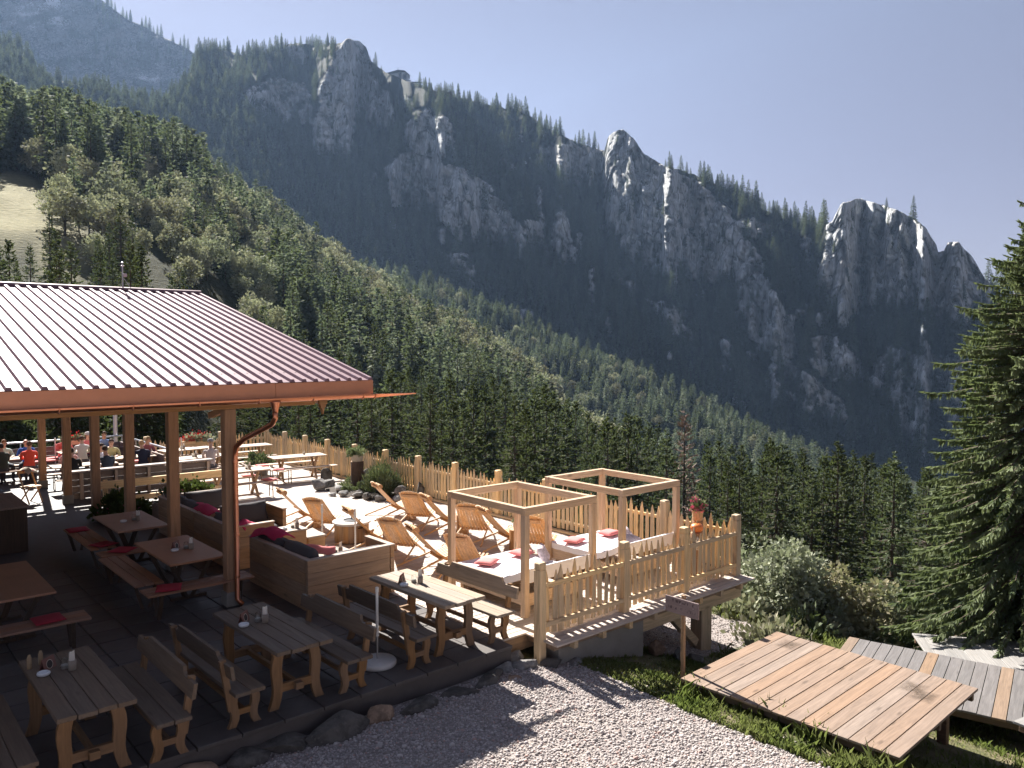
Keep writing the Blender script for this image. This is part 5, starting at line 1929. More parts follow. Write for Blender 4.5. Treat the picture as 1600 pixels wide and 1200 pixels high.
s1 = thing('lounge_sofa', 'plank box sofa with grey cushions on the edge of the shade', 'sofa', (0, 0, 0), 0, 'plank sofas beside the deck')
plank_wall(s1, 5.88, 5.96, 11.86, 14.05, 0.83, 'y')
plank_wall(s1, 5.885, 7.44, 11.76, 11.845, 0.83, 'x')
plank_wall(s1, 7.46, 7.54, 11.77, 12.62, 0.83, 'y')
MB().bbox(5.98, 6.72, 11.87, 14.03, 0.0, 0.34, 0.006).build('seat_base', wood('sofa', W_SOFA, 'y', 0.08), s1)
MB().bbox(6.73, 7.44, 11.87, 12.58, 0.0, 0.34, 0.006).build('seat_base', wood('sofa', W_SOFA, 'x', 0.08), s1)
s2 = thing('lounge_sofa', 'plank box sofa in the shade directly behind the downpipe post', 'sofa', (0, 0, 0), 0, 'plank sofas beside the deck')
plank_wall(s2, 5.88, 5.96, 15.0, 16.9, 0.83, 'y')
plank_wall(s2, 5.885, 6.75, 14.90, 14.985, 0.83, 'x')
plank_wall(s2, 5.97, 7.40, 16.82, 16.9, 0.83, 'x', False)
plank_wall(s2, 7.42, 7.50, 15.95, 16.9, 0.83, 'y')
MB().bbox(5.98, 6.72, 15.0, 16.8, 0.0, 0.34, 0.006).build('seat_base', wood('sofa', W_SOFA, 'y', 0.08), s2)
MB().bbox(6.73, 7.40, 16.1, 16.8, 0.0, 0.34, 0.006).build('seat_base', wood('sofa', W_SOFA, 'x', 0.08), s2)
s3 = thing('lounge_sofa', 'rearmost plank box sofa beside the flowering hedge', 'sofa', (0, 0, 0), 0, 'plank sofas beside the deck')
plank_wall(s3, 5.88, 5.96, 16.93, 19.2, 0.83, 'y')
plank_wall(s3, 5.97, 7.40, 19.12, 19.2, 0.83, 'x')
MB().bbox(5.98, 6.72, 16.93, 19.1, 0.0, 0.34, 0.006).build('seat_base', wood('sofa', W_SOFA, 'y', 0.08), s3)
MB().bbox(6.73, 7.40, 18.4, 19.1, 0.0, 0.34, 0.006).build('seat_base', wood('sofa', W_SOFA, 'x', 0.08), s3)
M_GREY = plain('charcoal_fabric', (0.075, 0.070, 0.075), 0.95, 0, 0.12, 60, 0.2, 0.3)
big = cushion_mesh(0.52, 0.25, 0.30, M_GREY, 1.3, 1)
seat = cushion_mesh(0.50, 0.36, 0.16, M_GREY, 0.6, 2)
CU = [  # mesh, loc, rot, label
    (big, (6.12, 13.45, 0.70), (R_(72), 0, R_(90)), 'dark grey back cushion at the far end of the front sofa'),
    (big, (6.12, 12.40, 0.72), (R_(72), 0, R_(90)), 'dark grey back cushion in the corner of the front sofa'),
    (big, (6.95, 11.98, 0.60), (R_(68), 0, R_(180)), 'grey cushion lying along the near side of the front sofa'),
    (seat, (6.36, 13.4, 0.43), (0, 0, R_(90)), 'flat grey seat cushion at the far end of the front sofa'),
    (seat, (6.36, 12.4, 0.43), (0, 0, R_(90)), 'flat grey seat cushion in the front sofa corner'),
    (seat, (7.05, 12.25, 0.43), (0, 0, 0), 'flat grey seat cushion under the short arm of the front sofa'),
    (big, (6.85, 16.60, 0.70), (R_(70), 0, 0), 'big upright grey cushion with a sunlit top in the second sofa'),
    (big, (6.12, 15.6, 0.70), (R_(72), 0, R_(90)), 'dark grey back cushion behind the downpipe in the second sofa'),
    (seat, (6.36, 15.9, 0.43), (0, 0, R_(90)), 'flat grey seat cushion in the second sofa'),
    (seat, (6.95, 16.35, 0.43), (0, 0, 0), 'flat grey seat cushion below the big upright cushion'),
    (big, (6.12, 17.6, 0.70), (R_(72), 0, R_(90)), 'dark grey back cushion in the rearmost sofa'),
    (big, (6.12, 18.6, 0.72), (R_(72), 0, R_(90)), 'dark grey cushion next to the hedge in the rearmost sofa'),
    (big, (6.9, 18.9, 0.66), (R_(70), 0, 0), 'sunlit grey cushion across the end of the rearmost sofa'),
    (seat, (6.36, 18.0, 0.43), (0, 0, R_(90)), 'flat grey seat cushion in the rearmost sofa'),
]
for me, loc, rot, lb in CU:
    tag(place('cushion', me, None, loc, rot), lb, 'cushion', 'grey cushions of the sofas')

def drape(name, pts, w, mat, label, cat='blanket', seed=0):
    """a folded cloth laid over a ridge: strip along pts, width w, with waves"""
    P = np.array(pts, float)
    n, mm = 22, 12
    t = np.linspace(0, 1, n)
    seg = np.linspace(0, 1, len(P))
    C = np.stack([np.interp(t, seg, P[:, k]) for k in range(3)], 1)
    d = np.gradient(C, axis=0)
    d /= np.linalg.norm(d, axis=1)[:, None]
    s = np.cross(d, [0, 0, 1.0])
    u = np.linspace(-1, 1, mm)
    G = C[:, None, :] + s[:, None, :] * (u * w / 2)[None, :, None]
    wv = 0.035 * fbm(G * 5 + seed, 2) - 0.10 * np.abs(u)[None, :] ** 2
    G[..., 2] += wv
    G2 = G.copy()
    G2[..., 2] -= 0.02
    a = np.arange(n * mm).reshape(n, mm)
    F = [(a[i, j], a[i, j + 1], a[i + 1, j + 1], a[i + 1, j]) for i in range(n - 1) for j in range(mm - 1)]
    k = n * mm
    F2 = [tuple(k + q for q in f[::-1]) for f in F]
    rim = [a[0, j] for j in range(mm)] + [a[i, mm - 1] for i in range(1, n)] + [a[n - 1, j] for j in range(mm - 2, -1, -1)] + [a[i, 0] for i in range(n - 2, 0, -1)]
    F3 = [(rim[i], rim[(i + 1) % len(rim)], k + rim[(i + 1) % len(rim)], k + rim[i]) for i in range(len(rim))]
    o = MB().add(list(map(tuple, G.reshape(-1, 3))) + list(map(tuple, G2.reshape(-1, 3))), F + F2 + F3).build(name, mat, smooth=True)
    return tag(o, label, cat)

M_MAG = plain('magenta_wool', (0.45, 0.030, 0.10), 0.95, 0, 0, 40, 0.2, 0.3)
drape('blanket', [(6.08, 16.2, 0.93), (6.10, 16.7, 0.99), (6.14, 17.3, 0.94), (6.2, 17.7, 0.9)], 0.34, M_MAG, 'magenta blanket draped over the sofa back behind the downpipe', seed=1)
drape('blanket', [(6.05, 14.95, 0.87), (6.25, 15.15, 0.93), (6.5, 15.3, 0.80)], 0.26, M_MAG, 'small red blanket over the second sofa corner', seed=2)
drape('blanket', [(6.0, 13.95, 0.97), (6.12, 13.6, 1.07), (6.2, 13.2, 0.97)], 0.40, M_MAG, 'magenta blanket heaped on the far end of the front sofa', seed=3)
drape('blanket', [(6.15, 12.55, 0.93), (6.35, 12.3, 0.93), (6.6, 12.15, 0.88)], 0.20, M_PINK, 'coral blanket on the corner of the front sofa', seed=4)

# low side tables between the sofas, with table things
def low_table(x, y, a, b, h, lb):
    t = thing('side_table', lb, 'side table', (x, y, 0), 0, 'low plank side tables by the sofas')
    MB().bbox(-a, a, -b, b, h - 0.03, h, 0.005).build('tabletop', wood('sofa_cap', (0.56, 0.46, 0.40), 'x', 0.05), t)
    MB().bbox(-a + 0.03, a - 0.03, -b + 0.02, b - 0.02, 0.0, h - 0.031, 0.006).build('box', wood('sofa', W_SOFA, 'x', 0.08), t)
    return t
low_table(7.15, 15.05, 0.28, 0.25, 0.62, 'plank side table with cups just past the downpipe')
low_table(7.7, 15.15, 0.22, 0.22, 0.40, 'lower plank side table next to the white pole')
low_table(7.25, 13.45, 0.36, 0.30, 0.42, 'plank side table with jars inside the front sofa')
set_table(7.18, 15.05, 0.62, 'on the plank side table past the downpipe', (0, 2, 3))
set_table(7.25, 13.4, 0.42, 'on the side table inside the front sofa', (0, 1, 2, 3))

# ================================================================= round fire drum
fd = thing('fire_drum', 'round wooden drum with a pale stone lid among the deck chairs', 'fire pit', (8.85, 15.55, 0))
n = 22
stv = MB()
for k in range(n):
    a = 2 * PI * (k + 0.5) / n
    Mx = Matrix.Rotation(a, 4, 'Z')
    MB().bbox(0.35, 0.375, -0.0535, 0.0535, 0.02, 0.40, 0.003, M=Mx).build('stave', wood('drum', (0.46, 0.28, 0.15), 'z', 0.12), fd)
MB().lathe([(0.345, 0.0), (0.345, 0.39)], 24).build('core', plain('drum_inside', (0.05, 0.03, 0.02), 0.9), fd)
MB().lathe([(0.40, 0.40), (0.42, 0.415), (0.42, 0.445), (0.40, 0.455), (0.20, 0.46), (0.19, 0.44), (0.02, 0.435)], 32).build('stone_lid', plain('pale_stone', (0.60, 0.57, 0.55), 0.8, 0, 0, 9, 0.12, 0.2), fd, smooth=False)
MB().lathe([(0.19, 0.461), (0.20, 0.47), (0.17, 0.475), (0.12, 0.448), (0.001, 0.445)], 24).build('fire_bowl', plain('black_iron', (0.02, 0.02, 0.022), 0.5, 0.6), fd)
MB().tube([(0.05, 0.1, 0.45), (0.06, 0.11, 0.60)], 0.012, 6).build('poker', plain('black_iron', (0.02, 0.02, 0.022), 0.5, 0.6), fd)
MB().bbox(-0.06, 0.06, -0.386, -0.374, 0.335, 0.355, 0.002).build('handle', plain('black_iron', (0.02, 0.02, 0.022), 0.5, 0.6), fd)

# ================================================================= slatted deck chairs
W_CH = (0.72, 0.44, 0.23)
def make_chair():
    """faces local +x; slats sweep from the raised back down to the seat"""
    t = thing('deck_chair', '', 'deck chair')
    wm = wood('chair', W_CH, 'z', 0.08, 0.55, False)
    wx = wood('chair', W_CH, 'x', 0.08, 0.55, False)
    nS = 9
    for k in range(nS):
        u = 2 * k / (nS - 1) - 1
        e = 1 - u * u
        top, bot = Vector((-0.50 - 0.025 * e, u * 0.235, 0.87 + 0.05 * e)), Vector((0.17, u * 0.295, 0.175 + 0.02 * (1 - e)))
        mid = top.lerp(bot, 0.6) + Vector((-0.012, 0, -0.018))
        MB().bar(top, mid, 0.053, 0.018, up=(1, 0, 0.95)).bar(mid, bot, 0.060, 0.018, up=(0.95, 0, 1)).build('back_slat', wm, t)
        if k < nS - 1:
            y = (u + 1 / (nS - 1)) * 0.295
            MB().bar((0.42, y * 1.05, 0.33), (0.04, y, 0.21), 0.040, 0.020).build('seat_slat', wx, t)
    for s in (-1, 1):
        MB().bar((0.10, s * 0.30, 0.24), (-0.62, s * 0.36, 0.012), 0.024, 0.034).build('rear_leg', wx, t)
        MB().bar((-0.05, s * 0.315, 0.36), (0.50, s * 0.33, 0.012), 0.024, 0.034).build('front_leg', wx, t)
    MB().bar((0.15, -0.33, 0.225), (0.15, 0.33, 0.225), 0.03, 0.03).build('crossbar', wm, t)
    MB().bar((-0.485, -0.20, 0.80), (-0.485, 0.20, 0.80), 0.03, 0.045).build('top_bar', wm, t)
    hd = MB().tube([(-0.395, -0.17, 0.80), (-0.395, 0.17, 0.80)], 0.065, 12).build('head_roll', plain('chair_canvas', (0.52, 0.33, 0.19), 0.9, 0, 0, 30, 0.15), t, smooth=False)
    MB().tube([(-0.455, -0.1, 0.88), (-0.42, -0.1, 0.84)], 0.006, 5).build('strap', plain('chair_canvas', (0.52, 0.33, 0.19), 0.9), hd)
    # arm loop of cord at the front
    MB().tube([(0.28, 0.33, 0.23), (0.36, 0.35, 0.33), (0.42, 0.35, 0.34), (0.44, 0.35, 0.2)], 0.009, 6).build('cord', plain('chair_cord', (0.50, 0.30, 0.15), 0.9), t)
    return t

ch0 = make_chair()
CH = [  # x, y of the seat, yaw, label
    (8.78, 17.95, -10, 'deck chair nearest the rock garden in the front row'), (8.75, 16.65, 32, 'deck chair right behind the round fire drum'),
    (8.88, 14.92, -12, 'deck chair leaning over the round fire drum'), (8.92, 13.72, 30, 'deck chair past the right arm of the front sofa'),
    (8.95, 12.60, -14, 'deck chair just left of the nearer canopy bed post'), (9.12, 11.75, 30, 'deck chair partly behind the corner post of the nearer canopy bed'),
    (10.95, 17.15, -12, 'deck chair whose head roll overlaps the rock garden'), (10.82, 15.85, 32, 'deck chair just right of the rock garden log stump'),
    (10.98, 15.05, -12, 'deck chair in the middle of the rear row seen from the side'), (10.95, 13.85, 34, 'deck chair in the rear row seen from behind with wide slats'),
    (11.05, 13.00, -14, 'deck chair beside the stump with the white flower pot'), (11.15, 11.95, 30, 'deck chair between the white flower pot and the farther canopy bed')]
KIDS.clear()
for k, (x, y, a, lb) in enumerate(CH):
    if k == 0:
        ch0.location, ch0.rotation_euler = (x, y, 0), (0, 0, R_(a))
        ch0['label'], ch0['group'] = lb, 'slatted deck chairs'
    else:
        copy_tree(ch0, (x, y, 0), R_(a), lb, 'slatted deck chairs')

# log stumps between the chairs
M_LOGW = wood('log_side', (0.40, 0.22, 0.11), 'z', 0.1)
M_LOGT = plain('log_top', (0.52, 0.36, 0.22), 0.8, 0, 0, 14, 0.25)
def log_mesh(r, h, seed, mats):
    g = np.random.RandomState(seed)
    n = 18
    w = 1 + 0.05 * g.normal(size=n)
    mb = MB()
    V = []
    for z, s in ((0, 1.06), (h * 0.5, 1.0), (h - 0.012, 1.0), (h, 0.95)):
        for k in range(n):
            a = 2 * PI * k / n
            V.append((r * s * w[k] * math.cos(a), r * s * w[k] * math.sin(a), z))
    F = [(i * n + k, i * n + (k + 1) % n, (i + 1) * n + (k + 1) % n, (i + 1) * n + k) for i in range(3) for k in range(n)]
    mb.add(V, F)
    mb.add(V[3 * n:], [tuple(range(n))], 1)
    return mb.mesh('stump', mats)
STUMP = [(8.92, 17.28, 'log stump with a glass between the two chairs nearest the rock garden'), (9.05, 14.30, 'log stump between the chairs beside the fire drum'), (9.30, 12.20, 'log stump behind the nearer canopy bed'),
         (11.05, 16.5, 'log stump between the two chairs by the rock garden'), (11.08, 14.42, 'log stump between the two middle chairs of the rear row'), (11.0, 12.45, 'log stump carrying the white flower pot')]
for k, (x, y, lb) in enumerate(STUMP):
    tag(place('log_stump', log_mesh(0.13 + 0.01 * (k % 3), 0.45 + 0.02 * (k % 2), 300 + k, [M_LOGW, M_LOGT]), None, (x, y, 0)), lb, 'stump', 'log stumps between the chairs')

# ================================================================= canopy beds
M_MATT = plain('white_mattress', (0.78, 0.76, 0.79), 0.95, 0, 0, 14, 0.04, 0.25)
M_FLOR = plain('floral_cloth', (0.50, 0.42, 0.44), 0.95, 0, 0, 22, 0.9, 0.2)
def canopy_bed(x0, x1, y0, y1, label, hd):
    t = thing('canopy_bed', label, 'canopy bed', (0, 0, 0), 0, 'canopy beds on the deck')
    wz, wx, wy = (wood('canopy', (0.68, 0.49, 0.33), a, 0.05) for a in 'zxy')
    H, p = 1.76, 0.105
    for x in (x0, x1 - p):
        for y in (y0, y1 - p):
            MB().bbox(x, x + p, y, y + p, 0.0, H - 0.121, 0.006).build('post', wz, t)
    for y in (y0, y1 - p):
        MB().bbox(x0, x1, y, y + p, H - 0.12, H, 0.006).build('top_beam', wx, t)
    for x in (x0, x1 - p):
        MB().bbox(x + 0.012, x + p - 0.012, y0 + p + 0.001, y1 - p - 0.001, H - 0.12, H - 0.002, 0.006).build('top_beam', wy, t)
    a0, a1, b0, b1 = x0 + 0.12, x1 - 0.12, y0 + 0.10, y1 - 0.06
    MB().bbox(a0, a1, b1 - 0.05, b1, 0.14, 0.34, 0.005).build('frame_board', wx, t)
    MB().bbox(a0, a1, b0, b0 + 0.05, 0.14, 0.34, 0.005).build('frame_board', wx, t)
    for x in (a0, a1 - 0.045):
        MB().bbox(x, x + 0.045, b0 + 0.051, b1 - 0.051, 0.14, 0.34, 0.005).build('frame_board', wy, t)
    for x in (a0 + 0.06, a1 - 0.16):
        for y in (b0 + 0.06, b1 - 0.16):
            MB().bbox(x, x + 0.09, y, y + 0.09, 0.0, 0.30, 0.005).build('foot', wz, t)
    MB().bbox(a0 + 0.05, a1 - 0.05, b0 + 0.75, b1 - 0.06, 0.30, 0.335, 0.004).build('slat_base', wx, t)
    # mattress: flat at the feet (far), raised towards the near end
    n = 26
    prof = []
    yk = b0 + 0.72
    for k in range(n + 1):
        y = b1 + 0.02 + (b0 - 0.03 - b1 - 0.02) * k / n
        s = max(0.0, yk - y)
        z = 0.345 + (math.sqrt(s * s + 0.03) - math.sqrt(0.03)) * math.tan(R_(hd)) + 0.004 * math.sin(k * 1.9)
        prof.append((y, z))
    V, F = [], []
    th_ = 0.135
    xs_ = np.linspace(a0 - 0.02, a1 + 0.02, 15)
    g = np.random.RandomState(int(x0 * 10))
    for i, (y, z) in enumerate(prof):
        for x in xs_:
            w = 0.012 * float(fbm(np.array([[x * 4, y * 4, x0]]), 2)[0])
            ed = 0.02 if x in (xs_[0], xs_[-1]) or i in (0, n) else 0.0
            V.append((x, y, z + th_ + w - ed))
        for x in xs_:
            V.append((x, y, z))
    m_ = len(xs_)
    for i in range(n):
        o0, o1 = i * 2 * m_, (i + 1) * 2 * m_
        for j in range(m_ - 1):
            F.append((o0 + j, o0 + j + 1, o1 + j + 1, o1 + j))
            F.append((o0 + m_ + j, o1 + m_ + j, o1 + m_ + j + 1, o0 + m_ + j + 1))
        F.append((o0, o1, o1 + m_, o0 + m_))
        F.append((o0 + m_ - 1, o0 + 2 * m_ - 1, o1 + 2 * m_ - 1, o1 + m_ - 1))
    for o0 in (0, n * 2 * m_):
        for j in range(m_ - 1):
            F.append((o0 + j, o0 + m_ + j, o0 + m_ + j + 1, o0 + j + 1))
    MB().add(V, F).build('mattress', M_MATT, t, smooth=False)
    MB().bbox(a0 - 0.03, a1 + 0.03, b0 - 0.052, b0 - 0.034, prof[-1][1] - 0.10, prof[-1][1] + th_ - 0.01, 0.004).build('mattress_cover', M_MATT, t)
    # boards that prop the raised end
    zt = prof[-1][1]
    MB().bar(((a0 + a1) / 2, yk, 0.335), ((a0 + a1) / 2, b0 + 0.02, zt - 0.02), a1 - a0 - 0.1, 0.03).build('backrest_board', wx, t)
    for x in (a0 + 0.15, a1 - 0.15):
        MB().bar((x, b0 + 0.25, 0.33), (x, b0 + 0.16, zt - 0.12), 0.04, 0.04).build('prop', wz, t)
    return t, zt

c1, zt1 = canopy_bed(8.32, 9.98, 9.22, 11.26, 'nearer canopy bed with a square timber frame and white mattress', 26)
c2, zt2 = canopy_bed(10.70, 12.36, 9.27, 11.28, 'farther canopy bed with a square timber frame by the corner fence', 26)
sq = cushion_mesh(0.20, 0.17, 0.085, M_PINK, 0.5, 8)
fl = cushion_mesh(0.22, 0.16, 0.13, M_FLOR, 0.8, 9)
for me, loc, rot, lb in [
        (sq, (8.78, 10.72, 0.535), (0.0, 0.0, 0.5), 'coral cushion on the near corner of the nearer bed'),
        (sq, (9.62, 10.75, 0.545), (0.0, 0.05, 0.2), 'coral cushion at the far corner of the nearer bed'),
        (fl, (9.70, 10.25, 0.60), (R_(60), 0, R_(40)), 'floral cushion upright on the nearer bed'),
        (sq, (11.05, 10.80, 0.535), (0, 0, 0.3), 'coral cushion on the deck side of the farther bed'),
        (sq, (12.0, 10.75, 0.545), (0, 0, 0.1), 'coral cushion at the fence side of the farther bed'),
        (fl, (11.95, 10.2, 0.60), (R_(55), 0, R_(40)), 'floral cushion upright on the farther bed'),
        (fl, (11.75, 9.98, 0.58), (R_(12), 0, R_(10)), 'pale floral cushion lying on the farther bed')]:
    tag(place('cushion', me, None, loc, rot), lb, 'cushion', 'cushions on the canopy beds')

# ================================================================= rock garden in the deck corner
RG = [(11.35, 21.75, (0.36, 0.28, 0.30)), (11.62, 21.1, (0.26, 0.2, 0.2)), (11.72, 22.1, (0.3, 0.2, 0.26)), (12.05, 22.75, (0.2, 0.2, 0.3)), (11.35, 20.35, (0.22, 0.16, 0.2)), (11.1, 20.6, (0.15, 0.12, 0.1)),
      (11.55, 19.95, (0.2, 0.15, 0.15)), (11.6, 19.5, (0.24, 0.16, 0.16)), (11.75, 19.05, (0.2, 0.15, 0.15)), (12.1, 18.75, (0.2, 0.15, 0.16)), (12.6, 18.75, (0.2, 0.16, 0.2)), (12.75, 18.55, (0.14, 0.14, 0.32)),
      (12.5, 19.2, (0.25, 0.2, 0.28)), (12.65, 21.3, (0.26, 0.22, 0.34)), (12.3, 20.9, (0.22, 0.2, 0.26)), (12.0, 19.3, (0.16, 0.14, 0.1)), (11.85, 20.3, (0.18, 0.15, 0.12))]
WH = ['long grey rock at the tip of the rock garden', 'rounded rock second from the tip of the rock garden', 'grey rock behind the tip of the rock garden', 'dark upright rock by the fence at the rock garden', 'dark wedge shaped rock in the rock garden front', 'small flat stone in front of the rock garden',
      'pale rock low in the rock garden front', 'pale flat rock in the middle of the rock garden front', 'round rock in the rock garden front before the bush', 'small brown rock at the bush foot', 'pale rock on the fence side of the bush', 'tall slab of rock ending the rock garden by the fence',
      'speckled rock behind the bush', 'tall pale rock right of the log planter', 'leaning grey rock beside the log planter', 'small stone under the bush', 'small stone between the cushion plants']
for k, (x, y, s) in enumerate(RG):
    o = place('rock', rock_mesh(400 + k, (s[0] * 1.12, s[1] * 1.05, s[2] * (0.72 if k not in (3, 11, 13) else 1.0)), (GREY, (0.34, 0.33, 0.32), GREY, DARK)[k % 4], 0.3), None, (x, y, 0.0), (0, 0, k * 1.1))
    tag(o, WH[k], 'rock', 'rocks of the rock garden')
soil = MB()
n = 22
V = [(12.1 + (0.72 + 0.1 * math.sin(3 * a)) * math.cos(a), 20.6 + (1.75 + 0.15 * math.cos(2 * a)) * math.sin(a), 0.004) for a in [2 * PI * k / n for k in range(n)]]
V2 = [(12.1 + (x - 12.1) * 0.6, 20.6 + (y - 20.6) * 0.6, 0.10) for x, y, z in V]
soil.add(V + V2, [(k, (k + 1) % n, n + (k + 1) % n, n + k) for k in range(n)] + [tuple(range(n, 2 * n))])
tag(soil.build('soil_bed', plain('dark_soil', (0.06, 0.045, 0.035), 0.95, 0, 0, 20, 0.4, 0.6)), 'dark earth of the rock garden bed', 'soil', kind='structure')

def bush_geo(seed, n, rx, ry, rz, leaf, spiky=0.0, w=0.45):
    g = np.random.RandomState(seed)
    nc = 22
    c = g.normal(size=(nc, 3))
    c /= np.linalg.norm(c, axis=1)[:, None]
    c[:, 2] = np.abs(c[:, 2])
    c *= (0.35 + 0.6 * g.rand(nc))[:, None]
    i = g.randint(0, nc, n)
    o = g.normal(size=(n, 3)) * 0.17
    p = (c[i] + o)
    p[:, 2] = np.abs(p[:, 2])
    d = p + g.normal(size=(n, 3)) * (0.5 - 0.3 * spiky)
    d[:, 2] += 0.35 + spiky
    d /= np.linalg.norm(d, axis=1)[:, None]
    p = p * np.array([rx, ry, rz])
    ln = leaf * (0.6 + 0.8 * g.rand(n))
    return diamonds(p, d, ln, ln * w, g.rand(n) * 6.28)

def plant(name, loc, seed, n, r, h, leaf, mat, label, cat='plant', spiky=0.0, w=0.45, group=None, stems=True):
    t = thing(name, label, cat, loc, 0, group)
    V, F = bush_geo(seed, n, r, r, h, leaf, spiky, w)
    place('foliage', np_mesh('foliage', V, F, mat), t)
    if stems:
        mb = MB()
        g = random.Random(seed)
        for k in range(6):
            a = g.uniform(0, 6.28)
            mb.tube([(0, 0, -0.02), (0.3 * r * math.cos(a), 0.3 * r * math.sin(a), h * 0.4), (0.6 * r * math.cos(a), 0.6 * r * math.sin(a), h * 0.75)], [0.012, 0.008, 0.003], 5)
        mb.build('stems', M_BARK, t)
    return t

M_ROSE = foliage('rosemary_leaves', (0.060, 0.085, 0.045), (0.17, 0.20, 0.12), 0.2, 0.05, 3, 0.01)
M_SUCC = foliage('succulent_leaves', (0.13, 0.17, 0.08), (0.30, 0.34, 0.20), 0.2, 0.1, 4, 0.01)
M_DKL = foliage('dark_hedge_leaves', (0.030, 0.05, 0.018), (0.085, 0.11, 0.035), 0.25, 0.1, 3, 0.02)
M_FRED = plain('geranium_red', (0.75, 0.07, 0.07), 0.8, 0, 0.1, 30, 0.2)
M_FPNK = plain('heather_pink', (0.62, 0.16, 0.26), 0.8, 0, 0.1, 30, 0.2)
M_FWHT = plain('pale_blossom', (0.72, 0.68, 0.62), 0.8, 0, 0.1, 30, 0.15)
plant('shrub', (12.25, 19.75, 0.05), 500, 5200, 0.55, 0.80, 0.11, M_ROSE, 'feathery green bush in the rock garden', 'bush', 0.8, 0.22)
for k, (x, y, lb) in enumerate([(11.95, 21.45, 'pale cushion plant left of the log planter'), (11.7, 20.75, 'pale cushion plant in front of the log planter'), (11.98, 20.6, 'small green cushion plant at the rock garden middle'), (12.45, 21.9, 'pale cushion plant behind the log planter')]):
    plant('cushion_plant', (x, y, 0.03), 510 + k, 900, 0.22, 0.22, 0.05, M_SUCC, lb, 'plant', 0.2, 0.5, 'cushion plants of the rock garden', False)

M_BARKD = plain('dark_bark', (0.10, 0.065, 0.05), 0.95, 0, 0, 10, 0.5, 0.9)
M_BASK = plain('pot_basket', (0.46, 0.40, 0.33), 0.85, 0, 0, 35, 0.3, 0.5)
lg = place('log_planter', log_mesh(0.19, 0.80, 330, [M_BARKD, M_LOGT]), None, (12.3, 21.25, 0.03))
tag(lg, 'tall dark bark log standing in the rock garden', 'log')
def pot(name, loc, r, h, mat, label, fol, seed, n, fr, fh, leaf, flowers=None, spiky=0.2, group=None):
    t = thing(name, label, 'flower pot', loc, 0, group)
    MB().lathe([(r * 0.78, 0), (r * 0.85, 0.01), (r, h * 0.9), (r * 1.05, h * 0.92), (r * 1.05, h), (r * 0.9, h), (r * 0.85, h * 0.85), (0.01, h * 0.83)], 18).build('pot', mat, t)
    V, F = bush_geo(seed, n, fr, fr, fh, leaf, spiky)
    o = place('foliage', np_mesh('foliage', V, F, fol), t, (0, 0, h * 0.85))
    if flowers:
        V, F = bush_geo(seed + 1, n // 3, fr * 1.02, fr * 1.02, fh * 1.05, leaf * 0.8, 0.0, 0.9)
        place('blossom', np_mesh('blossom', V, F, flowers), t, (0, 0, h * 0.87))
    return t
pot('flower_pot', (12.3, 21.25, 0.83), 0.19, 0.20, M_BASK, 'round basket pot of pale succulents on top of the bark log', M_SUCC, 340, 900, 0.25, 0.22, 0.09)
pot('flower_pot', (11.0, 12.45, 0.47), 0.085, 0.16, plain('white_pot', (0.70, 0.68, 0.62), 0.5), 'white pot with a pale plant on the log stump', M_SUCC, 342, 300, 0.08, 0.10, 0.04, M_FWHT)
pot('flower_pot', (11.15, 25.6, 0.0), 0.26, 0.34, plain('grey_pot', (0.24, 0.22, 0.21), 0.8, 0, 0, 8, 0.3), 'grey tub with a spreading plant between the picnic tables', M_ROSE, 344, 1200, 0.45, 0.40, 0.12, None, 0.4)

# harvest decoration at the deck corner: logs, basket of flowers, pumpkin
o = place('decoration_log', log_mesh(0.11, 0.80, 350, [M_LOGW, M_LOGT]), None, (12.42, 8.92, 0))
tag(o, 'log column behind the corner of the near fence', 'log')
o = place('decoration_log', log_mesh(0.10, 0.98, 351, [M_LOGW, M_LOGT]), None, (12.62, 9.05, 0))
tag(o, 'taller log column carrying the flower basket at the corner', 'log')
pot('flower_basket', (12.62, 9.05, 0.98), 0.11, 0.20, plain('wicker', (0.52, 0.33, 0.19), 0.8, 0, 0, 40, 0.35, 0.5), 'wicker basket with red and white flowers on the corner log', M_SUCC, 354, 500, 0.13, 0.24, 0.07, M_FPNK, 0.5)
pk = thing('pumpkin', 'orange pumpkin on the corner log behind the fence', 'pumpkin', (12.42, 8.92, 0.80))
mb = MB()
V, F = [], []
nn, mm = 30, 10
for j in range(mm + 1):
    t_ = PI * j / mm
    for k in range(nn):
        a = 2 * PI * k / nn
        rr = 0.115 * math.sin(t_) * (1 + 0.07 * abs(math.cos(5 * a)) ** 0.6)
        V.append((rr * math.cos(a), rr * math.sin(a), 0.095 - 0.092 * math.cos(t_) * (1 - 0.12 * (1 - math.sin(t_)))))
for j in range(mm):
    for k in range(nn):
        F.append((j * nn + k, j * nn + (k + 1) % nn, (j + 1) * nn + (k + 1) % nn, (j + 1) * nn + k))
MB().add(V, F).build('body', plain('pumpkin_skin', (0.72, 0.22, 0.06), 0.45, 0, 0, 8, 0.1), pk, smooth=True)
MB().tube([(0, 0, 0.16), (0.005, 0, 0.20), (0.02, 0.005, 0.225)], [0.018, 0.012, 0.014], 7).build('stalk', plain('stalk', (0.25, 0.22, 0.10), 0.8), pk)
plant('dried_flowers', (12.22, 8.80, 0.55), 360, 420, 0.13, 0.16, 0.05, M_FWHT, 'pale dried flowers beside the pumpkin', 'flowers', 0.2, 0.6)

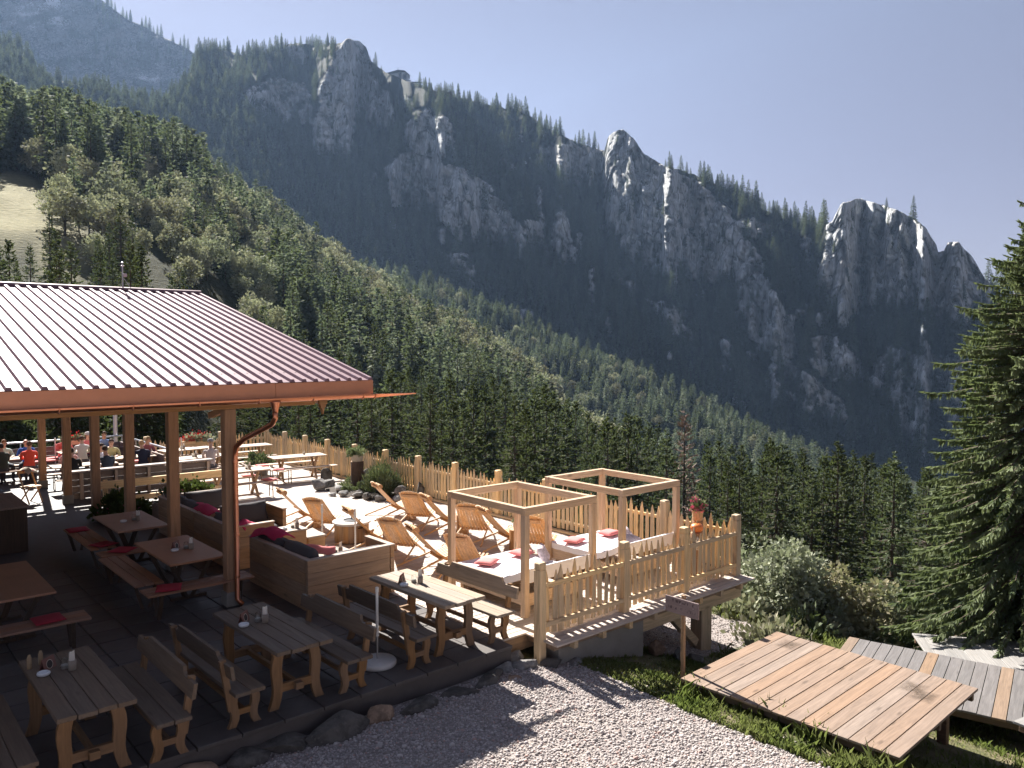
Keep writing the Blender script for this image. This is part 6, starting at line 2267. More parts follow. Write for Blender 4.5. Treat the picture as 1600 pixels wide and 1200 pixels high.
# ================================================================= plank platforms on the meadow
def platform(name, cx, cy, z, lx, ly, rz, n, col, label, odd=None, oddcol=None, tilt=(0, 0), along='x', legs=True):
    """boards run along local x; n boards side by side along local y"""
    t = thing(name, label, 'platform', (cx, cy, z), rz, 'plank platforms on the meadow')
    t.rotation_euler = (tilt[0], tilt[1], rz)
    w = ly / n
    for k in range(n):
        y = -ly / 2 + (k + 0.5) * w
        c = oddcol if odd and k in odd else col
        e = rnd.uniform(-0.008, 0.008)
        MB().bbox(-lx / 2 + e, lx / 2 + e, y - w / 2 + 0.004, y + w / 2 - 0.004, -0.035, rnd.uniform(-0.002, 0.002), 0.004).build('board', wood('platform%02d%02d' % (int(c[0] * 100), int(c[2] * 100)), c, 'x', 0.07, 0.65), t)
    D = wood('platform_frame', (0.20, 0.13, 0.09), 'y', 0.1)
    for s in (-1, 0, 1):
        MB().bbox(s * (lx / 2 - 0.12) - 0.035, s * (lx / 2 - 0.12) + 0.035, -ly / 2 + 0.03, ly / 2 - 0.03, -0.15, -0.037, 0.004).build('beam', D, t)
    if legs:
        for sx in (-1, 1):
            for sy in (-1, 1):
                x, y = sx * (lx / 2 - 0.25), sy * (ly / 2 - 0.35)
                gx, gy = cx + x * math.cos(rz) - y * math.sin(rz), cy + x * math.sin(rz) + y * math.cos(rz)
                MB().bbox(x - 0.06, x + 0.06, y - 0.06, y + 0.06, float(near_z(gx, gy)) - z - 0.1, -0.151, 0.005).build('leg', D, t)
    return t

platform('sun_platform', 10.30, 5.23, -0.30, 2.66, 2.95, R_(2.0), 15, (0.34, 0.24, 0.175), 'large brown plank platform in the grass nearest the gravel', (3, 11), (0.36, 0.27, 0.21))
platform('sun_platform', 13.22, 4.62, -0.90, 2.15, 3.6, R_(14), 20, (0.22, 0.205, 0.20), 'weathered grey plank platform with three brown boards', (6, 12, 19), (0.31, 0.22, 0.155), legs=True)
platform('sun_platform', 16.25, 4.5, -1.25, 1.5, 3.5, R_(34.8), 20, (0.36, 0.345, 0.33), 'pale bleached plank platform behind the grey one', legs=True)
platform('sun_platform', 12.25, 2.05, -0.52, 2.0, 2.2, R_(-12), 11, (0.36, 0.345, 0.335), 'pale grey platform corner at the right picture edge', legs=True)
# soot marks left on the brown platform (stains)
m, nt, out = new_mat('soot_stain')
v, _ = coords(nt)
s_ = noise(nt, v, 16, 5, 0.8)
tcn = nt.nodes.new('ShaderNodeTexCoord')
sx_ = nt.nodes.new('ShaderNodeSeparateXYZ')
L(nt, tcn.outputs['Object'], sx_.inputs[0])
far_ = math_(nt, 'MAXIMUM', math_(nt, 'MULTIPLY', math_(nt, 'ABSOLUTE', sx_.outputs[0]), 1.15), math_(nt, 'MULTIPLY', math_(nt, 'ABSOLUTE', sx_.outputs[1]), 1.5))
al = math_(nt, 'MULTIPLY', ramp(nt, far_, 0.24, 0.10), ramp(nt, s_, 0.32, 0.62))
df = N(nt, 'ShaderNodeBsdfDiffuse')
df.inputs['Color'].default_value = (0.10, 0.08, 0.065, 1)
tp_ = N(nt, 'ShaderNodeBsdfTransparent')
mx = N(nt, 'ShaderNodeMixShader')
L(nt, math_(nt, 'MULTIPLY', al, 0.6, True), mx.inputs[0])
L(nt, tp_.outputs[0], mx.inputs[1])
L(nt, df.outputs[0], mx.inputs[2])
L(nt, mx.outputs[0], out.inputs['Surface'])
pl0 = [o for o in bpy.data.objects if o.name.startswith('sun_platform')][0]
for k, (x, y) in enumerate([(0.70, -0.86), (0.52, -1.06), (0.92, 1.05)]):
    MB().add([(-0.23, -0.23, 0), (0.23, -0.23, 0), (0.23, 0.23, 0), (-0.23, 0.23, 0)], [(0, 1, 2, 3)]).build('soot_stain', m, pl0, (x, y, 0.0065 + 0.002 * k))

# ================================================================= small sign
sg = thing('wooden_sign', 'weathered wooden sign board with faded lettering on a square stake', 'sign', (9.2, 6.82, -0.57))
MB().bbox(-0.025, 0.025, -0.025, 0.025, -0.1, 1.34, 0.004).build('stake', wood('stake', (0.42, 0.26, 0.14), 'z', 0.1), sg)
m, nt, out = new_mat('faded_sign_board')
v, _ = coords(nt, (1, 1.0, 1))
gn = noise(nt, coords(nt, (9, 0.8, 9))[0], 3, 5, 0.6)
c = mixc(nt, gn, (0.17, 0.125, 0.12), (0.33, 0.26, 0.25))
letters = noise(nt, coords(nt, (40, 34, 15))[0], 1.0, 1, 0.4)
tcn = nt.nodes.new('ShaderNodeTexCoord')
sx_ = nt.nodes.new('ShaderNodeSeparateXYZ')
L(nt, tcn.outputs['Object'], sx_.inputs[0])
wv = math_(nt, 'SINE', math_(nt, 'MULTIPLY', sx_.outputs[2], 62.0))
row = ramp(nt, wv, 0.1, 0.5)
inn = ramp(nt, math_(nt, 'ABSOLUTE', sx_.outputs[1]), 0.25, 0.21)
lm = math_(nt, 'MULTIPLY', math_(nt, 'MULTIPLY', ramp(nt, letters, 0.5, 0.58), row), inn)
c = mixc(nt, math_(nt, 'MULTIPLY', lm, 0.75), c, (0.055, 0.038, 0.045))
finish(nt, out, c, 0.8, 0, bump(nt, gn, 0.3, 0.004), 0.3)
MB().bbox(-0.048, -0.026, -0.29, 0.29, 1.06, 1.29, 0.004).build('sign_board', m, sg)
for y, z in ((-0.2, 1.2), (0.02, 1.22)):
    MB().lathe([(0.006, 0.0), (0.006, 0.004)], 6).build('nail', plain('nail_steel', (0.6, 0.6, 0.6), 0.3, 0.9), sg, (-0.05, y, z), (0, -PI / 2, 0))

# ================================================================= bushes and the big spruce on the right
def big_tree(name, loc, geo, mt, mc, label, cat, rz=0.0):
    t = thing(name, label, cat, loc, rz)
    a, b = tree_pair(name, geo, mt, mc)
    place('trunk', a, t)
    place('crown', b, t)
    return t

def gl_(x, y):
    return float(near_z(x, y))
p = survey(1212, 850, 18.6)
big_tree('shrub', (p[0], p[1], gl_(p[0], p[1]) - 0.2), broadleaf_geo(601, p[2] - gl_(p[0], p[1]) + 0.3, 1.15, 46, 210, 0.10, 0.08), M_BARKG, M_LEAFG, 'large grey green shrub below the deck corner', 'shrub')
p = survey(1330, 902, 19.0)
big_tree('shrub', (p[0], p[1], gl_(p[0], p[1]) - 0.2), broadleaf_geo(602, p[2] - gl_(p[0], p[1]) + 0.3, 1.1, 40, 200, 0.105, 0.08), M_BARKG, M_LEAFR, 'rusty green shrub behind the big brown platform', 'shrub')
p = survey(1392, 925, 19.6)
big_tree('shrub', (p[0], p[1], gl_(p[0], p[1]) - 0.2), broadleaf_geo(603, p[2] - gl_(p[0], p[1]) + 0.3, 0.9, 34, 190, 0.10, 0.08), M_BARKG, M_LEAFG, 'pale green shrub between the rusty shrub and the big spruce', 'shrub')
p = survey(1270, 945, 18.0)
big_tree('shrub', (p[0], p[1], gl_(p[0], p[1]) - 0.2), broadleaf_geo(604, p[2] - gl_(p[0], p[1]) + 0.3, 0.85, 28, 180, 0.10, 0.08), M_BARKG, M_LEAFG, 'low dark shrub behind the far corner of the brown platform', 'shrub')
p = survey(1622, 352, 18.5)
zb = gl_(p[0], p[1]) - 0.3
big_tree('spruce_tree', (p[0], p[1], zb), spruce_geo(611, p[2] - zb, 2.75, 125, 13, 250, 0.15, low=0.03, droop=0.56, full=0.62, wid=0.30, hang=0.7, zj=0.03), M_BARK, M_SPRN, 'big sunlit spruce with drooping boughs at the right picture edge', 'spruce', 0.6)
for k, (xx, top, rr, lb) in enumerate([(1398, 716, 33, 'spruce rising behind the rusty shrub'), (1452, 735, 30, 'slender spruce beside the big sunlit spruce'), (1310, 700, 36, 'spruce above the rusty shrub with a double tip'), (1215, 702, 38, 'spruce directly above the large grey green shrub'), (1500, 790, 26, 'short spruce half hidden by the big sunlit spruce')]):
    p = survey(xx, top, rr)
    zb = float(hill_z(np.array([float(xx)]), np.array([float(rr)]))[0])
    t = thing('spruce_tree', lb, 'spruce', (p[0], p[1], zb), k * 1.3)
    s = (p[2] - zb) / 10
    t.scale = (s * 0.95, s * 0.95, s)
    tm, cm = NEAR_S[(k + 1) % len(NEAR_S)]
    place('trunk', tm, t)
    place('crown', cm, t)

# low undergrowth over the slope
ug = [np_mesh('undergrowth', *bush_geo(620 + k, 260, 0.5, 0.5, 0.55, 0.13, 0.2, 0.6), (M_LEAFG, M_LEAF, M_ROSE)[k]) for k in range(3)]
g = np.random.RandomState(77)
pts, sc2 = [], []
while len(pts) < 900:
    x, y = 13.2 + 17 * g.rand() ** 1.3, -2 + 22 * g.rand()
    if is_gravel(np.array([x]), np.array([y]))[0] or (x < 17.8 and y < 7.6):
        continue
    pts.append((x, y, gl_(x, y) - 0.05))
    sc2.append(0.5 + 0.9 * g.rand())
instances('undergrowth', pts, sc2, g.randint(0, 3, len(pts)), ug, 'low leafy undergrowth on the slope beyond the platforms', 'undergrowth')

# ================================================================= hut terrace at the back with guests
W_DK = (0.16, 0.12, 0.10)
cn = thing('serving_counter', 'dark counter with a pale top at the left picture edge', 'counter', (2.55, 20.2, 0))
MB().bbox(-0.7, 0.7, -1.0, 1.0, 0.0, 0.93, 0.01).build('body', wood('dark_frame', (0.10, 0.07, 0.05), 'z', 0.1), cn)
MB().bbox(-0.74, 0.74, -1.04, 1.04, 0.931, 0.97, 0.006).build('worktop', wood('counter_top', (0.36, 0.25, 0.20), 'y', 0.05), cn)
# timber rail and low planter walls behind the sofas
rl = thing('timber_rail', 'thick pale timber rail crossing behind the flowering hedge', 'rail', (0, 0, 0))
MB().bbox(5.25, 8.6, 21.62, 21.72, 0.74, 0.93, 0.008).build('upper_board', wood('fence', W_FENCE, 'x'), rl)
MB().bbox(5.25, 8.6, 21.62, 21.72, 0.36, 0.50, 0.008).build('lower_board', wood('fence', W_FENCE, 'x'), rl)
for x in (5.4, 7.0, 8.5):
    MB().bbox(x - 0.05, x + 0.05, 21.73, 21.83, 0.0, 0.95, 0.006).build('post', wood('fence', W_FENCE, 'z'), rl)
pb = thing('planter_box', 'long pale planter box behind the rearmost sofa', 'planter', (7.0, 20.0, 0))
MB().bbox(-0.95, 0.95, -0.25, -0.21, 0.0, 0.55, 0.006).bbox(-0.95, 0.95, 0.21, 0.25, 0.0, 0.55, 0.006).bbox(-0.95, -0.91, -0.209, 0.209, 0.0, 0.55, 0.006).bbox(0.91, 0.95, -0.209, 0.209, 0.0, 0.55, 0.006).build('box', wood('sofa_cap', (0.50, 0.40, 0.33), 'x', 0.05), pb)
MB().box(-0.9, 0.9, -0.2, 0.2, 0.4, 0.48).build('soil', plain('dark_soil', (0.06, 0.045, 0.035), 0.95, 0, 0, 20, 0.4, 0.6), pb)
for k, (x, y, z, lb) in enumerate([(6.45, 20.0, 0.48, 'dark leafy geranium in the planter behind the shaded sofa'), (7.05, 19.95, 0.48, 'sunlit bushy geranium beside the second timber post'), (5.75, 20.6, 0.1, 'dark shrub in the shade behind the timber posts'), (5.45, 21.2, 0.1, 'dark shrub beside the third timber post')]):
    t = plant('hedge_plant', (x, y, z), 700 + k, 1500, 0.46, 0.52, 0.10, M_DKL, lb, 'plant', 0.0, 0.7, 'leafy plants behind the sofas')
    V, F = bush_geo(720 + k, 60, 0.46, 0.46, 0.56, 0.06, 0.0, 0.95)
    place('blossom', np_mesh('blossom', V, F, M_FPNK if k else M_FWHT), t)
# dark counter wall with a pale top
cw = thing('bar_wall', 'low dark plank wall with a ledge between the deck and the guests', 'wall', (0, 0, 0))
for k in range(4):
    MB().bbox(5.3, 9.2, 24.86, 24.92, 0.02 + k * 0.18, 0.19 + k * 0.18, 0.004).build('plank', wood('dark_weathered', (0.20, 0.165, 0.15), 'x', 0.12), cw)
MB().bbox(5.25, 9.25, 24.75, 25.05, 0.76, 0.81, 0.008).build('ledge', wood('counter_top', (0.40, 0.33, 0.30), 'x', 0.05), cw)
for x in (5.5, 6.4, 7.3, 8.2, 9.05):
    MB().bbox(x, x + 0.08, 24.76, 24.85, 0.0, 0.755, 0.005).build('post', wood('sofa_cap', (0.50, 0.40, 0.33), 'z', 0.05), cw)
# metal railing and flag pole
ST = plain('railing_steel', (0.46, 0.48, 0.52), 0.35, 0.8)
rg = thing('metal_railing', 'grey metal railing around the guest terrace', 'railing', (0, 0, 0))
MB().tube([(2.0, 31.6, 1.02), (8.44, 31.6, 1.02), (8.44, 26.4, 1.02)], 0.035, 8).build('handrail', ST, rg)
MB().tube([(2.0, 31.6, 0.55), (8.44, 31.6, 0.55), (8.44, 26.4, 0.55)], 0.018, 6).build('midrail', ST, rg)
for x, y in [(2.0, 31.6), (3.6, 31.6), (5.2, 31.6), (6.8, 31.6), (8.44, 31.6), (8.44, 29.9), (8.44, 28.2), (8.44, 26.4)]:
    MB().tube([(x, y, 0), (x, y, 1.0)], 0.022, 6).build('baluster', ST, rg)
fp = thing('flag_pole', 'tall pale metal pole rising behind the guest terrace', 'pole', (8.3, 31.9, 0))
MB().tube([(0, 0, -0.3), (0, 0, 5.2)], 0.075, 12).build('shaft', plain('pale_pole', (0.55, 0.54, 0.58), 0.4, 0.4), fp)
MB().bbox(-0.14, 0.14, -0.14, 0.14, -0.3, 0.03, 0.01).build('base_plate', ST, fp)
for k, (x, y) in enumerate([(6.05, 30.6), (9.3, 27.8), (3.9, 30.9)]):
    s2 = thing('parasol_pole', ('bare parasol pole between the guests in red and pink', 'bare parasol pole by the railing corner', 'bare parasol pole behind the guest in mint')[k], 'parasol pole', (x, y, 0))
    MB().tube([(0, 0, 0.03), (0, 0, 1.15)], 0.02, 8).lathe([(0.03, 1.12), (0.035, 1.16), (0.02, 1.2)], 8).build('tube', plain('white_tube', (0.70, 0.69, 0.66), 0.4), s2)
    MB().lathe([(0.22, 0.0), (0.22, 0.04), (0.03, 0.06)], 18).build('base', M_WHITE, s2)
# wind wall of planks behind the guests
ww = thing('wind_wall', 'brown plank wind wall behind the sitting guests', 'wall', (0, 0, 0))
for k in range(5):
    MB().bbox(2.2, 8.3, 31.3, 31.36, 0.05 + 0.16 * k, 0.2 + 0.16 * k, 0.004).build('plank', wood('dark_weathered', (0.24, 0.17, 0.15), 'x', 0.12), ww)
for k in range(5):
    MB().bbox(8.28, 8.34, 26.5, 31.29, 0.05 + 0.16 * k, 0.2 + 0.16 * k, 0.004).build('plank', wood('dark_weathered', (0.24, 0.17, 0.15), 'y', 0.12), ww)
# guest tables
GT = [(4.6, 29.4, 0.0, 'guest table in front of the man in blue'), (6.9, 30.0, 0.0, 'guest table in front of the woman in pink'), (6.0, 26.5, 0.0, 'shaded guest table behind the timber posts'), (7.6, 27.4, 0.0, 'guest table in front of the blond guest'), (9.2, 25.9, 0.1, 'bright guest table beside the low dark wall'), (9.6, 28.2, 0.1, 'bright guest table beneath the geranium box')]
for x, y, a, lb in GT:
    put('t', x, y, a, lb)
    wh = lb.replace('guest table', 'the guest table', 1) if lb.startswith('guest') else 'the ' + lb
    put('b', x, y - 0.68, a, 'bench on the camera side of ' + wh)
    put('b', x, y + 0.68, a, 'bench on the far side of ' + wh)
    set_table(x - 0.2, y, 0.77, 'on ' + wh, (2, 3))
for k, (x, y, lb) in enumerate([(7.4, 30.7, 'long red cushion on the bench beside the woman in pink'), (6.2, 30.75, 'red cushion behind the guest with the parasol pole'), (8.0, 28.1, 'red cushion beside the blond guest'), (5.6, 30.1, 'red cushion near the man in blue')]):
    o = place('seat_pad', sun_pad, None, (x, y, 0.5), (0, 0, 0.05 * k), (2.2, 1, 1.4))
    tag(o, lb, 'seat pad', 'red cushions among the guests')
# beer glasses
M_BEER = plain('amber_beer', (0.62, 0.30, 0.06), 0.2)
bg = thing('beer_glass', 'tall glass of beer in front of the blond guest', 'glass', (7.95, 27.25, 0.77))
MB().lathe([(0.036, 0.0), (0.04, 0.01), (0.045, 0.18), (0.042, 0.18), (0.036, 0.015)], 12).build('glass', M_GLASS, bg)
MB().lathe([(0.034, 0.012), (0.040, 0.15), (0.001, 0.152)], 12).build('beer', M_BEER, bg)
copy_tree(bg, (4.2, 29.5, 0.77), 0, 'tall glass of beer in front of the guest in mint')
# geranium box on the far fence
gb = thing('flower_box', 'box of red geraniums hanging on the far picket fence', 'flower box', (10.3, 29.1, 0.72))
MB().bbox(-0.55, 0.55, -0.11, 0.11, 0.0, 0.2, 0.01).build('box', wood('fence', W_FENCE, 'x'), gb)
V, F = bush_geo(740, 900, 0.6, 0.22, 0.28, 0.09, 0.0, 0.7)
place('foliage', np_mesh('foliage', V, F, M_LEAFG), gb, (0, 0, 0.16))
V, F = bush_geo(741, 200, 0.62, 0.24, 0.34, 0.07, 0.0, 0.9)
place('blossom', np_mesh('blossom', V, F, M_FRED), gb, (0, 0, 0.2))
gb2 = thing('flower_box', 'box of pink flowers along the wind wall behind the guests', 'flower box', (6.9, 31.2, 0.86))
MB().bbox(-0.5, 0.5, -0.1, 0.1, 0.0, 0.16, 0.01).build('box', wood('fence', W_FENCE, 'x'), gb2)
V, F = bush_geo(742, 600, 0.52, 0.18, 0.2, 0.08, 0.0, 0.7)
place('foliage', np_mesh('foliage', V, F, M_LEAFG), gb2, (0, 0, 0.14))
V, F = bush_geo(743, 160, 0.54, 0.2, 0.24, 0.06, 0.0, 0.9)
place('blossom', np_mesh('blossom', V, F, M_FRED), gb2, (0, 0, 0.16))

# ================================================================= mountain station and hut on the crest
def on_crest(x, back=0.0, dz=0.0):
    i = int(np.argmin(np.abs(MCOL - x)))
    j = MX.shape[0] - 1
    p = survey(MX[j, i], MY[j, i], MR[j, i] + back)
    return Vector((p[0], p[1], p[2] + dz)), MR[j, i]
c, rr_ = on_crest(624, 3)
u_ = rr_ / FPX                      # metres per photo pixel at that distance
b_ = float(bearing(np.array(624.0))) - PI / 2
M_STW = plain('station_wall', (0.52, 0.55, 0.58), 0.8, 0, 0, 0.5, 0.1)
M_STR = plain('station_roof', (0.10, 0.11, 0.12), 0.7)
M_STG = plain('station_window', (0.03, 0.04, 0.05), 0.2)
sta = thing('mountain_station', 'pale mountain station with a gabled roof on the far crest', 'building', c, b_)
k = u_
MB().prism([(-18 * k, -9 * k), (15 * k, -9 * k), (15 * k, 5 * k), (9 * k, 9 * k), (-18 * k, 4 * k)], 0, 14 * k, 'y').build('wall', M_STW, sta)
MB().prism([(-22 * k, 3.6 * k), (-1 * k, 10.5 * k), (9 * k, 9.8 * k), (17 * k, 3.5 * k), (17 * k, 4.6 * k), (9 * k, 11 * k), (-1 * k, 11.7 * k), (-22 * k, 4.7 * k)], -2 * k, 16 * k, 'y').build('roof', M_STR, sta)
for a, b, z0, z1 in ((0, 4, 0, 8), (6.5, 12, -2, 6), (-12, -10.5, 1, 3)):
    MB().box(a * k, b * k, -0.4 * k, 0.3 * k, z0 * k, z1 * k).build('window', M_STG, sta)
MB().box(-18 * k, 18 * k, -3 * k, -0.5 * k, -4.5 * k, -3 * k).build('balcony', M_STW, sta)
MB().tube([(-1 * k, 2 * k, 11 * k), (-1 * k, 2 * k, 16 * k)], 0.3 * k, 5).build('antenna', M_STR, sta)
MB().box(16.5 * k, 33 * k, 1 * k, 8 * k, -15 * k, -6 * k).build('annex', M_STW, sta)
MB().box(16 * k, 34 * k, 0.4 * k, 9 * k, -5.9 * k, -4.6 * k).build('annex_roof', M_STR, sta)
c, rr_ = on_crest(697, 2)
k = rr_ / FPX
ht = thing('mountain_hut', 'small dark hut on the ridge below the mountain station', 'building', c, float(bearing(np.array(697.0))) - PI / 2)
MB().box(-7 * k, 8 * k, 0, 7 * k, -6 * k, 3.2 * k).build('wall', plain('hut_boards', (0.16, 0.13, 0.11), 0.9), ht)
MB().prism([(-9 * k, 2.6 * k), (-5 * k, 5.6 * k), (9 * k, 2.9 * k), (9 * k, 3.9 * k), (-5 * k, 6.8 * k), (-9 * k, 3.6 * k)], -1 * k, 8 * k, 'y').build('roof', M_STR, ht)
MB().box(1 * k, 3 * k, -0.3 * k, 0.2 * k, -3 * k, 0).build('window', M_STG, ht)
# cable car cabin on its rope in front of the dark slope
p = survey(1187, 360, 560.0)
gd = thing('cable_car', 'tiny pale cable car cabin hanging before the dark wooded slope', 'cable car', tuple(p), 0.5)
MB().bbox(-1.6, 1.6, -1.2, 1.2, -1.6, 1.0, 0.3).build('cabin', plain('cabin_paint', (0.45, 0.47, 0.5), 0.4), gd)
MB().bar((0, 0, 0.9), (0.3, 0, 5.0), 0.22, 0.22).build('hanger', M_STR, gd)
MB().bbox(-1.62, 1.62, -1.22, 1.22, -0.5, 0.5, 0.05).build('window', M_STG, gd)
q0, q1 = survey(640, 118, 900.0), survey(1900, 560, 420.0)
A, B = Vector(q0), Vector(q1)
P = Vector(p) + Vector((0.3, 0, 5.0))
rope = MB().tube([tuple(A), tuple(P), tuple(B)], 0.04, 5).build('cable_rope', plain('rope_steel', (0.2, 0.2, 0.22), 0.5, 0.8))
tag(rope, 'thin steel rope of the cable car across the valley', 'cable')

# ================================================================= guests (seated)
def person(loc, rz, shirt, trousers, skin, hair, label, arms='table', lean=0.1, hat=None, hair_len=0.0, tilt=0.0, sleeves=True):
    """a seated figure grown from one skeleton with the Skin modifier; faces local -y"""
    Vt, E, Rd = [], [], []
    def v(p, r, par=None):
        Vt.append(p)
        Rd.append(r if isinstance(r, tuple) else (r, r))
        if par is not None:
            E.append((par, len(Vt) - 1))
        return len(Vt) - 1
    ly = lambda z: -lean * (z - 0.5)                 # forward lean of the trunk
    pel = v((0, 0, 0.54), (0.155, 0.12))
    wst = v((0, ly(0.72), 0.72), (0.135, 0.105), pel)
    cst = v((0, ly(0.92), 0.92), (0.165, 0.115), wst)
    nkb = v((0, ly(1.05) - 0.005, 1.06), (0.085, 0.07), cst)
    nck = v((0, ly(1.1) - 0.02, 1.12), 0.052, nkb)
    h1 = v((0, ly(1.16) - 0.045, 1.185), (0.070, 0.082), nck)
    h2 = v((0, ly(1.22) - 0.050, 1.255), (0.076, 0.092), h1)
    h3 = v((0, ly(1.28) - 0.045, 1.315), (0.060, 0.075), h2)
    for s in (-1, 1):
        hip = v((s * 0.095, -0.03, 0.53), 0.098, pel)
        kn = v((s * 0.13, -0.43, 0.52), 0.066, hip)
        cf = v((s * 0.13, -0.44, 0.34), 0.058, kn)
        an = v((s * 0.13, -0.42, 0.09), 0.040, cf)
        ft = v((s * 0.135, -0.55, 0.045), 0.036, an)
        sh = v((s * 0.19, ly(1.0), 1.005), 0.062, cst)
        if arms == 'table':
            el, wr = (s * 0.24, ly(0.8) - 0.16, 0.80), (s * 0.13, ly(0.8) - 0.37, 0.82)
        elif arms == 'face' and s > 0:
            el, wr = (s * 0.20, ly(0.8) - 0.28, 0.82), (s * 0.09, ly(1.1) - 0.17, 1.08)
        else:
            el, wr = (s * 0.26, ly(0.8) - 0.02, 0.75), (s * 0.20, -0.25, 0.62)
        e_ = v(el, 0.044, sh)
        w_ = v(wr, 0.030, e_)
        d = (Vector(wr) - Vector(el)).normalized()
        sd_ = d.cross(Vector((0, 0, 1))).normalized()
        pm = Vector(wr) + d * 0.05
        pv_ = v(tuple(pm), (0.034, 0.020), w_)
        for q in range(4):                            # fingers
            b_ = pm + d * 0.035 + sd_ * (q - 1.5) * 0.019
            f1 = v(tuple(b_), 0.009, pv_)
            v(tuple(b_ + d * (0.045 + 0.008 * (q in (1, 2))) + Vector((0, 0, -0.016))), 0.0075, f1)
        th1 = v(tuple(pm - d * 0.02 - sd_ * s * 0.034), 0.010, pv_)
        v(tuple(pm + d * 0.02 - sd_ * s * 0.055), 0.008, th1)
    me = bpy.data.meshes.new('person')
    me.from_pydata(Vt, E, [])
    ob = bpy.data.objects.new('person', me)
    COL.objects.link(ob)
    ob.modifiers.new('skin', 'SKIN')
    sub = ob.modifiers.new('sub', 'SUBSURF')
    sub.levels = sub.render_levels = 1
    if not me.skin_vertices:
        me.skin_vertices.new()
    for k, (a, b) in enumerate(Rd):
        me.skin_vertices[0].data[k].radius = (a, b)
    me.skin_vertices[0].data[0].use_root = True
    dg = bpy.context.evaluated_depsgraph_get()
    em = bpy.data.meshes.new_from_object(ob.evaluated_get(dg))
    ob.modifiers.clear()
    ob.data = em
    em.materials.clear()
    for mm_ in (plain('skin_%02d' % int(skin[0] * 100), skin, 0.55), plain('shirt_%d' % (abs(hash(shirt)) % 9999), shirt, 0.9, 0, 0, 25, 0.12), plain('trousers_%d' % (abs(hash(trousers)) % 9999), trousers, 0.9)):
        em.materials.append(mm_)
    for f in em.polygons:
        c = f.center
        armz = abs(c.x) > 0.10 and c.y < -0.10 and c.z > 0.60
        hand = False
        for s in (-1, 1):
            pass
        if c.z > 1.075 and abs(c.x) < 0.13:
            f.material_index = 0
        elif c.z < 0.60 and c.z > 0.0 and not (arms == 'lap' and abs(c.x) > 0.15 and c.z > 0.58):
            f.material_index = 2
        else:
            f.material_index = 1
        if c.z > 0.60 and c.y < (ly(0.8) - (0.30 if sleeves else 0.12)):
            f.material_index = 0
        f.use_smooth = True
    ob.location = loc
    ob.rotation_euler = (0, 0, rz)
    tag(ob, label, 'person', 'guests on the terrace')
    hy = ly(1.22) - 0.05
    # hair cap
    mb = MB()
    V, F = [], []
    nn, m2 = 16, 8
    for j in range(m2 + 1):
        t = (PI * 0.60) * j / m2
        for k in range(nn):
            a = 2 * PI * k / nn
            back = 0.5 + 0.5 * math.sin(a)
            tt = t * (0.62 + 0.50 * back)
            rr = 0.089 + 0.006 * math.sin(k * 2.3)
            drop = hair_len * back * (j / m2) ** 2
            V.append((rr * 0.93 * math.sin(tt) * math.cos(a), hy + 0.012 + rr * 1.12 * math.sin(tt) * math.sin(a), 1.262 + rr * 1.12 * math.cos(tt) - drop))
    for j in range(m2):
        for k in range(nn):
            F.append((j * nn + k, j * nn + (k + 1) % nn, (j + 1) * nn + (k + 1) % nn, (j + 1) * nn + k))
    mb.add(V, F)
    if hair is not None:
        mb.build('hair', plain('hair_%02d%02d' % (int(hair[0] * 100), int(hair[2] * 100)), hair, 0.8, 0, 0, 60, 0.35), ob, smooth=True)
    # face
    fc = MB()
    fc.prism([(hy - 0.118, 1.215), (hy - 0.088, 1.255), (hy - 0.086, 1.205)], -0.012, 0.012, 'x')
    fc.build('nose', plain('skin_%02d' % int(skin[0] * 100), skin, 0.55), ob)
    for s in (-1, 1):
        MB().lathe([(0.001, -0.006), (0.009, 0), (0.001, 0.006)], 8).build('eye', M_DARKB, ob, (s * 0.031, hy - 0.085, 1.248))
        MB().lathe([(0.001, -0.006), (0.017, -0.003), (0.017, 0.003), (0.001, 0.006)], 10).build('ear', plain('skin_%02d' % int(skin[0] * 100), skin, 0.55), ob, (s * 0.078, hy + 0.01, 1.24), (0, PI / 2, 0))
    MB().bbox(-0.022, 0.022, hy - 0.092, hy - 0.082, 1.178, 1.186, 0.002).build('mouth', plain('lips', (0.42, 0.16, 0.14), 0.5), ob)
    if hat is not None:
        MB().lathe([(0.098, 0.0), (0.097, 0.04), (0.075, 0.085), (0.02, 0.105)], 18).build('cap', plain('cap_%02d' % int(hat[0] * 100), hat, 0.9), ob, (0, hy + 0.005, 1.275), smooth=True)
        MB().prism([(-0.07, hy - 0.075), (0.07, hy - 0.075), (0.05, hy - 0.155), (-0.05, hy - 0.155)], 1.272, 1.282, 'z').build('cap_peak', plain('cap_%02d' % int(hat[0] * 100), hat, 0.9), ob)
    return ob

SK1, SK2 = (0.55, 0.33, 0.24), (0.62, 0.40, 0.30)
person((4.45, 30.05, -0.03), R_(10), (0.55, 0.68, 0.60), (0.08, 0.09, 0.12), SK1, (0.28, 0.12, 0.05), 'woman in mint green top with reddish hair facing the camera'.replace('woman', 'person'), 'table', 0.1, None, 0.10)
person((5.15, 30.1, -0.03), R_(-20), (0.04, 0.12, 0.48), (0.08, 0.09, 0.12), SK1, None, 'bald person in a blue shirt leaning on the table', 'table', 0.35)
person((4.95, 28.75, -0.03), R_(165), (0.78, 0.10, 0.06), (0.10, 0.10, 0.12), SK1, (0.12, 0.07, 0.05), 'person in a bright red shirt seen from behind', 'table', 0.2)
person((4.25, 28.72, -0.03), R_(195), (0.05, 0.06, 0.05), (0.05, 0.05, 0.06), SK1, (0.03, 0.02, 0.02), 'person in dark clothes sitting left of the red shirt', 'table', 0.15)
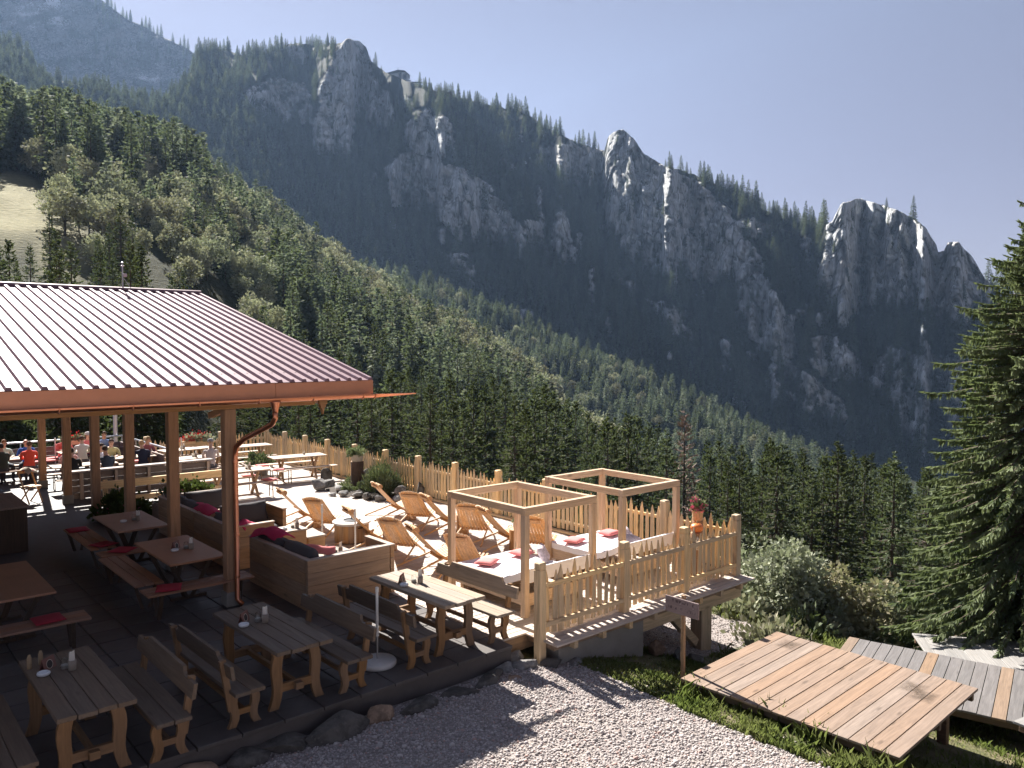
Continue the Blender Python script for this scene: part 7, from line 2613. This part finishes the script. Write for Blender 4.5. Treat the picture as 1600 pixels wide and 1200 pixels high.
person((7.05, 30.7, -0.03), R_(5), (0.75, 0.22, 0.25), (0.12, 0.10, 0.12), SK2, (0.18, 0.10, 0.06), 'person in pink wearing a pale cap and facing the camera', 'table', 0.1, (0.66, 0.62, 0.60), 0.14)
person((7.1, 29.3, -0.03), R_(200), (0.66, 0.60, 0.48), (0.16, 0.14, 0.12), SK2, (0.62, 0.56, 0.46), 'white haired person in a beige shirt', 'table', 0.25)
person((6.45, 27.18, -0.03), R_(20), (0.62, 0.64, 0.72), (0.06, 0.07, 0.12), SK1, (0.06, 0.035, 0.025), 'dark haired person in a pale shirt resting chin on hand', 'face', 0.45, None, 0.06)
person((5.75, 27.2, -0.03), R_(-15), (0.70, 0.40, 0.38), (0.10, 0.10, 0.12), SK2, (0.20, 0.12, 0.07), 'person in a pink striped top half behind a timber post', 'table', 0.3)
person((5.55, 25.8, -0.03), R_(175), (0.02, 0.02, 0.022), (0.03, 0.03, 0.035), SK1, (0.02, 0.015, 0.012), 'person in black bending over the shaded table', 'table', 0.45)
person((7.75, 26.72, -0.03), R_(180), (0.025, 0.03, 0.06), (0.05, 0.05, 0.07), SK2, (0.46, 0.30, 0.16), 'blond person in a dark jacket behind the low wall', 'table', 0.15)
person((9.35, 25.25, -0.03), R_(160), (0.55, 0.48, 0.46), (0.10, 0.10, 0.12), SK2, (0.30, 0.20, 0.14), 'person in a grey cap bending low beside the bright table', 'table', 0.6, (0.22, 0.23, 0.25))
person((6.3, 30.65, -0.03), R_(0), (0.80, 0.16, 0.14), (0.10, 0.10, 0.12), SK2, (0.25, 0.15, 0.08), 'person in red sitting behind the parasol pole', 'table', 0.2)
person((7.6, 30.68, -0.03), R_(-10), (0.20, 0.30, 0.55), (0.10, 0.10, 0.12), SK1, (0.10, 0.06, 0.04), 'person in a denim blue shirt next to the person in pink', 'table', 0.15, None, 0.05)
person((6.6, 29.35, -0.03), R_(170), (0.70, 0.70, 0.68), (0.12, 0.12, 0.14), SK2, (0.14, 0.08, 0.05), 'person in a white shirt seen from behind before the pink one', 'table', 0.2)
person((8.2, 28.1, -0.03), R_(15), (0.30, 0.10, 0.12), (0.08, 0.08, 0.10), SK1, (0.35, 0.24, 0.12), 'person in dark red facing the blond guest', 'table', 0.25, None, 0.08)
person((7.15, 28.08, -0.03), R_(-8), (0.62, 0.58, 0.30), (0.10, 0.10, 0.12), SK2, (0.08, 0.05, 0.04), 'person in a mustard top across from the dark jacket', 'table', 0.2)
person((6.5, 25.82, -0.03), R_(185), (0.05, 0.07, 0.10), (0.05, 0.05, 0.06), SK1, (0.05, 0.03, 0.02), 'person in a dark blue jumper at the shaded table', 'table', 0.3)
person((3.95, 30.08, -0.03), R_(5), (0.66, 0.50, 0.42), (0.10, 0.10, 0.12), SK1, (0.50, 0.45, 0.40), 'grey haired person in a peach top at the picture edge', 'table', 0.12)
# clothes hung over a chair in the aisle
hc = thing('folding_chair', 'folding chair with a red and white jacket hung over it in the aisle', 'chair', (4.35, 25.2, 0), 0.5)
for s in (-1, 1):
    MB().bar((s * 0.2, -0.2, 0), (s * 0.2, 0.22, 0.9), 0.03, 0.03).build('leg', wood('chair', W_CH, 'z', 0.08, 0.55, False), hc)
    MB().bar((s * 0.17, 0.22, 0), (s * 0.17, -0.2, 0.45), 0.03, 0.03).build('leg', wood('chair', W_CH, 'z', 0.08, 0.55, False), hc)
MB().bbox(-0.2, 0.2, -0.22, 0.16, 0.44, 0.47, 0.005).build('seat', wood('chair', W_CH, 'x', 0.08, 0.55, False), hc)
MB().bar((-0.22, 0.2, 0.86), (0.22, 0.2, 0.86), 0.03, 0.1).build('backrest', wood('chair', W_CH, 'x', 0.08, 0.55, False), hc)
m, nt, out = new_mat('checked_jacket')
v, _ = coords(nt)
ck = N(nt, 'ShaderNodeTexVoronoi', Scale=9.0)
L(nt, v, ck.inputs['Vector'])
c = mixc(nt, ramp(nt, ck.outputs['Distance'], 0.3, 0.36), (0.55, 0.06, 0.05), (0.62, 0.55, 0.45))
finish(nt, out, c, 0.9)
drape('jacket', [(4.18, 25.3, 0.90), (4.28, 25.37, 0.98), (4.45, 25.45, 0.92)], 0.5, m, 'red and white jacket hung over the folding chair', 'jacket', 12)
